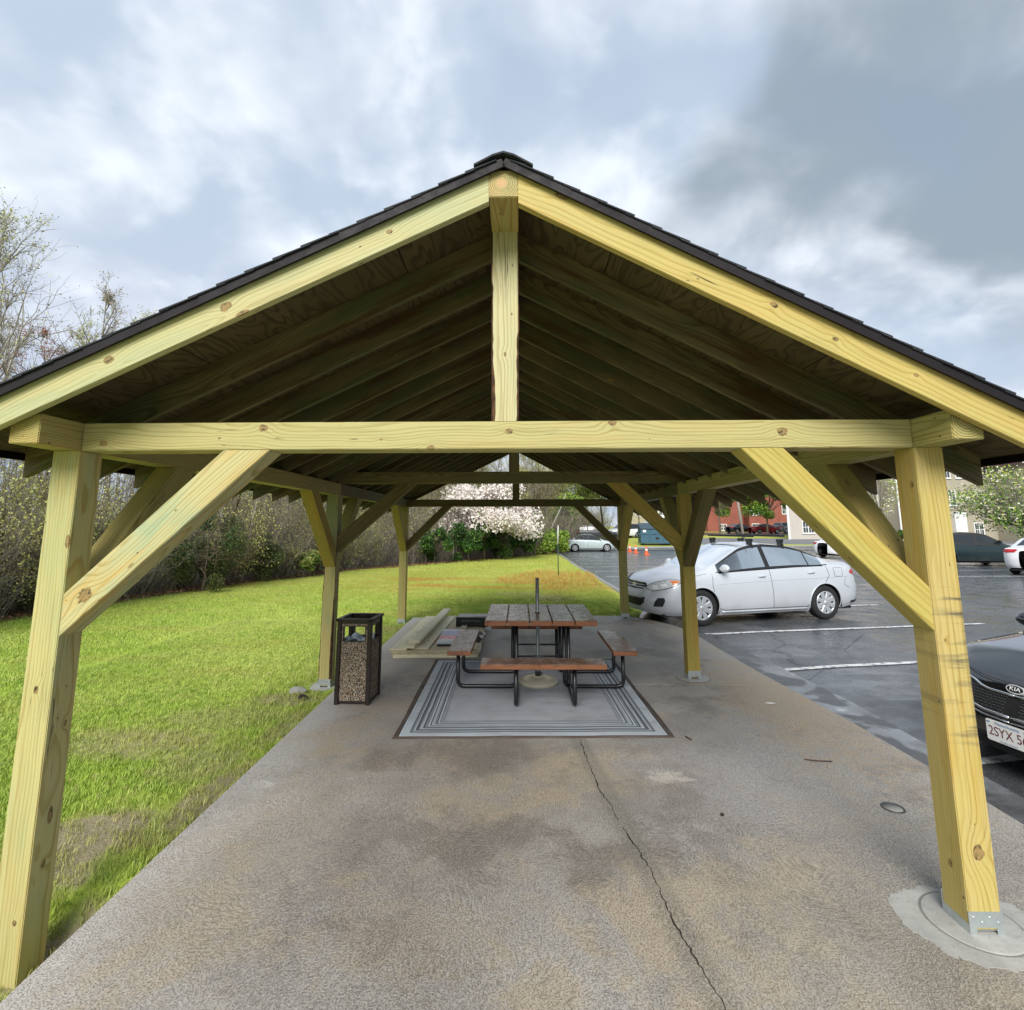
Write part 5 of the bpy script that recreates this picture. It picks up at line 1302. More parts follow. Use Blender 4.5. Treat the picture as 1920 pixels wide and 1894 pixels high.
    def seats(s, xf, xr, z=.30):
        for (xx, ys, w) in ((xf, (-.36, .36), .25), (xr, (0,), .60)):
            for yy in ys:
                mb = MB(); M = Matrix.Translation((xx - s.L / 2, yy, z)); mb.box(-.25, .22, -w, w, 0, .16, M=M)
                M2 = M @ Matrix.Translation((.22, 0, .10)) @ Matrix.Rotation(R(17), 4, 'Y'); mb.box(-.055, .055, -w, w, 0, .60, M=M2)
                if len(ys) > 1: mb.box(-.045, .045, -.12, .12, .62, .80, M=M2)
                else:
                    for q in (-.36, .36): mb.box(-.045, .045, q - .12, q + .12, .60, .74, M=M2)
                mb.build('seat', M_seat, s.root, .03)

def sedan_tabs(L, H, cowl=1.05, rf=1.95, rr=3.05, deck=4.0, hood0=.66, hood1=.97, deckz=1.08):
    k = H / 1.465
    T = [(0, hood0 * k - .07), (.03, hood0 * k), (.12, (hood0 + .05) * k), (.5, (hood0 + .17) * k), (cowl, hood1 * k), (cowl + .12, (hood1 + .045) * k), (rf - .06, 1.385 * k), (rf + .2, 1.445 * k), ((rf + rr) / 2, H), (rr - .05, 1.43 * k), (rr + .25, 1.365 * k), (deck - .12, (deckz + .06) * k), (deck, deckz * k), (L - .22, (deckz - .015) * k), (L - .05, (deckz - .06) * k), (L, (deckz - .16) * k)]
    S = [(0, (hood0 - .14) * k), (.3, (hood0 + .02) * k), (.8, .82 * k), (cowl, .885 * k), (cowl + .5, .925 * k), (rr, .985 * k), (deck, 1.0 * k), (L - .2, .985 * k), (L, .86 * k)]
    Wt = [(0, .78), (.5, .80), (cowl - .1, .84), (cowl + .15, .86), (rf, .70), ((rf + rr) / 2, .675), (rr, .68), (deck - .15, .80), (deck, .82), (L, .80)]
    zb = [(0, .235), (.3, .19), (.9, .19), (1.2, .175), (L - 1.2, .185), (L - .6, .21), (L, .30)]
    return T, S, Wt, zb

# silver sedan with roof bars, nose over the lawn corner
P_silver = paintm('silver_metallic_paint', (.56, .59, .63), .12, .32)
Ls = 4.78; T, S, Wt, zb = sedan_tabs(Ls, 1.50, 1.12, 2.02, 3.08, 4.02, .72, 1.0, 1.10)
sd = Car('parked_sedan', 'silver sedan with black roof rack bars parked right beside the pavilion', Ls, 1.84, 1.50, 2.76, .96, .325, T, S, Wt, zb, P_silver, 'sedan', nose=.12, tail=.10)
sd.body([(1.36, 2.42), (2.52, 3.40), (3.43, 3.74)], (1.16, 2.06), (3.32, 3.96)).wheels('cover')
sd.seats(2.2, 3.1)
mb = MB(); mb.box(1.25 - Ls / 2, 1.62 - Ls / 2, -.66, .66, .62, .88); mb.build('dashboard', M_black, sd.root, .05)
mb = MB(); mb.box(3.55 - Ls / 2, 4.0 - Ls / 2, -.60, .60, .60, .93); mb.build('parcel_shelf', M_seat, sd.root, .03)
mb = MB(); c0 = Vector((1.80 - Ls / 2, .36, .84)); mb.tube([c0 + Vector((.06 * math.sin(a), .17 * math.cos(a), .17 * math.sin(a))) for a in np.linspace(0, 2 * math.pi, 25)], .014, 6); mb.build('steering_wheel', M_black, sd.root)
sd.seam('door_gap', [(1.22, .93), (1.20, .70), (1.25, .45), (1.35, .30), (1.45, .27)]); sd.seam('door_gap', [(2.47, .98), (2.50, .6), (2.52, .27)]); sd.seam('door_gap', [(3.80, 1.02), (3.84, .85), (3.72, .70), (3.50, .50), (3.40, .33), (3.3, .27)])
sd.seam('door_gap', [(1.45, .27), (3.3, .27)]); sd.seam('sill_moulding', [(1.40, .235), (3.30, .235)], .014, mat=P_silver, off=.004); sd.seam('hood_gap', [(.42, .80), (.8, .875), (1.12, .93)], .003)
sd.seam('belt_trim', [(1.32, .955), (2.0, .985), (3.0, 1.02), (3.85, 1.045)], .010, mat=M_black, off=.003); sd.seam('body_crease', [(1.3, .74), (2.4, .775), (3.6, .80), (4.3, .82)], .004, mat=P_silver, off=.001)
sd.seam('bumper_gap', [(.60, .78), (.66, .70), (.60, .60)], .003); sd.seam('bumper_gap', [(4.22, .80), (4.18, .66), (4.3, .60)], .003)
sd.handle(2.28, .86); sd.handle(3.42, .905); sd.mirror(1.44, .97)
sd.patch('fuel_door', [(3.98, .83), (4.15, .83), (4.16, .98), (3.97, .98)], P_silver, .003, (1, -1)[1:], xpoly=True); sd.seam('fuel_door_gap', [(3.97, .82), (4.16, .82), (4.17, .985), (3.96, .985), (3.97, .82)], .0025, (-1,), off=.003)
A0, X0 = sd.arc()
sd.patch('headlight', [(.46, .66), (.62, .62), (.80, .655), (1.05, .725), (1.20, .790), (1.17, .835), (.98, .825), (.72, .775), (.55, .72)], M_lens, .006, (1, -1), edge=.05)
sd.patch('turn_signal', [(1.02, .74), (1.18, .80), (1.14, .822), (1.0, .81)], M_amb, .010, (1, -1)); sd.patch('headlight_reflector', [(.62, .66), (.72, .66), (.74, .72), (.65, .72)], M_plate, .010, (1, -1)); sd.patch('headlight_reflector', [(.80, .69), (.92, .71), (.92, .765), (.80, .745)], M_plate, .010, (1, -1))
sd.patch('grille', [(-.0, .62), (.36, .63), (.50, .70), (.46, .745), (.0, .76)], M_black, .004, (1, -1), edge=.05)
for zz in (.655, .70, .745): sd.patch('grille_bar', [(.0, zz), (.44, zz), (.45, zz + .013), (.0, zz + .015)], P_silver if zz < .74 else M_chrome, .013, (1, -1))
sd.patch('badge', [(.0, .672), (.075, .675), (.085, .70), (.07, .725), (.0, .73)], M_chrome, .02, (1, -1), edge=.03)
sd.patch('lower_intake', [(.0, .33), (.34, .33), (.44, .40), (.46, .50), (.40, .49), (.34, .475), (.0, .47)], M_black, .004, (1, -1), edge=.05)
sd.patch('fog_lamp_pocket', [(.66, .35), (.84, .36), (.88, .46), (.86, .515), (.74, .51), (.69, .44)], M_black, .004, (1, -1))
sd.patch('tail_light', [(.62, .84), (.80, .82), (1.06, .87), (1.10, .905), (1.0, .945), (.70, .985), (.60, .95)], M_red, .008, (1, -1), fromrear=True)
sd.patch('rear_valance', [(.0, .315), (1.15, .30), (1.12, .345), (.0, .36)], M_black, .004, (1, -1), fromrear=True)
for bxx in (2.30, 3.02):   # roof bars
    rk = MB(); zt_ = 1.615; rk.box(bxx - .032 - Ls / 2, bxx + .032 - Ls / 2, -.70, .70, zt_ - .022, zt_ + .018); ro = rk.build('roof_bar', M_black, sd.root, .004)
    for sg in (-1, 1):
        f = MB(); f.prism([(-.05, 0), (.05, 0), (.035, .05), (.06, .09), (.05, .125), (-.05, .125), (-.06, .09), (-.035, .05)], -.045, .045, M=Matrix.Translation((bxx - Ls / 2, sg * .585, 1.425 + (.01 if bxx < 2.5 else -.005))) @ Matrix.Rotation(H90, 4, 'X')); 
        f.box(bxx - .022 - Ls / 2, bxx + .022 - Ls / 2, min(sg * .60, sg * .665), max(sg * .60, sg * .665), 1.36, 1.45); f.build('rack_foot', M_black, ro, .006)
sd.place(4.62, 10.97, 180 + 15.0, -.065)

# black sedan at the right edge, nose to the slab
P_black = paintm('black_metallic_paint', (.006, .007, .009), .0, .12)
Lk = 4.85; T, S, Wt, zb = sedan_tabs(Lk, 1.46, 1.28, 2.15, 3.3, 4.3, .76, 1.0, 1.10)
T[0] = (0, .70); T[1] = (.03, .745); T[2] = (.12, .79)
kc = Car('parked_sedan', 'glossy black sedan cut off by the right edge with white number plate and honeycomb grille', Lk, 1.86, 1.46, 2.80, .95, .335, T, S, Wt, zb, P_black, 'sedan', nose=.14, tail=.08, dens=.05, glass=M_dglass)
kc.Lf = .95
kc.body([(1.5, 2.5), (2.6, 3.8)], (1.3, 2.18), (3.5, 4.15)).wheels('five')
kc.mirror(1.6, .97)
gp = [(0, .50), (.20, .505), (.36, .535), (.50, .56), (.585, .585), (.61, .64), (.60, .705), (.56, .715), (.40, .690), (.30, .665), (.22, .655), (0, .655)]
kc.patch('grille', gp, M_black, .005, (1, -1), edge=.05)
def outline(c, pts, r, mat, name, off, sgs=(1, -1)):
    for sg in sgs:
        P = []
        for (a, z), (a1, z1) in zip(pts[:-1], pts[1:]):
            n = max(1, int(math.hypot(a1 - a, z1 - z) / .03))
            for k in range(n): P.append(c.pt(a + (a1 - a) * k / n, z + (z1 - z) * k / n, off, sg))
        P.append(c.pt(*pts[-1], off, sg)); mb = MB(); mb.tube(P, r, 6); mb.build(name, mat, c.root)
outline(sd, [(.46, .66), (.62, .62), (.80, .655), (1.05, .725), (1.20, .790), (1.17, .835), (.98, .825), (.72, .775), (.55, .72), (.46, .66)], .0045, M_seam, 'lamp_gap', .006)
outline(kc, gp, .011, M_chrome, 'grille_surround', .012); outline(kc, [(0, .465), (.20, .470), (.38, .50), (.53, .53), (.63, .57)], .008, M_chrome, 'lower_chrome_strip', .008)
dots = MB()
for i in range(17):
    for j in range(8):
        a = .025 + .034 * i + (.017 if j % 2 else 0); z = .515 + .020 * j
        lo = float(np.interp(a, [0, .2, .36, .5, .585, .61], [.50, .505, .535, .56, .585, .64])); hi = float(np.interp(a, [0, .22, .3, .4, .56, .6], [.655, .655, .665, .69, .715, .705]))
        if lo + .012 < z < hi - .01:
            for sg in (1, -1):
                p = kc.pt(a, z, .010, sg); dots.box(p.x - .004, p.x + .002, p.y - .006, p.y + .006, p.z - .003, p.z + .003)
o = dots.build('honeycomb_studs', plain('dark_chrome', (.30, .32, .34), .2, .9), kc.root); o['kind'] = 'stuff'
kc.patch('headlight', [(.70, .65), (.80, .62), (1.05, .68), (1.25, .76), (1.22, .80), (1.0, .775), (.72, .73)], M_lens, .006, (1, -1))
outline(kc, [(.0, .735), (.3, .74), (.55, .765), (.75, .80)], .0035, M_seam, 'hood_gap', .003)
# badge and number plate stand on the nose, facing forward
p = kc.pt(.0, .705, .02, 1); MN = Matrix.Translation((p.x - .004, 0, .703)) @ Matrix(((0, 0, -1, 0), (-1, 0, 0, 0), (0, 1, 0, 0), (0, 0, 0, 1))) @ Matrix.Rotation(R(-22), 4, 'X')
mb = MB()
for (rx, ry, z0, z1) in ((.066, .034, -.03, .004),):
    q = [(rx * math.cos(2 * math.pi * k / 32), ry * math.sin(2 * math.pi * k / 32)) for k in range(32)]; mb.prism(q, z0, z1)
bo = mb.build('badge', plain('polished_badge_silver', (.75, .77, .79), .2, .2), kc.root); bo.matrix_basis = MN
mb = MB(); mb.prism([(.058 * math.cos(2 * math.pi * k / 32), .027 * math.sin(2 * math.pi * k / 32)) for k in range(32)], .003, .0052); mb.build('badge_field', M_black, bo)
text_mesh('lettering', 'KIA', .044, M_plate, bo, Matrix.Translation((0, .001, .006)), .001, sx=1.15)
PX = kc.pt(.0, .40, .02, 1).x - .012
MP = Matrix.Translation((PX, 0.0, .375)) @ Matrix(((0, 0, -1, 0), (-1, 0, 0, 0), (0, 1, 0, 0), (0, 0, 0, 1)))
pl = []
for (cx_, cy_, a0) in ((.14, .064, 0), (-.14, .064, 90), (-.14, -.064, 180), (.14, -.064, 270)):
    for k in range(5): a = R(a0 + 22.5 * k); pl.append((cx_ + .014 * math.cos(a), cy_ + .014 * math.sin(a)))
mb = MB(); mb.prism(pl, -.004, .001); po = mb.build('number_plate', M_plate, kc.root); po.matrix_basis = MP
M_pred = plain('plate_red_ink', (.13, .012, .018), .5); M_pblue = plain('plate_blue_ink', (.10, .20, .42), .5)
text_mesh('lettering', '2SYX 56', .098, M_pred, po, Matrix.Translation((0, -.006, .0016)), .0005, sx=.80)
text_mesh('lettering', 'Massachusetts', .030, M_pblue, po, Matrix.Translation((0.0, .058, .0016)), .0005)
text_mesh('lettering', 'The Spirit of America', .014, M_pblue, po, Matrix.Translation((0, -.066, .0016)), .0004)
mb = MB(); mb.box(-.15, -.125, .052, .062, .001, .0018); mb.box(.11, .135, .056, .060, .001, .0018); mb.build('plate_sticker', M_pblue, po)
kc.patch('lower_intake', [(0, .22), (.5, .23), (.62, .28), (.5, .30), (0, .295)], M_dark, .004, (1, -1))
kc.root.scale = (.93, .93, .93)
kc.place(5.88, 4.36, 180 + 9.6, -.085)
# keep the plate on the black sedan proud of its bumper
# simple but complete cars farther off
def far_car(label, L, W, H, wb, foh, Rw, paint, x, y, heading, kind='sedan', group=None, rim='five', name='parked_car', cat='car', glass=None, dz=0.0, rimmat=None):
    if kind == 'sedan': T, S, Wt, zb = sedan_tabs(L, H, 1.15, 2.05, 3.1, L - .62, .68, .98, 1.07); gx = [(1.45, 2.45), (2.53, 3.62)]; ws = (1.18, 2.1); rs = (3.3, L - .72)
    else:
        k = H / 1.66; T = [(0, .78 * k), (.04, .86 * k), (.2, .94 * k), (1.0, 1.06 * k), (1.12, 1.09 * k), (1.85, 1.55 * k), (2.2, 1.63 * k), (3.0, H), (L - .65, 1.60 * k), (L - .42, 1.53 * k), (L - .14, 1.18 * k), (L - .04, 1.08 * k), (L, .95 * k)]
        S = [(0, .70 * k), (.3, .86 * k), (1.1, .98 * k), (L - .6, 1.06 * k), (L - .1, 1.02 * k), (L, .85 * k)]; Wt = [(0, .8), (1.0, .85), (1.2, .86), (1.9, .74), (L - .5, .72), (L, .78)]; zb = [(0, .28), (.5, .24), (L - .5, .25), (L, .34)]
        gx = [(1.42, 2.35), (2.45, 3.35), (3.45, L - .5)]; ws = (1.13, 1.95); rs = (L - .55, L - .16)
    c = Car(name, label, L, W, H, wb, foh, Rw, T, S, Wt, zb, paint, cat, group, dens=.09, hero=False, glass=glass); c.body(gx, ws, rs).wheels(rim, rimmat)
    fz = .70 if kind == 'sedan' else .82
    c.patch('headlight', [(.45, fz - .06), (.7, fz - .05), (1.0, fz + .05), (.95, fz + .09), (.5, fz)], M_lens, .008, (1, -1)); c.patch('grille', [(0, fz - .14), (.38, fz - .12), (.40, fz - .02), (0, fz)], M_black, .006, (1, -1))
    c.patch('lower_intake', [(0, .32), (.6, .34), (.5, .46), (0, .46)], M_black, .006, (1, -1))
    c.patch('tail_light', [(.50, fz + .16), (.8, fz + .14), (1.0, fz + .18), (1.0, fz + .27), (.5, fz + .28)], M_red, .010, (1, -1), fromrear=True)
    c.seam('door_gap', [(2.5, .95 if kind == 'sedan' else 1.05), (2.5, .3)], .006); c.seam('door_gap', [(1.35, .9), (1.35, .3)], .006); c.seam('sill_trim', [(1.3, .26), (wb + foh - .4, .26)], .02, mat=M_black, off=.003)
    c.handle(2.3, fz + .16); c.mirror(1.5, fz + .27, M_black if kind != 'sedan' else None)
    c.place(x, y, heading, gz(y) + dz); return c
P_mint = paintm('pale_mint_silver_paint', (.52, .60, .60), .25, .25); P_dgreen = paintm('dark_green_paint', (.014, .030, .032), .2, .15); P_white = paintm('white_paint', (.78, .79, .80), 0, .22)
P_red = paintm('red_paint', (.34, .012, .02), .1, .2); P_char = paintm('charcoal_paint', (.03, .032, .036), .3, .2); P_grey = paintm('grey_paint', (.22, .22, .23), .4, .25)
far_car('pale silver-green sedan at the far end of the car park facing right', 4.55, 1.82, 1.48, 2.72, .92, .33, P_mint, 6.15, 45.0, 2, 'sedan', dz=.03, cat='sedan')
far_car('dark green hatch-backed sport utility car behind the right front post', 4.75, 1.88, 1.62, 2.80, .95, .36, P_dgreen, 21.9, 25.8, -6, 'suv', cat='car')
c = far_car('white sedan seen from behind at the right edge', 4.7, 1.85, 1.46, 2.75, .95, .335, P_white, 20.95, 20.6, 30, 'sedan', cat='sedan')
for sg in (1, -1): c.patch('number_plate', [(0, .62), (.15, .62), (.15, .74), (0, .74)], M_plate, .008, (sg,), fromrear=True)
far_car('white sedan mostly hidden behind the right front brace', 4.6, 1.82, 1.46, 2.72, .92, .33, P_white, 21.3, 33.8, 20, 'sedan', cat='sedan')
far_car('black sedan parked before the brick building beside the tree trunk', 4.6, 1.8, 1.45, 2.7, .9, .33, P_black, 33.6, 79.5, 25, 'sedan', cat='sedan')
far_car('red sedan parked before the brick building', 4.6, 1.8, 1.45, 2.7, .9, .33, P_red, 36.6, 77.5, 5, 'sedan', cat='sedan')
far_car('grey sport utility car right of the red sedan', 4.7, 1.85, 1.66, 2.75, .92, .36, P_grey, 40.2, 78.5, 30, 'suv', cat='car')
far_car('dark blue sedan at the corner of the beige building', 4.6, 1.8, 1.5, 2.7, .9, .33, P_char, 43.6, 82.5, 30, 'sedan', cat='sedan')
far_car('charcoal sport utility car whose roof shows behind the pale sedan', 4.7, 1.85, 1.75, 2.75, .92, .36, P_char, 8.3, 55.0, 0, 'suv', cat='car')
far_car('white sport utility car left of the far right post', 4.7, 1.9, 1.7, 2.75, .92, .36, P_white, 12.6, 62.0, 200, 'suv', cat='car')
far_car('charcoal sport utility car right of the far right post', 4.6, 1.85, 1.7, 2.7, .9, .36, P_char, 16.4, 60.0, 200, 'suv', cat='car')
far_car('small white car beside the blue dumpster', 4.2, 1.75, 1.5, 2.55, .85, .32, P_white, 17.6, 58.0, 240, 'sedan', cat='car')
# ------------------------------------------------------------------ trees and woods
def leafm(name, a, b, c=None, rough=.55, scale=6.0, trans=0.0):
    t = NT(name); p = t.pos(); n = t.noise(p, scale, 3.0, .6); n2 = t.noise(p, 1.1, 2.0)
    col = t.mix(t.ramp(n, .38, .62), a, b); col = t.mix(t.ramp(n2, .45, .65, 0, .6), col, c or b)
    r = t.rnd(); col = t.mix(t.ramp(r, 0, 1, 0, .25, False), col, tuple(v * .6 for v in a))
    return t.fin(col, rough, None, Specular_IOR_Level=.25)
def barkm(name, a, b):
    t = NT(name); p = t.pos(); n = t.noise(t.vm('MULTIPLY', p, (9, 9, 2.5)), 1.0, 4.0, .65); c = t.mix(t.ramp(n, .35, .65), a, b)
    c = t.mix(t.ramp(t.rnd(), 0, 1, 0, .5, False), c, tuple(v * .7 for v in a)); return t.fin(c, .9, t.bump(n, .5, .02), Specular_IOR_Level=.15)
B_grey = barkm('grey_bark', (.21, .185, .15), (.40, .36, .30)); B_brown = barkm('brown_bark', (.11, .085, .06), (.24, .19, .135)); B_pale = barkm('pale_dead_wood', (.34, .31, .26), (.52, .48, .42))
L_bud = leafm('yellow_green_buds', (.42, .45, .12), (.60, .60, .18), (.48, .40, .17)); L_tan = leafm('tan_dry_leaves', (.42, .34, .18), (.56, .47, .26), (.42, .43, .15))
L_lime = leafm('lime_young_leaves', (.22, .33, .035), (.40, .50, .07), (.30, .42, .05)); L_ever = leafm('dark_evergreen_leaves', (.016, .045, .014), (.045, .095, .025), (.075, .13, .03)); L_green = leafm('fresh_green_leaves', (.055, .15, .022), (.13, .27, .04), (.20, .33, .05))
L_pink = leafm('pale_pink_blossom', (.88, .78, .73), (.95, .91, .87), (.82, .70, .62)); L_cream = leafm('cream_blossom', (.72, .66, .52), (.85, .80, .68), (.45, .48, .16)); L_red = leafm('red_buds', (.42, .10, .07), (.55, .20, .12)); L_cedar = leafm('olive_cedar_foliage', (.075, .085, .022), (.15, .15, .045), (.05, .07, .02))

def segs_mesh(name, segs, mat, k=3):
    P0 = np.array([s[0] for s in segs], float); P1 = np.array([s[1] for s in segs], float); R0 = np.array([s[2] for s in segs]); R1 = np.array([s[3] for s in segs])
    d = P1 - P0; L = np.linalg.norm(d, axis=1, keepdims=True); d = d / np.maximum(L, 1e-9)
    a = np.where(np.abs(d[:, 2:3]) < .9, [[0, 0, 1.0]], [[1.0, 0, 0]]); u = np.cross(d, a); u /= np.linalg.norm(u, axis=1, keepdims=True); v = np.cross(d, u)
    n = len(segs); V = np.zeros((n, 2 * k, 3))
    for i in range(k):
        c, s_ = math.cos(2 * math.pi * i / k), math.sin(2 * math.pi * i / k); o = u * c + v * s_
        V[:, i] = P0 + o * R0[:, None]; V[:, k + i] = P1 + o * R1[:, None]
    base = (np.arange(n) * 2 * k)[:, None]; F = []
    for i in range(k): F.append(base + np.array([[i, (i + 1) % k, k + (i + 1) % k, k + i]]))
    return np_mesh(name, V.reshape(-1, 3), np.concatenate(F), mat, True)
def leaves_mesh(name, pts, size, mat, rs, aspect=.6, mi=None, up=.3, mats=None):
    pts = np.asarray(pts, float); n = len(pts); a = rs.normal(size=(n, 3)); a /= np.linalg.norm(a, axis=1, keepdims=True); b = rs.normal(size=(n, 3)); b[:, 2] += up
    b -= a * (a * b).sum(1, keepdims=True); b /= np.linalg.norm(b, axis=1, keepdims=True); s = (size * rs.uniform(.6, 1.3, n))[:, None]
    V = np.stack([pts - a * s - b * s * aspect * .4, pts + b * s * aspect, pts + a * s - b * s * aspect * .1, pts - b * s * aspect], 1)
    F = np.arange(4 * n).reshape(n, 4); return np_mesh(name, V.reshape(-1, 3), F, mats or mat, False, mi)
def grow(rs, H, r0, n1=12, n2=7, n3=6, n4=0, start=.25, a1=(35, 60), len1=.45, taper=.8, lean=0.0, up=.25, wander=.10):
    """trunk, limbs, branches and twigs as straight pieces; returns pieces by thickness and the twig points"""
    big = []; fine = []; tips = []
    def chain(p, d, L, r, n, wnd, upw, store, rend=.35):
        pts = [np.array(p, float)]; d = np.array(d, float); out = []
        for i in range(n):
            d = d + rs.normal(size=3) * wnd; d[2] += upw / n; d /= np.linalg.norm(d); q = pts[-1] + d * L / n
            ra = r * (1 - (1 - rend) * i / n); rb = r * (1 - (1 - rend) * (i + 1) / n); store.append((pts[-1], q, ra, rb)); pts.append(q); out.append((q, d.copy(), rb))
        return pts, out
    def child_dir(d, ang):
        a = rs.normal(size=3); a -= d * a.dot(d); a /= np.linalg.norm(a); t = math.radians(ang); return d * math.cos(t) + a * math.sin(t)
    tp, to = chain((0, 0, -.1), (lean, 0, 1), H, r0, 10, wander * .6, .2, big, .12)
    for i in range(n1):
        f = start + (1 - start) * (i + rs.random()) / n1; k = min(9, int(f * 10)); p, d, r = to[k][0], to[k][1], to[k][2]
        L1 = H * len1 * (1.05 - f) * rs.uniform(.7, 1.2) + .25; d1 = child_dir(d, rs.uniform(*a1)); r1 = min(r * .6, r0 * .4) + .004
        _, o1 = chain(p, d1, L1, r1, 5, .14, up, big if r1 > .02 else fine, .3)
        for j in range(n2):
            k2 = min(4, int((.15 + .85 * rs.random()) * 5)); p2, d2, r2 = o1[k2]; L2 = L1 * rs.uniform(.25, .55); _, o2 = chain(p2, child_dir(d2, rs.uniform(25, 60)), L2, max(r2 * .5, .004), 4, .18, up * .8, fine, .4); tips.append(o2[-1][0])
            for m in range(n3):
                p3, d3, r3 = o2[rs.integers(0, 4)]; L3 = L2 * rs.uniform(.25, .6) + .08; _, o3 = chain(p3, child_dir(d3, rs.uniform(20, 60)), L3, max(r3 * .6, .0028), 3, .2, up * .6, fine, .5); tips += [o[0] for o in o3]
                for q in range(n4):
                    p4, d4, r4 = o3[rs.integers(0, 3)]; _, o4 = chain(p4, child_dir(d4, rs.uniform(20, 60)), L3 * .5, .0022, 2, .2, .1, fine, .6); tips += [o[0] for o in o4]
    return big, fine, np.array(tips)
def make_tree(name, label, cat, group, seed, H, r0, bark, leaf, nleaf, lsize, fr=1.0, **kw):
    rs = np.random.default_rng(seed); big, fine, tips = grow(rs, H, r0, **kw); fine = [(a, b, c * fr, d * fr) for a, b, c, d in fine]; e = empty(name, (0, 0, 0), 0, label, cat, group)
    link('trunk', segs_mesh('trunk', big, bark, 7), e); link('twigs', segs_mesh('twigs', fine, bark, 3), e)
    if nleaf: idx = rs.integers(0, len(tips), nleaf); link('leaves', leaves_mesh('leaves', tips[idx] + rs.normal(size=(nleaf, 3)) * .05, lsize, leaf, rs), e)
    return e
def clump_shrub(name, label, cat, group, seed, nst, H, spread, bark, leaf, nleaf, lsize):
    """many stems from one foot"""
    rs = np.random.default_rng(seed); segs = []; tips = []
    for i in range(nst):
        a = rs.uniform(0, 6.28); p = np.array([math.cos(a), math.sin(a), 0]) * rs.uniform(0, spread * .4); p[2] = -.05; d = np.array([math.cos(a) * .35, math.sin(a) * .35, 1]) + rs.normal(size=3) * .15; h = H * rs.uniform(.5, 1.05); r = .006 + h * .0035
        for k in range(6):
            d = d + rs.normal(size=3) * .12; d /= np.linalg.norm(d); q = p + d * h / 6; segs.append((p, q, r * (1 - k / 8), r * (1 - (k + 1) / 8)))
            if k > 0:
                for m in range(4):
                    e = d * .6 + rs.normal(size=3) * .55; e[2] += .2; e /= np.linalg.norm(e); l = h * .17 * rs.uniform(.5, 1.3); s1 = p + (q - p) * rs.random(); s2 = s1 + e * l; s3 = s2 + (e + rs.normal(size=3) * .4) * l * .7; segs += [(s1, s2, .0045, .003), (s2, s3, .003, .002)]; tips += [s2, s3, (s2 + s3) / 2]
                    s4 = s2 + (e + rs.normal(size=3) * .7) * l * .6; segs.append((s2, s4, .003, .0018)); tips.append(s4)
            p = q
    tips = np.array(tips); e = empty(name, (0, 0, 0), 0, label, cat, group); link('stems', segs_mesh('stems', segs, bark, 3), e)
    if nleaf: idx = rs.integers(0, len(tips), nleaf); link('leaves', leaves_mesh('leaves', tips[idx] + rs.normal(size=(nleaf, 3)) * .07, lsize, leaf, rs), e)
    return e
def crown_pts(rs, n, c, rad, lobes=14, hollow=.55, droop=0.0):
    """points gathered in clumps through an uneven crown"""
    cs = []
    while len(cs) < lobes:
        v = rs.normal(size=3); v /= np.linalg.norm(v); cs.append(v * rs.uniform(hollow, .95))
    cs = np.array(cs); out = []
    k = rs.integers(0, lobes, n); s = rs.uniform(.20, .42, lobes)
    v = rs.normal(size=(n, 3)); v /= np.linalg.norm(v, axis=1, keepdims=True); v *= (rs.random(n) ** .45)[:, None]
    P = cs[k] + v * s[k][:, None]; P[:, 2] -= droop * (P[:, 0] ** 2 + P[:, 1] ** 2)
    return P * np.array(rad) + np.array(c)
def leafy(name, label, cat, group, seed, loc, th, c, rad, bark, leaves, n, size, lobes=18, tr=.1, droop=0.0, hollow=.5, nlimb=10):
    """trunk, limbs reaching into each clump, and a crown made of leaf faces; leaves: [(material, share)]"""
    rs = np.random.default_rng(seed); e = empty(name, loc, 0, label, cat, group); P = crown_pts(rs, n, c, rad, lobes, hollow, droop)
    segs = []; fine = []; top = np.array([c[0] * .5, c[1] * .5, th])
    p = np.array([0, 0, -.1]); m = 5
    for k in range(m): q = np.array([0, 0, -.1]) + (top - np.array([0, 0, -.1])) * (k + 1) / m + rs.normal(size=3) * .03; segs.append((p, q, tr * (1 - .1 * k), tr * (1 - .1 * (k + 1)))); p = q
    for k in range(nlimb * 3):
        tgt = P[rs.integers(0, n)]; s0 = p; mid = s0 + (tgt - s0) * .5 + np.array([0, 0, .12 * rad[2]]) + rs.normal(size=3) * .1; segs.append((s0, mid, tr * .35, tr * .2)); fine.append((mid, tgt, tr * .18, .006))
        for q in range(5): t2 = P[rs.integers(0, n)]; t2 = mid + (t2 - mid) / max(1, np.linalg.norm(t2 - mid)) * rs.uniform(.4, 1.0); fine.append((mid + (tgt - mid) * rs.random(), t2, .010, .004))
    link('trunk', segs_mesh('trunk', segs, bark, 7), e); link('twigs', segs_mesh('twigs', fine, bark, 3), e)
    mats = [l[0] for l in leaves]; pr = np.array([l[1] for l in leaves], float); pr /= pr.sum(); mi = rs.choice(len(mats), n, p=pr)
    if len(mats) > 1:   # blossoms sit high, leaves low
        zz = (P[:, 2] - c[2]) / rad[2]; mi = np.where(rs.random(n) < .25 - .5 * zz, len(mats) - 1, mi)
    link('crown', leaves_mesh('crown', P, size, None, rs, mi=mi, mats=mats), e); return e

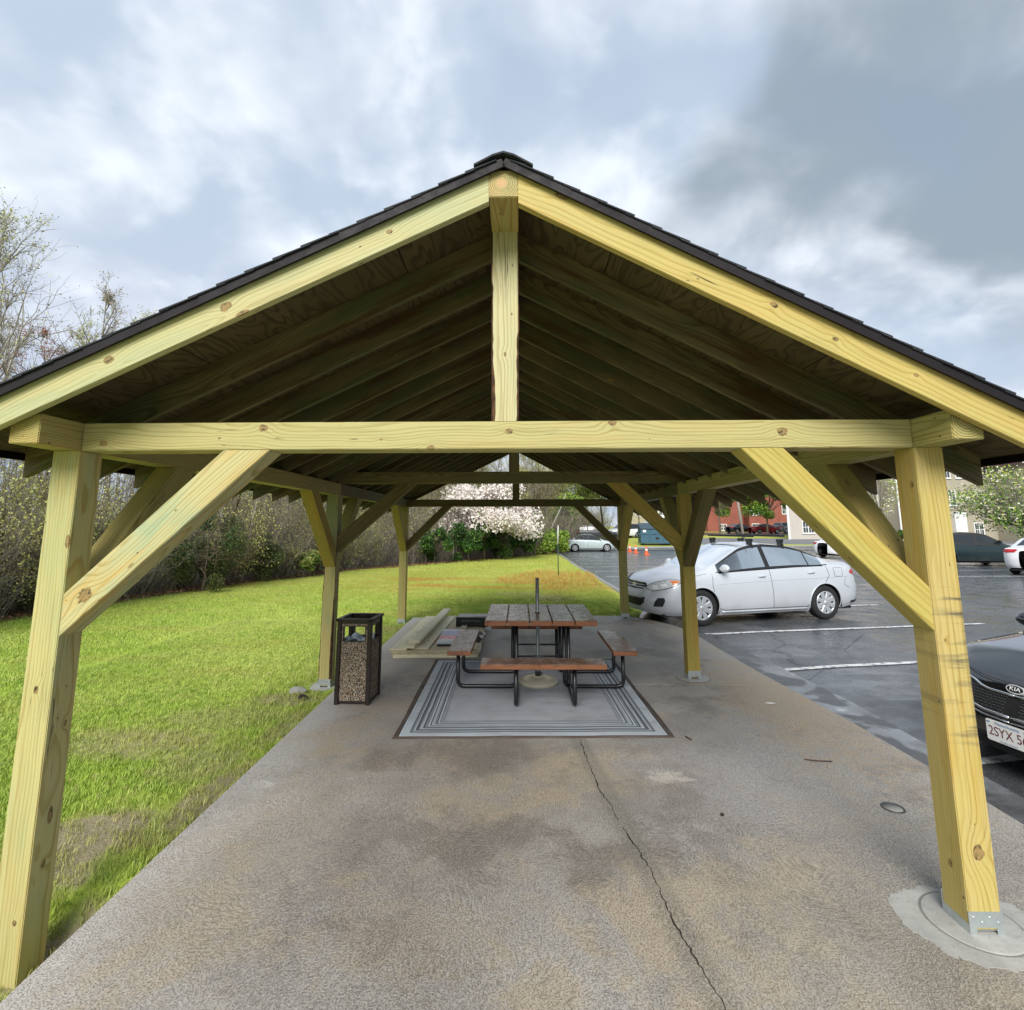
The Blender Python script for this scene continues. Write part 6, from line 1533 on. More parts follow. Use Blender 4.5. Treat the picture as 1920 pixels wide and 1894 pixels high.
# edge of the woods, from beside the pavilion to beyond the car park
EDGE = [(-11.0, -2), (-10.4, 5), (-10.09, 10.31), (-9.84, 12.64), (-9.67, 14.26), (-8.96, 17), (-7.92, 21.1), (-6.69, 23.5), (-4.59, 26.7), (-2.18, 30.8), (1.13, 37), (2.9, 43.5), (3.3, 49), (5, 60), (9, 70), (16, 80)]
_ed = np.array(EDGE, float); _el = np.concatenate([[0], np.cumsum(np.linalg.norm(np.diff(_ed, axis=0), axis=1))]); ELEN = _el[-1]
def edge(s_, off):
    x = np.interp(s_, _el, _ed[:, 0]); y = np.interp(s_, _el, _ed[:, 1]); x2 = np.interp(s_ + .5, _el, _ed[:, 0]); y2 = np.interp(s_ + .5, _el, _ed[:, 1]); x1 = np.interp(s_ - .5, _el, _ed[:, 0]); y1 = np.interp(s_ - .5, _el, _ed[:, 1])
    d = np.array([x2 - x1, y2 - y1]); d /= np.linalg.norm(d) + 1e-9; return float(x - d[1] * off), float(y + d[0] * off)
# woodland floor
V = []; F = []; ss = np.linspace(0, ELEN, 90); oo = [-.35, -.1, .2, .6, 1.2, 3, 8, 18, 40]
rg = random.Random(9)
for s_ in ss:
    for i, o_ in enumerate(oo): x, y = edge(s_, o_ + (rg.uniform(-.25, .25) if i < 2 else 0)); V.append((x, y, gz(y) + (.02 if i else -.03) + (.02 if i > 2 else 0)))
m = len(oo)
for j in range(len(ss) - 1):
    for i in range(m - 1): a = j * m + i; F.append((a, a + 1, a + m + 1, a + m))
t = NT('leaf_litter_soil'); p = t.pos(); n = t.noise(p, 9.0, 5.0, .7); M_litter = t.fin(t.mix(t.ramp(n, .38, .62), (.065, .04, .025), (.26, .155, .08)), .95, t.bump(n, .8, .03))
o = link('woodland_floor', np_mesh('woodland_floor', V, F, M_litter, True)); tag(o, kind='structure')
rs = np.random.default_rng(77); n = 16000; P = []
for k in range(n):
    x, y = edge(rs.uniform(8, ELEN * .8), abs(rs.normal()) * .8 - .35); P.append((x, y, gz(y) + .045 + rs.random() * .03))
M_dleaf = leafm('fallen_leaves', (.20, .10, .05), (.36, .22, .12), (.12, .07, .04))
o = link('leaf_litter', leaves_mesh('leaf_litter', P, .035, M_dleaf, rs, .7)); tag(o, 'brown fallen leaves along the foot of the woods', kind='stuff')

protos = []
G_B = 'bare trees standing in the woods'; G_Y = 'trees in yellow-green bud in the woods'; G_S = 'leafless thicket shrubs along the wood edge'; G_SY = 'budding thicket shrubs along the wood edge'
tA = make_tree('bare_tree', 'slender leafless grey tree standing in the woods beyond the lawn', 'tree', G_B, 11, 8.6, .085, B_grey, L_bud, 1400, .024, fr=1.4, n1=15, n2=7, n3=5, up=.35, a1=(25, 50))
tB = make_tree('bare_tree', tA['label'], 'tree', G_B, 12, 7.4, .07, B_grey, L_tan, 1200, .024, fr=1.4, n1=14, n2=7, n3=5, up=.3, a1=(30, 60))
tC = make_tree('bare_tree', tA['label'], 'tree', G_B, 13, 9.6, .11, B_brown, L_bud, 2800, .025, n1=16, n2=8, n3=5, start=.3, up=.3)
tD = make_tree('budding_tree', 'young tree in yellow-green bud standing in the woods', 'tree', G_Y, 14, 6.6, .06, B_grey, L_bud, 8500, .026, n1=15, n2=7, n3=5, start=.12, up=.25)
tE = make_tree('budding_tree', tD['label'], 'tree', G_Y, 15, 7.8, .075, B_brown, L_lime, 5000, .026, n1=15, n2=7, n3=5, start=.15, up=.25)
s1 = clump_shrub('thicket_shrub', 'grey leafless thicket shrub at the wood edge', 'shrub', G_S, 21, 26, 2.9, 1.3, B_grey, L_tan, 1000, .020)
s2 = clump_shrub('thicket_shrub', s1['label'], 'shrub', G_S, 22, 30, 2.2, 1.5, B_grey, L_bud, 2000, .021)
s3 = clump_shrub('budding_shrub', 'yellow-green budding shrub at the wood edge', 'shrub', G_SY, 23, 24, 2.6, 1.4, B_brown, L_bud, 5200, .023)
s4 = clump_shrub('budding_shrub', s3['label'], 'shrub', G_SY, 24, 22, 3.4, 1.3, B_grey, L_bud, 4800, .022)
tF = make_tree('sapling', 'straight pale sapling at the wood edge', 'tree', G_B, 16, 5.2, .040, barkm('pale_grey_bark', (.33, .30, .25), (.52, .48, .42)), L_bud, 500, .022, n1=9, n2=4, n3=3, start=.35, up=.5, a1=(15, 35), len1=.3)
tG = make_tree('sapling', tF['label'], 'tree', G_B, 17, 4.2, .032, B_grey, L_bud, 400, .022, n1=8, n2=4, n3=3, start=.3, up=.5, a1=(15, 35), len1=.3)
used = {}
def scatter(proto, x, y, sc, rz):
    if proto.name not in used: used[proto.name] = 1; c = proto
    else: c = copy_tree(proto)
    c.location = (x, y, gz(y) - .02); c.rotation_euler = (rg.uniform(-.05, .05), rg.uniform(-.05, .05), rz); c.scale = (sc, sc, sc * rg.uniform(.9, 1.12))
    zn = 'at the left picture edge' if y < 14 else 'seen between the left front and middle posts' if y < 21 else 'seen between the left middle and far posts' if y < 29 else 'beyond the far end of the lawn'
    base = {'sapling': 'straight thin sapling at the wood edge', 'bare_tree': 'slender leafless tree in the woods', 'budding_tree': 'young tree in yellow-green bud in the woods', 'thicket_shrub': 'grey leafless thicket shrub at the wood edge', 'budding_shrub': 'yellow-green budding shrub at the wood edge'}[c.name.split('.')[0]]
    c['label'] = base + ' ' + zn; c['group'] = base + ' ' + zn; return c
rg = random.Random(31)
# the lawn dips to the wood edge: shrubs first, trees behind, taller toward the back
s_ = 7.0
while s_ < ELEN - 4:
    y = edge(s_, 0)[1]; step = .75 + .018 * max(0, y - 8)
    for row in range(3):
        if row == 1 and rg.random() < .5: continue
        o_ = .35 + row * .95 + rg.uniform(-.25, .3); x, yy = edge(s_ + rg.uniform(-.35, .35), o_)
        if 26.5 < yy < 37 and row == 0: continue
        pr = rg.choices([s1, s2, s3, s4], [3, 3, 2.2, 1.6])[0]; scatter(pr, x, yy, rg.uniform(.65, 1.1) * (1 + .006 * yy), rg.uniform(0, 6.28))
    s_ += step * 1.35
for k in range(85):
    s_ = 7.5 + (ELEN * .62) * rg.random() ** 1.1; x, y = edge(s_, rg.uniform(.15, 1.6)); scatter(rg.choice([tF, tG]), x, y, rg.uniform(.6, 1.1) * (.8 if y < 14 else 1), rg.uniform(0, 6.28))
for k in range(45):
    s_ = 7 + (ELEN * .7) * rg.random(); x, y = edge(s_, rg.uniform(.5, 2.6)); c = scatter(rg.choice([tA, tB, tC, tD]), x, y, rg.uniform(.5, .8) if y < 15 else rg.uniform(.7, 1.0), rg.uniform(0, 6.28))
for k in range(105):
    u = rg.random(); s_ = 5 + (ELEN - 6) * u ** .85; o_ = 1.2 + 15 * rg.random() ** 1.3; x, y = edge(s_, o_)
    if -18 < x < -10.5 and y < 14.5: sc = rg.uniform(.42, .62)
    else: sc = rg.uniform(.75, 1.15)
    scatter(rg.choices([tA, tB, tC, tD, tE], [3, 3, 2.2, 3, 1.6])[0], x, y, sc, rg.uniform(0, 6.28))
# the deep wood reads as one mass of stems
rs = np.random.default_rng(5); segs = []; tips = []
for k in range(3600):
    s_ = rs.uniform(2, ELEN); x, y = edge(s_, rs.uniform(11, 27)); h = rs.uniform(3.0, 9.5) * (.42 if y < 15 else .75 if y < 19 else 1); z0 = gz(y); p = np.array([x, y, z0 - .1]); d = np.array([rs.normal() * .06, rs.normal() * .06, 1]); r = .02 + h * .004
    for i in range(3):
        q = p + d * h / 3; segs.append((p, q, r * (1 - i * .28), r * (.72 - i * .28))); d = d + rs.normal(size=3) * .06
        for m_ in range(6):
            e = rs.normal(size=3); e[2] = abs(e[2]) * .8; e /= np.linalg.norm(e); a = p + (q - p) * rs.random(); b = a + e * h * .14; segs.append((a, b, .012, .005)); tips.append(b); c_ = b + (e + rs.normal(size=3) * .5) * h * .09; segs.append((b, c_, .006, .003)); tips.append(c_)
        p = q
o = link('deep_woods', segs_mesh('deep_woods', segs, B_grey, 3)); tag(o, 'grey mass of stems deep in the woods', kind='stuff')
tips = np.array(tips); idx = rs.integers(0, len(tips), 46000)
o = link('deep_woods_leaves', leaves_mesh('deep_woods_leaves', tips[idx] + rs.normal(size=(46000, 3)) * .18, .062, None, rs, mi=rs.choice(3, 46000, p=[.55, .37, .08]), mats=[L_bud, L_tan, L_cedar])); tag(o, 'hazy yellow-green buds deep in the woods', kind='stuff')
# brush at the very edge, fallen stems and brambles
segs = []; 
for k in range(9000):
    s_ = rs.uniform(7, ELEN * .75); x, y = edge(s_, abs(rs.normal()) * 1.6 + .05); h = rs.uniform(.4, 2.0); z0 = gz(y); p = np.array([x, y, z0 - .03]); d = np.array([rs.normal() * .35, rs.normal() * .35, 1]); d /= np.linalg.norm(d)
    for i in range(3): q = p + d * h / 3; segs.append((p, q, .0065 - i * .0012, .0055 - i * .0012)); d = d + rs.normal(size=3) * .25; p = q
o = link('brushwood', segs_mesh('brushwood', segs, B_grey, 3)); tag(o, 'tangled grey brushwood along the wood edge', kind='stuff')

# the tall tree at the upper left, seen against the sky
tall = make_tree('tall_bare_tree', 'tall leafless tree with budding upswept branches against the sky at the upper left', 'tree', None, 41, 9.9, .11, B_pale, L_bud, 3200, .030, fr=1.7, n1=24, n2=8, n3=6, start=.35, a1=(22, 46), len1=.62, up=.65)
tall.location = (-14.5, 14.3, -.1)
t2 = make_tree('bare_tree', 'leafless tree whose fine twigs show just above the roof edge at left', 'tree', None, 42, 8.8, .08, B_grey, L_tan, 1200, .028, fr=1.9, n1=16, n2=8, n3=6, start=.35, a1=(18, 40), len1=.42, up=.55); t2.location = (-13.2, 15.9, -.1)
t3 = make_tree('bare_tree', 'small tree with reddish buds beside the tall leafless tree', 'tree', None, 43, 7.8, .07, B_grey, L_red, 1800, .030, fr=1.9, n1=14, n2=7, n3=5, start=.3, len1=.45, up=.45); t3.location = (-14.6, 15.8, -.1)
t4 = make_tree('bare_tree', 'leafless tree rising at the left picture edge behind the tall tree', 'tree', None, 44, 8.4, .08, B_grey, L_tan, 1200, .028, fr=1.9, n1=14, n2=7, n3=5, start=.3, len1=.45, up=.45); t4.location = (-17.2, 15.5, -.1)
t5 = make_tree('red_budded_tree', 'slim tree with red buds behind the left middle post', 'tree', None, 45, 5.8, .05, B_grey, L_red, 800, .05, n1=10, n2=6, n3=4, start=.5, up=.4); t5.location = (-11.6, 23.5, -.1)
# evergreen and cedar bushes in the edge
def bush(label, seed, loc, rad, leaf, n, size, cat='bush', group=None, name='evergreen_bush', bark=None, lobes=12):
    return leafy(name, label, cat, group, seed, loc, rad[2] * .6, (0, 0, rad[2] * .95), rad, bark or B_brown, leaf, n, size, lobes, .05, 0, .35, 5)
bush('dark green holly-like bush in the wood edge left of the middle post', 51, (-8.9, 14.9, -.08), (1.25, 1.0, 1.25), [(L_ever, 3), (L_cedar, 1.4)], 11000, .030, lobes=20)
bush('second dark evergreen bush just behind the holly-like bush', 52, (-8.6, 17.6, -.1), (.9, .8, .9), [(L_ever, 1), (L_cedar, .6)], 5500, .030, lobes=16)
bush('olive brown cedar bush at the left picture edge', 53, (-10.9, 11.0, -.08), (1.2, 1.0, 1.2), [(L_cedar, 1)], 9000, .032, name='cedar_bush')
bush('low olive bush between the left front post and its brace', 54, (-10.3, 12.6, -.08), (.8, .7, .85), [(L_cedar, 2), (L_ever, 1)], 3800, .045, name='cedar_bush')
bush('low yellow-green bush at the wood edge left of the middle post', 55, (-7.9, 19.4, -.1), (.7, .6, .55), [(L_bud, 2), (L_green, 1)], 2400, .05, name='low_bush')
G_E = 'dark evergreen bushes under the blossoming tree'
for k, (x, y, r, h, l) in enumerate(((-4.3, 27.0, 1.1, 1.05, 'leftmost dark evergreen bush under the blossoming tree'), (-2.7, 28.8, 1.25, 1.15, 'broad dark evergreen bush under the middle of the blossoming tree'), (-1.1, 31.2, 1.35, 1.35, 'tall dark evergreen bush right of centre under the blossoming tree'), (.3, 34.0, 1.35, 1.5, 'rightmost dark evergreen bush beside the bright green shrubs'))):
    bush(l, 60 + k, (x, y, gz(y) - .05), (r, r, h), [(L_ever, 3), (L_green, 1.2)], 7000, .065, group=G_E)
bush('bright green shrub right of the dark evergreens', 66, (1.6, 37.8, -.4), (1.3, 1.2, 1.35), [(L_green, 2), (L_lime, 1)], 6500, .07, name='green_shrub')
bush('bright green shrub behind the thin metal pole', 67, (3.1, 41.0, -.4), (1.2, 1.2, 1.2), [(L_green, 2), (L_lime, 1.4)], 5500, .07, name='green_shrub')
bush('green shrub left of the pale far sedan', 68, (3.2, 46.2, -.4), (1.2, 1.1, 1.5), [(L_green, 1), (L_ever, 1)], 4500, .08, name='green_shrub')
x = clump_shrub('grey_shrub', 'leafless grey shrub above the bright green shrubs', 'shrub', None, 69, 44, 4.2, 2.2, B_grey, L_tan, 900, .04); x.location = (3.4, 43.8, -.4); x.scale = (1.25, 1.25, 1)
# blossoming tree in the middle of the view
leafy('blossoming_tree', 'pale pink blossoming tree with drooping crown over dark evergreen bushes', 'tree', None, 71, (-2.0, 30.4, gz(30.4) - .05), 1.9, (.15, 0, 3.1), (3.45, 2.7, 1.75), B_brown, [(L_pink, 5), (L_green, .35), (L_pink, 4)], 19000, .078, 44, .12, .22, .45, 16)
# green trees beyond
leafy('lime_tree', 'bright lime green tree beyond the far end of the car park', 'tree', None, 72, (7.6, 58, .2), 3.6, (0, 0, 6.6), (4.4, 3.5, 3.2), B_brown, [(L_lime, 1)], 15000, .13, 26, .16)
leafy('lime_tree', 'smaller yellow-green tree right of the thin pole', 'tree', None, 73, (4.9, 50.5, -.1), 1.8, (0, 0, 3.5), (1.9, 1.7, 1.9), B_brown, [(L_lime, 2), (L_green, 1)], 7000, .09, 18, .10)
leafy('street_tree', 'young lime green tree before the brick building by the light pole', 'tree', None, 74, (29.0, 75, .5), 2.9, (0, 0, 5.5), (3.7, 3.0, 2.7), B_brown, [(L_lime, 1), (L_green, .3)], 13000, .13, 22, .18)
leafy('street_tree', 'darker-trunked green tree before the brick building right of the light pole', 'tree', None, 75, (35.0, 73.5, .5), 2.7, (.3, 0, 5.2), (3.5, 3.0, 2.9), B_brown, [(L_lime, 1), (L_green, .6)], 12000, .13, 22, .18)
leafy('flowering_tree', 'tree with cream blossom and green lower leaves at the right edge before the beige building', 'tree', None, 76, (32.6, 33.5, -.2), 1.9, (-1.2, 0, 3.3), (4.4, 3.0, 2.2), B_grey, [(L_cream, 2.4), (L_lime, 2), (L_bud, 1.0), (L_green, 1.8)], 7500, .075, 40, .16, .1, .35, 26)
leafy('flowering_tree', 'sparse pale green tree between the right front brace and post', 'tree', None, 77, (27.6, 40, -.3), 2.2, (.4, 0, 5.2), (1.8, 1.5, 2.4), B_grey, [(L_lime, 2), (L_cream, 1)], 3200, .065, 20, .10)
bush('dark green shrub under the flowering tree at the right edge', 78, (33.4, 33.0, -.3), (1.7, 1.3, 1.3), [(L_ever, 1), (L_green, 1.4)], 5000, .075, name='green_shrub')
bush('green shrub at the foot of the beige building', 79, (37.6, 52.5, 0.0), (1.0, .8, .7), [(L_ever, 1), (L_green, 1)], 2500, .09, name='green_shrub')
for k, (x, y, sc, l) in enumerate(((10.2, 63, 1.35, 'tall leafless tree behind the pale far sedan'), (12.6, 66, 1.5, 'tall leafless tree left of the far right post'), (14.6, 72, 1.5, 'tall budding tree behind the white van'), (19.5, 84, 1.3, 'leafless tree rising behind the blue dumpster'), (8.2, 66, 1.4, 'tall leafless tree behind the lime green tree'))):
    c = copy_tree([tC, tD, tE, tC, tA][k]); c.location = (x, y, gz(y)); c.scale = (sc, sc, sc); c['label'] = l; c['group'] = 'tall trees beyond the far end of the car park'

# ------------------------------------------------------------------ poles, cones, dumpster
M_gpole = plain('green_painted_steel', (.03, .075, .05), .5, .2); M_wpole = plain('weathered_pole_wood', (.34, .30, .25), .85, 0, .25, 9, .3)
e = empty('thin_pole', (1.54, 19.15, gz(19.15) - .05), 0, 'thin green metal pole with a white upper half standing in the reddish grass', 'pole')
mb = MB(); mb.tube([(0, 0, 0), (0, 0, 1.25)], .017, 8); mb.build('lower_shaft', M_gpole, e); mb = MB(); mb.tube([(.0, 0, 1.25), (.02, 0, 1.93)], .020, 8); mb.build('upper_shaft', plain('white_pole_paint', (.72, .72, .70), .5), e)
e = empty('thin_post', (1.85, 38.2, gz(38.2)), 0, 'short thin dark post at the lawn edge before the green shrubs', 'post'); mb = MB(); mb.tube([(0, 0, 0), (0, 0, 1.75)], .035, 6); mb.build('shaft', M_gpole, e)
mb = MB(); mb.tube([(0, 0, 0), (.55, 0, 1.15), (.95, 0, 2.2), (1.55, 0, 3.4), (2.0, 0, 4.6)], [.075, .06, .055, .05, .035], 8); o = mb.build('leaning_pale_trunk', B_pale); o.location = (1.75, 40.0, gz(40)); tag(o, 'pale leaning dead trunk behind the thin metal pole', 'dead tree')
e = empty('light_pole', (23.75, 55, gz(55)), 0, 'weathered grey wooden pole leaning left behind the silver sedan', 'pole')
mb = MB(); mb.tube([(0, 0, -.2), (-.78, 0, 8.5)], [.15, .12], 12); mb.build('shaft', M_wpole, e); mb = MB(); mb.tube([(-.78, 0, 8.3), (-1.9, -.1, 8.8)], .05, 8); mb.box(-2.3, -1.8, -.2, .05, 8.74, 8.86); mb.build('lamp_arm', M_galv, e)
M_cone = plain('orange_cone_plastic', (.80, .12, .03), .5); 
co = empty('traffic_cone', (0, 0, 0), 0, '', 'traffic cone', 'traffic cones at the far end of the car park')
mb = MB(); mb.lathe([(.0, .62), (.03, .62), (.075, .42)], 16); mb.lathe([(.094, .30), (.14, .04)], 16); mb.build('cone_body', M_cone, co)
mb = MB(); mb.lathe([(.075, .42), (.094, .30)], 16); mb.build('white_band', M_plate, co); mb = MB(); mb.box(-.2, .2, -.2, .2, 0, .04); mb.build('cone_foot', M_cone, co)
for k, (x, y, l) in enumerate(((9.45, 44.2, 'leftmost orange traffic cone near the pale sedan'), (9.35, 41.5, 'middle orange traffic cone, slightly nearer than the first'), (9.25, 37.6, 'rightmost and nearest orange traffic cone'))):
    c = co if k == 0 else copy_tree(co); c.location = (x, y, gz(y) + .02); c['label'] = l
M_dump = plain('blue_grey_dumpster_paint', (.045, .115, .165), .5, .2, .3, 3.0, .15); M_dump2 = plain('dumpster_lid_plastic', (.03, .06, .085), .5)
dp = empty('dumpster', (13.35, 50.6, gz(50.6) + .02), R(-4), 'blue steel dumpster with closed lids on the grass verge', 'dumpster')
DM = Matrix(((0, 1, 0, 0), (1, 0, 0, 0), (0, 0, 1, 0), (0, 0, 0, 1)))
mb = MB(); pr = [(-.85, .15), (.95, .15), (.95, 1.95), (-.55, 1.65), (-.85, 1.45)]
mb.prism(pr, -1.55, 1.55, M=Matrix(((0, 0, 1, 0), (1, 0, 0, 0), (0, 1, 0, 0), (0, 0, 0, 1)))); mb.build('body', M_dump, dp, .01)
for xx in (-1.4, -.7, 0, .7, 1.4): mb = MB(); mb.box(xx - .05, xx + .05, -.90, -.852, .2, 1.45); mb.build('rib', M_dump, dp)
mb = MB(); mb.box(-1.6, 1.6, -.91, -.853, 1.02, 1.12); mb.build('rail', M_dump, dp)
for (a, b, l) in ((-1.56, -.02, 0), (.02, 1.56, 0)):
    mb = MB(); vs = [(a, -.92, 1.50), (b, -.92, 1.50), (b, .95, 2.02), (a, .95, 2.02), (a, -.92, 1.56), (b, -.92, 1.56), (b, .95, 2.08), (a, .95, 2.08)]; mb.add(vs, [(0, 3, 2, 1), (4, 5, 6, 7), (0, 1, 5, 4), (1, 2, 6, 5), (2, 3, 7, 6), (3, 0, 4, 7)]); mb.build('lid', M_dump2, dp)
for sg in (-1, 1): mb = MB(); mb.box(min(sg * 1.551, sg * 1.68), max(sg * 1.551, sg * 1.68), -.6, .6, .95, 1.12); mb.build('lifting_pocket', M_dump, dp)
mb = MB(); mb.box(-.15, .15, -.915, -.905, .55, .72); mb.build('fork_hole', M_dark, dp); mb = MB(); mb.box(-1.35, -1.05, -.872, -.862, 1.2, 1.42); mb.build('paper_label', M_plate, dp)
for (x, y) in ((-1.2, -.6), (1.2, -.6), (-1.2, .6), (1.2, .6)): mb = MB(); mb.tube([(x - .04, y, .08), (x + .04, y, .08)], .09, 12); mb.box(x - .05, x + .05, y - .05, y + .05, .08, .15); mb.build('caster', M_black, dp)
# white box van far behind
vn = empty('white_van', (20.2, 74.5, gz(74.5)), R(6), 'white box van with dark open rear behind the parked cars', 'van')
mb = MB(); mb.box(-1.1, 1.1, -2.6, 2.2, .6, 2.7); mb.build('cargo_box', P_white, vn, .05); mb = MB(); mb.box(-.85, .85, -2.62, -2.601, .95, 2.3); mb.build('rear_opening', M_dark, vn); mb = MB(); mb.box(-.95, .95, 2.2, 3.7, .5, 1.9); mb.build('cab', P_white, vn, .15)
for (x, y) in ((-1.0, -1.6), (1.0, -1.6), (-.95, 2.9), (.95, 2.9)): mb = MB(); mb.tube([(x - .1, y, .36), (x + .1, y, .36)], .36, 18); mb.build('wheel', M_tyre, vn)

# ------------------------------------------------------------------ buildings
def siding(name, col, pitch=.13):
    t = NT(name); p = t.pos(); z = t.sep(p)[2]; f = t.m('FRACT', t.m('DIVIDE', z, pitch)); n = t.noise(p, 1.2, 4.0)
    c = t.mix(t.ramp(f, .12, .0, 0, .45), col, tuple(v * .5 for v in col)); c = t.mix(t.ramp(n, .4, .7, 0, .25), c, tuple(v * .8 for v in col)); return t.fin(c, .7, t.bump(f, .4, .015))
M_beige = siding('beige_clapboard', (.40, .36, .27)); M_pale = siding('pale_beige_clapboard', (.52, .48, .42)); M_roofb = smooth_conc('reddish_brown_roofing', (.20, .10, .095)); M_whitet = plain('white_trim_paint', (.74, .74, .72), .5, 0, .06, 4)
def brickm():
    t = NT('red_brick_wall'); p = t.pos(); x, y, z = t.sep(p); b = t.n('ShaderNodeTexBrick'); t.put(b.inputs['Vector'], t.comb(t.m('ADD', x, y), z, 0.0)); b.inputs['Scale'].default_value = 3.2
    b.inputs['Color1'].default_value = (.24, .055, .035, 1); b.inputs['Color2'].default_value = (.32, .085, .055, 1); b.inputs['Mortar'].default_value = (.30, .22, .19, 1); b.inputs['Mortar Size'].default_value = .012; n = t.noise(p, .8, 3.0)
    return t.fin(t.mix(t.ramp(n, .4, .7, 0, .3), b.outputs[0], (.17, .04, .03)), .85)
M_brick = brickm(); M_win = plain('dark_window_glass', (.05, .06, .065), .05, 0, .5, 1.5, Specular_IOR_Level=.9)
def window(par, x, y, z0, z1, w, nx=2, ny=2, nm='window'):
    """frame, glass and glazing bars on a wall facing the camera"""
    t_ = .10; mb = MB(); mb.box(x - w / 2 - t_, x + w / 2 + t_, y - .06, y + .02, z0 - t_, z0); mb.box(x - w / 2 - t_, x + w / 2 + t_, y - .06, y + .02, z1, z1 + t_)
    mb.box(x - w / 2 - t_, x - w / 2, y - .06, y + .02, z0, z1); mb.box(x + w / 2, x + w / 2 + t_, y - .06, y + .02, z0, z1); mb.box(x - .05, x + .05, y - .055, y + .02, z0, z1)
    mb.box(x - w / 2, x + w / 2, y - .05, y + .02, (z0 + z1) / 2 - .03, (z0 + z1) / 2 + .03); mb.box(x - w / 2 - .16, x + w / 2 + .16, y - .12, y - .061, z0 - t_ - .05, z0 - t_)
    for k in (-1, 1): mb.box(x + k * w / 4 - .02, x + k * w / 4 + .02, y - .045, y + .0, z0, z1)
    o = mb.build(nm, M_whitet, par); mb = MB(); mb.box(x - w / 2, x + w / 2, y - .03, y - .012, z0, z1); mb.build('pane', M_win, o); return o
def block(par, x0, x1, y0, y1, z0, z1, mat, nm='wall'):
    mb = MB(); mb.box(x0, x1, y0, y1, z0, z1); return mb.build(nm, mat, par)
def roof_x(par, x0, x1, y0, y1, ze, zr_, mat=None, oh=.4):
    """gable roof with its ridge along x"""
    ym = (y0 + y1) / 2; mb = MB(); t_ = .15
    for (ya, yb) in ((y0 - oh, ym), (y1 + oh, ym)):
        za = ze - oh * (zr_ - ze) / (ym - y0); vs = [(x0 - oh, ya, za), (x1 + oh, ya, za), (x1 + oh, yb, zr_), (x0 - oh, yb, zr_)]; mb.add(vs + [(x, y, z + t_) for x, y, z in vs], [(0, 1, 2, 3), (4, 7, 6, 5), (0, 4, 5, 1), (2, 6, 7, 3), (0, 3, 7, 4), (1, 5, 6, 2)])
    mb.build('roof', mat or M_roofb, par); mb = MB()
    for xx in (x0, x1): mb.add([(xx, y0, ze), (xx, y1, ze), (xx, ym, zr_)], [(0, 1, 2)])
    mb.build('gable', M_beige, par); mb = MB(); mb.box(x0 - oh, x1 + oh, y0 - oh - .06, y0 - oh, za - .08, za + .16); mb.build('gutter', M_whitet, par)
bb = empty('beige_building', (0, 0, 0), 0, 'three storey beige clapboard apartment building with white windows at the right', 'building')
mb = MB(); mb.prism([(30.0, 58), (40.2, 58), (40.2, 70), (38.5, 70)], 0, 8.9); mb.build('wall', M_pale, bb); block(bb, 40.2, 50.2, 55, 68, 0, 8.45, M_beige); block(bb, 50.2, 64, 50.5, 66, 0, 8.3, M_beige)
roof_x(bb, 35.4, 40.2, 58, 70, 8.9, 13.4); roof_x(bb, 40.2, 52.0, 55, 68, 8.45, 13.2)
for (x, y, z1) in ((30.0, 57.9, 8.9), (40.2, 54.9, 8.4), (50.2, 50.4, 8.3), (40.05, 57.9, 8.8)): block(bb, x - .12, x + .12, y - .06, y, 0, z1, M_whitet, 'corner_trim')
mb = MB(); mb.add([(49.6, 50.49, 8.1), (64.6, 50.49, 8.1), (57.1, 50.49, 14.0)], [(0, 1, 2)]); mb.build('gable', M_beige, bb)
for (a, b) in (((49.2, 7.75), (57.1, 14.1)), ((57.1, 14.1), (65.0, 7.75))):
    mb = MB(); mb.add([(a[0], 50.3, a[1]), (b[0], 50.3, b[1]), (b[0], 50.3, b[1] + .4), (a[0], 50.3, a[1] + .4), (a[0], 66, a[1]), (b[0], 66, b[1]), (b[0], 66, b[1] + .4), (a[0], 66, a[1] + .4)], [(0, 1, 2, 3), (4, 7, 6, 5), (0, 4, 5, 1), (3, 2, 6, 7), (0, 3, 7, 4), (1, 5, 6, 2)]); mb.build('roof', M_roofb, bb); mb = MB()
    mb.add([(a[0], 50.28, a[1] - .05), (b[0], 50.28, b[1] - .05), (b[0], 50.28, b[1] + .25), (a[0], 50.28, a[1] + .25)], [(0, 1, 2, 3)]); mb.build('rake_trim', M_whitet, bb)
for (x, y, z0, z1, w) in ((32.2, 58, .95, 2.15, 1.15), (36.5, 58, .95, 2.15, 1.15), (32.2, 58, 3.9, 5.3, 1.3), (36.8, 58, 3.9, 5.3, 1.3), (32.2, 58, 6.8, 8.2, 1.3), (36.8, 58, 6.8, 8.2, 1.3),
                          (41.3, 55, 3.85, 5.25, 1.3), (41.3, 55, .7, 1.9, 1.0), (45.4, 55, 6.75, 8.15, 1.0), (47.1, 55, 6.75, 8.15, 1.0), (49.2, 55, 6.75, 8.25, 1.1), (45.6, 55, 3.85, 5.25, 1.2), (49.0, 55, 3.85, 5.25, 1.2), (46.3, 55, .7, 1.75, .55), (48.3, 55, .65, 1.9, .85),
                          (52.5, 50.5, .6, 1.8, 1.2), (52.5, 50.5, 3.6, 5.0, 1.2), (52.5, 50.5, 6.3, 7.6, 1.2)): window(bb, x, y, z0, z1, w)
block(bb, 45.7, 46.9, 54.7, 54.999, 0.0, 3.1, M_whitet, 'entrance_bay'); block(bb, 44.1, 44.25, 54.86, 54.999, 0, 8.4, M_whitet, 'downpipe')
bk = empty('brick_building', (0, 0, 0), 0, 'red brick apartment building with white windows behind the parked cars', 'building')
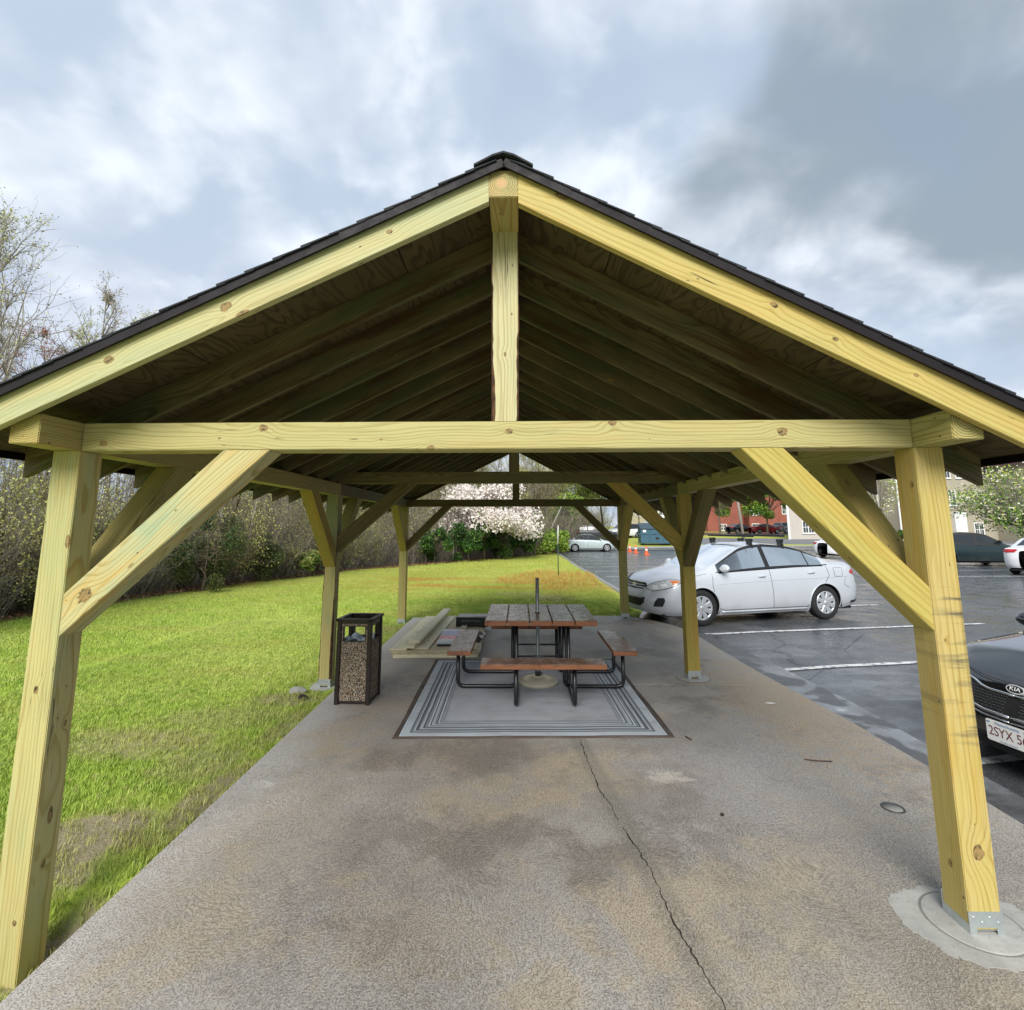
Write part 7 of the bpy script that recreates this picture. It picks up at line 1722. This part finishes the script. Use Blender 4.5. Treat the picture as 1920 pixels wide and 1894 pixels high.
block(bk, 33.4, 39.0, 92, 106, 0, 7.4, M_brick); block(bk, 39.0, 40.8, 94.5, 106, 0, 7.4, M_brick, 'recessed_wall'); block(bk, 40.8, 56, 92, 106, 0, 7.4, M_brick); block(bk, 33.4, 56, 92.01, 106, 7.4, 10.8, M_pale, 'upper_wall')
roof_x(bk, 33.4, 56, 92, 106, 10.8, 15.0)
for (x, z0, z1, w) in ((36.1, 3.9, 5.1, 1.2), (36.1, .95, 1.9, 1.1), (36.1, 7.9, 9.4, 1.2), (41.6, 3.6, 5.1, 1.1), (43.1, 6.7 + 1, 9.2, 1.2), (43.1, 3.8, 5.2, 1.2), (47.3, 3.8, 5.2, 1.2), (47.3, 7.8, 9.2, 1.2), (51.5, 3.8, 5.2, 1.2), (41.8, .9, 2.0, 1.1), (46.5, .9, 2.0, 1.1)): window(bk, x, 92 if z1 < 7 else 92.01, z0, z1, w)
b3 = empty('beige_building', (0, 0, 0), 0, 'pale beige building glimpsed behind the blue dumpster between the right posts', 'building')
block(b3, 24.6, 31, 96, 108, 0, 9.5, M_pale); block(b3, 21.5, 24.6, 99, 108, 0, 9.0, M_beige); roof_x(b3, 21.5, 31, 98, 108, 9.4, 13.5)
for (x, z0, z1) in ((26.6, 3.6, 5.0), (26.6, 6.6, 8.0), (29.0, 3.6, 5.0)): window(b3, x, 96, z0, z1, 1.1)
for (x, z0, z1) in ((23.0, 3.6, 5.0), (23.0, 6.4, 7.8)): window(b3, x, 99, z0, z1, 1.1)
# ------------------------------------------------------------------ grass blades: one clump scattered over the lawn
def clump(name, n, h, spread, seed, w=.0026, mat=None):
    rs = np.random.default_rng(seed); V = []; F = []
    for i in range(n):
        a = rs.uniform(0, 6.28); r = spread * math.sqrt(rs.random()); b = rs.uniform(0, 6.28); hh = h * rs.uniform(.5, 1.1); ln = rs.uniform(.15, .7) * hh; x, y = r * math.cos(a), r * math.sin(a); dx, dy = math.cos(b), math.sin(b); px, py = -dy * w, dx * w
        k = len(V); V += [(x - px, y - py, -.006), (x + px, y + py, -.006), (x + dx * ln * .35 + px * .8, y + dy * ln * .35 + py * .8, hh * .6), (x + dx * ln * .35 - px * .8, y + dy * ln * .35 - py * .8, hh * .6), (x + dx * ln, y + dy * ln, hh * .95)]
        F += [(k, k + 1, k + 2, k + 3), (k + 3, k + 2, k + 4, k + 4)]
    me = bpy.data.meshes.new(name); me.from_pydata(V, [], [f if f[2] != f[3] else f[:3] for f in F]); me.materials.append(mat or M_blade); me.update(); return bpy.data.objects.new(name, me)
def scatter_grass(name, label, poly, dens, src, smin, smax, seed, keep=None, cell=.5):
    V = []; F = []; xs = [p[0] for p in poly]; ys = [p[1] for p in poly]
    def inside(x, y):
        c = False; j = len(poly) - 1
        for i in range(len(poly)):
            if (poly[i][1] > y) != (poly[j][1] > y) and x < (poly[j][0] - poly[i][0]) * (y - poly[i][1]) / (poly[j][1] - poly[i][1]) + poly[i][0]: c = not c
            j = i
        return c
    x0 = min(xs); 
    while x0 < max(xs):
        y0 = min(ys)
        while y0 < max(ys):
            cx, cy = x0 + cell / 2, y0 + cell / 2
            if inside(cx, cy) and (keep is None or keep(cx, cy)):
                k = len(V); V += [(x, y, gz(y) + _lz(x, y)) for x, y in ((x0, y0), (x0 + cell, y0), (x0 + cell, y0 + cell), (x0, y0 + cell))]; F.append((k, k + 1, k + 2, k + 3))
            y0 += cell
        x0 += cell
    me = bpy.data.meshes.new(name); me.from_pydata(V, [], F); me.update(); o = link(name, me)
    ng = bpy.data.node_groups.new(name + '_scatter', 'GeometryNodeTree'); ng.interface.new_socket('Geometry', in_out='INPUT', socket_type='NodeSocketGeometry'); ng.interface.new_socket('Geometry', in_out='OUTPUT', socket_type='NodeSocketGeometry')
    N = ng.nodes.new; L = ng.links.new; gi = N('NodeGroupInput'); go = N('NodeGroupOutput'); dp_ = N('GeometryNodeDistributePointsOnFaces'); dp_.inputs['Density'].default_value = dens; dp_.inputs['Seed'].default_value = seed
    L(gi.outputs[0], dp_.inputs['Mesh']); ins = N('GeometryNodeInstanceOnPoints'); L(dp_.outputs['Points'], ins.inputs['Points']); oi = N('GeometryNodeObjectInfo'); oi.inputs['Object'].default_value = src; L(oi.outputs['Geometry'], ins.inputs['Instance'])
    rr = N('FunctionNodeRandomValue'); rr.data_type = 'FLOAT_VECTOR'; rr.inputs[0].default_value = (-.18, -.18, 0); rr.inputs[1].default_value = (.18, .18, 6.283); L(rr.outputs[0], ins.inputs['Rotation'])
    rs_ = N('FunctionNodeRandomValue'); rs_.data_type = 'FLOAT'; rs_.inputs[2].default_value = smin; rs_.inputs[3].default_value = smax; L(rs_.outputs[1], ins.inputs['Scale'])
    # thin out over the bare soil patches, and height varies in patches
    ps = N('GeometryNodeInputPosition'); nz = N('ShaderNodeTexNoise'); nz.inputs['Scale'].default_value = 1.6; L(ps.outputs[0], nz.inputs['Vector']); mr = N('ShaderNodeMapRange'); mr.inputs[1].default_value = .3; mr.inputs[2].default_value = .7; mr.inputs[3].default_value = dens * .55; mr.inputs[4].default_value = dens * 1.3; L(nz.outputs['Fac'], mr.inputs[0])
    cur = mr.outputs[0]
    for (sx, sy, ax, ay, am) in SOIL:
        sb = N('ShaderNodeVectorMath'); sb.operation = 'SUBTRACT'; L(ps.outputs[0], sb.inputs[0]); sb.inputs[1].default_value = (sx, sy, 0); ml = N('ShaderNodeVectorMath'); ml.operation = 'MULTIPLY'; L(sb.outputs[0], ml.inputs[0]); ml.inputs[1].default_value = (ax, ay, 0)
        ln = N('ShaderNodeVectorMath'); ln.operation = 'LENGTH'; L(ml.outputs[0], ln.inputs[0]); m2 = N('ShaderNodeMapRange'); m2.inputs[1].default_value = .45; m2.inputs[2].default_value = 1.0; m2.inputs[3].default_value = 1 - am; m2.inputs[4].default_value = 1.0; L(ln.outputs[1], m2.inputs[0])
        mu = N('ShaderNodeMath'); mu.operation = 'MULTIPLY'; L(cur, mu.inputs[0]); L(m2.outputs[0], mu.inputs[1]); cur = mu.outputs[0]
    L(cur, dp_.inputs['Density']); L(ins.outputs[0], go.inputs[0]); md = o.modifiers.new('scatter', 'NODES'); md.node_group = ng; tag(o, label, kind='stuff'); return o
C1 = clump('grass_clump', 16, .034, .045, 1, .0022); C2 = clump('grass_clump_far', 24, .045, .12, 2, .0042); C3 = clump('tall_grass_clump', 12, .19, .09, 3, .005, M_rust)
scatter_grass('grass', 'short bright green grass beside the slab', [(-1.80, 1.2), (-1.84, 5.4), (-1.9, 9.0), (-1.95, 10.4), (-5.5, 10.4), (-5.5, 3.2), (-3.2, 1.2)], 800, C1, .6, 1.25, 3, cell=.1)
scatter_grass('grass', 'short green lawn stretching to the woods', [(-10.6, 3), (-5.5, 3.2), (-5.5, 10.4), (2.3, 10.75), (2.7, 11.5), (2.85, 20), (-6.6, 23), (-9.7, 14)], 170, C2, .55, 1.05, 4, cell=.25)
scatter_grass('grass', 'far lawn between the car park and the woods', [(-6.6, 23), (2.85, 20), (2.9, 43), (1.2, 37), (-4.4, 26.6)], 26, C2, 1.0, 1.9, 5, cell=.5)
scatter_grass('reddish_grass', 'taller reddish grass around the thin metal pole', [(-.3, 16.2), (2.7, 16.0), (2.85, 21), (.8, 21.5), (-.6, 18.5)], 60, C3, .4, 1.0, 6, cell=.25)
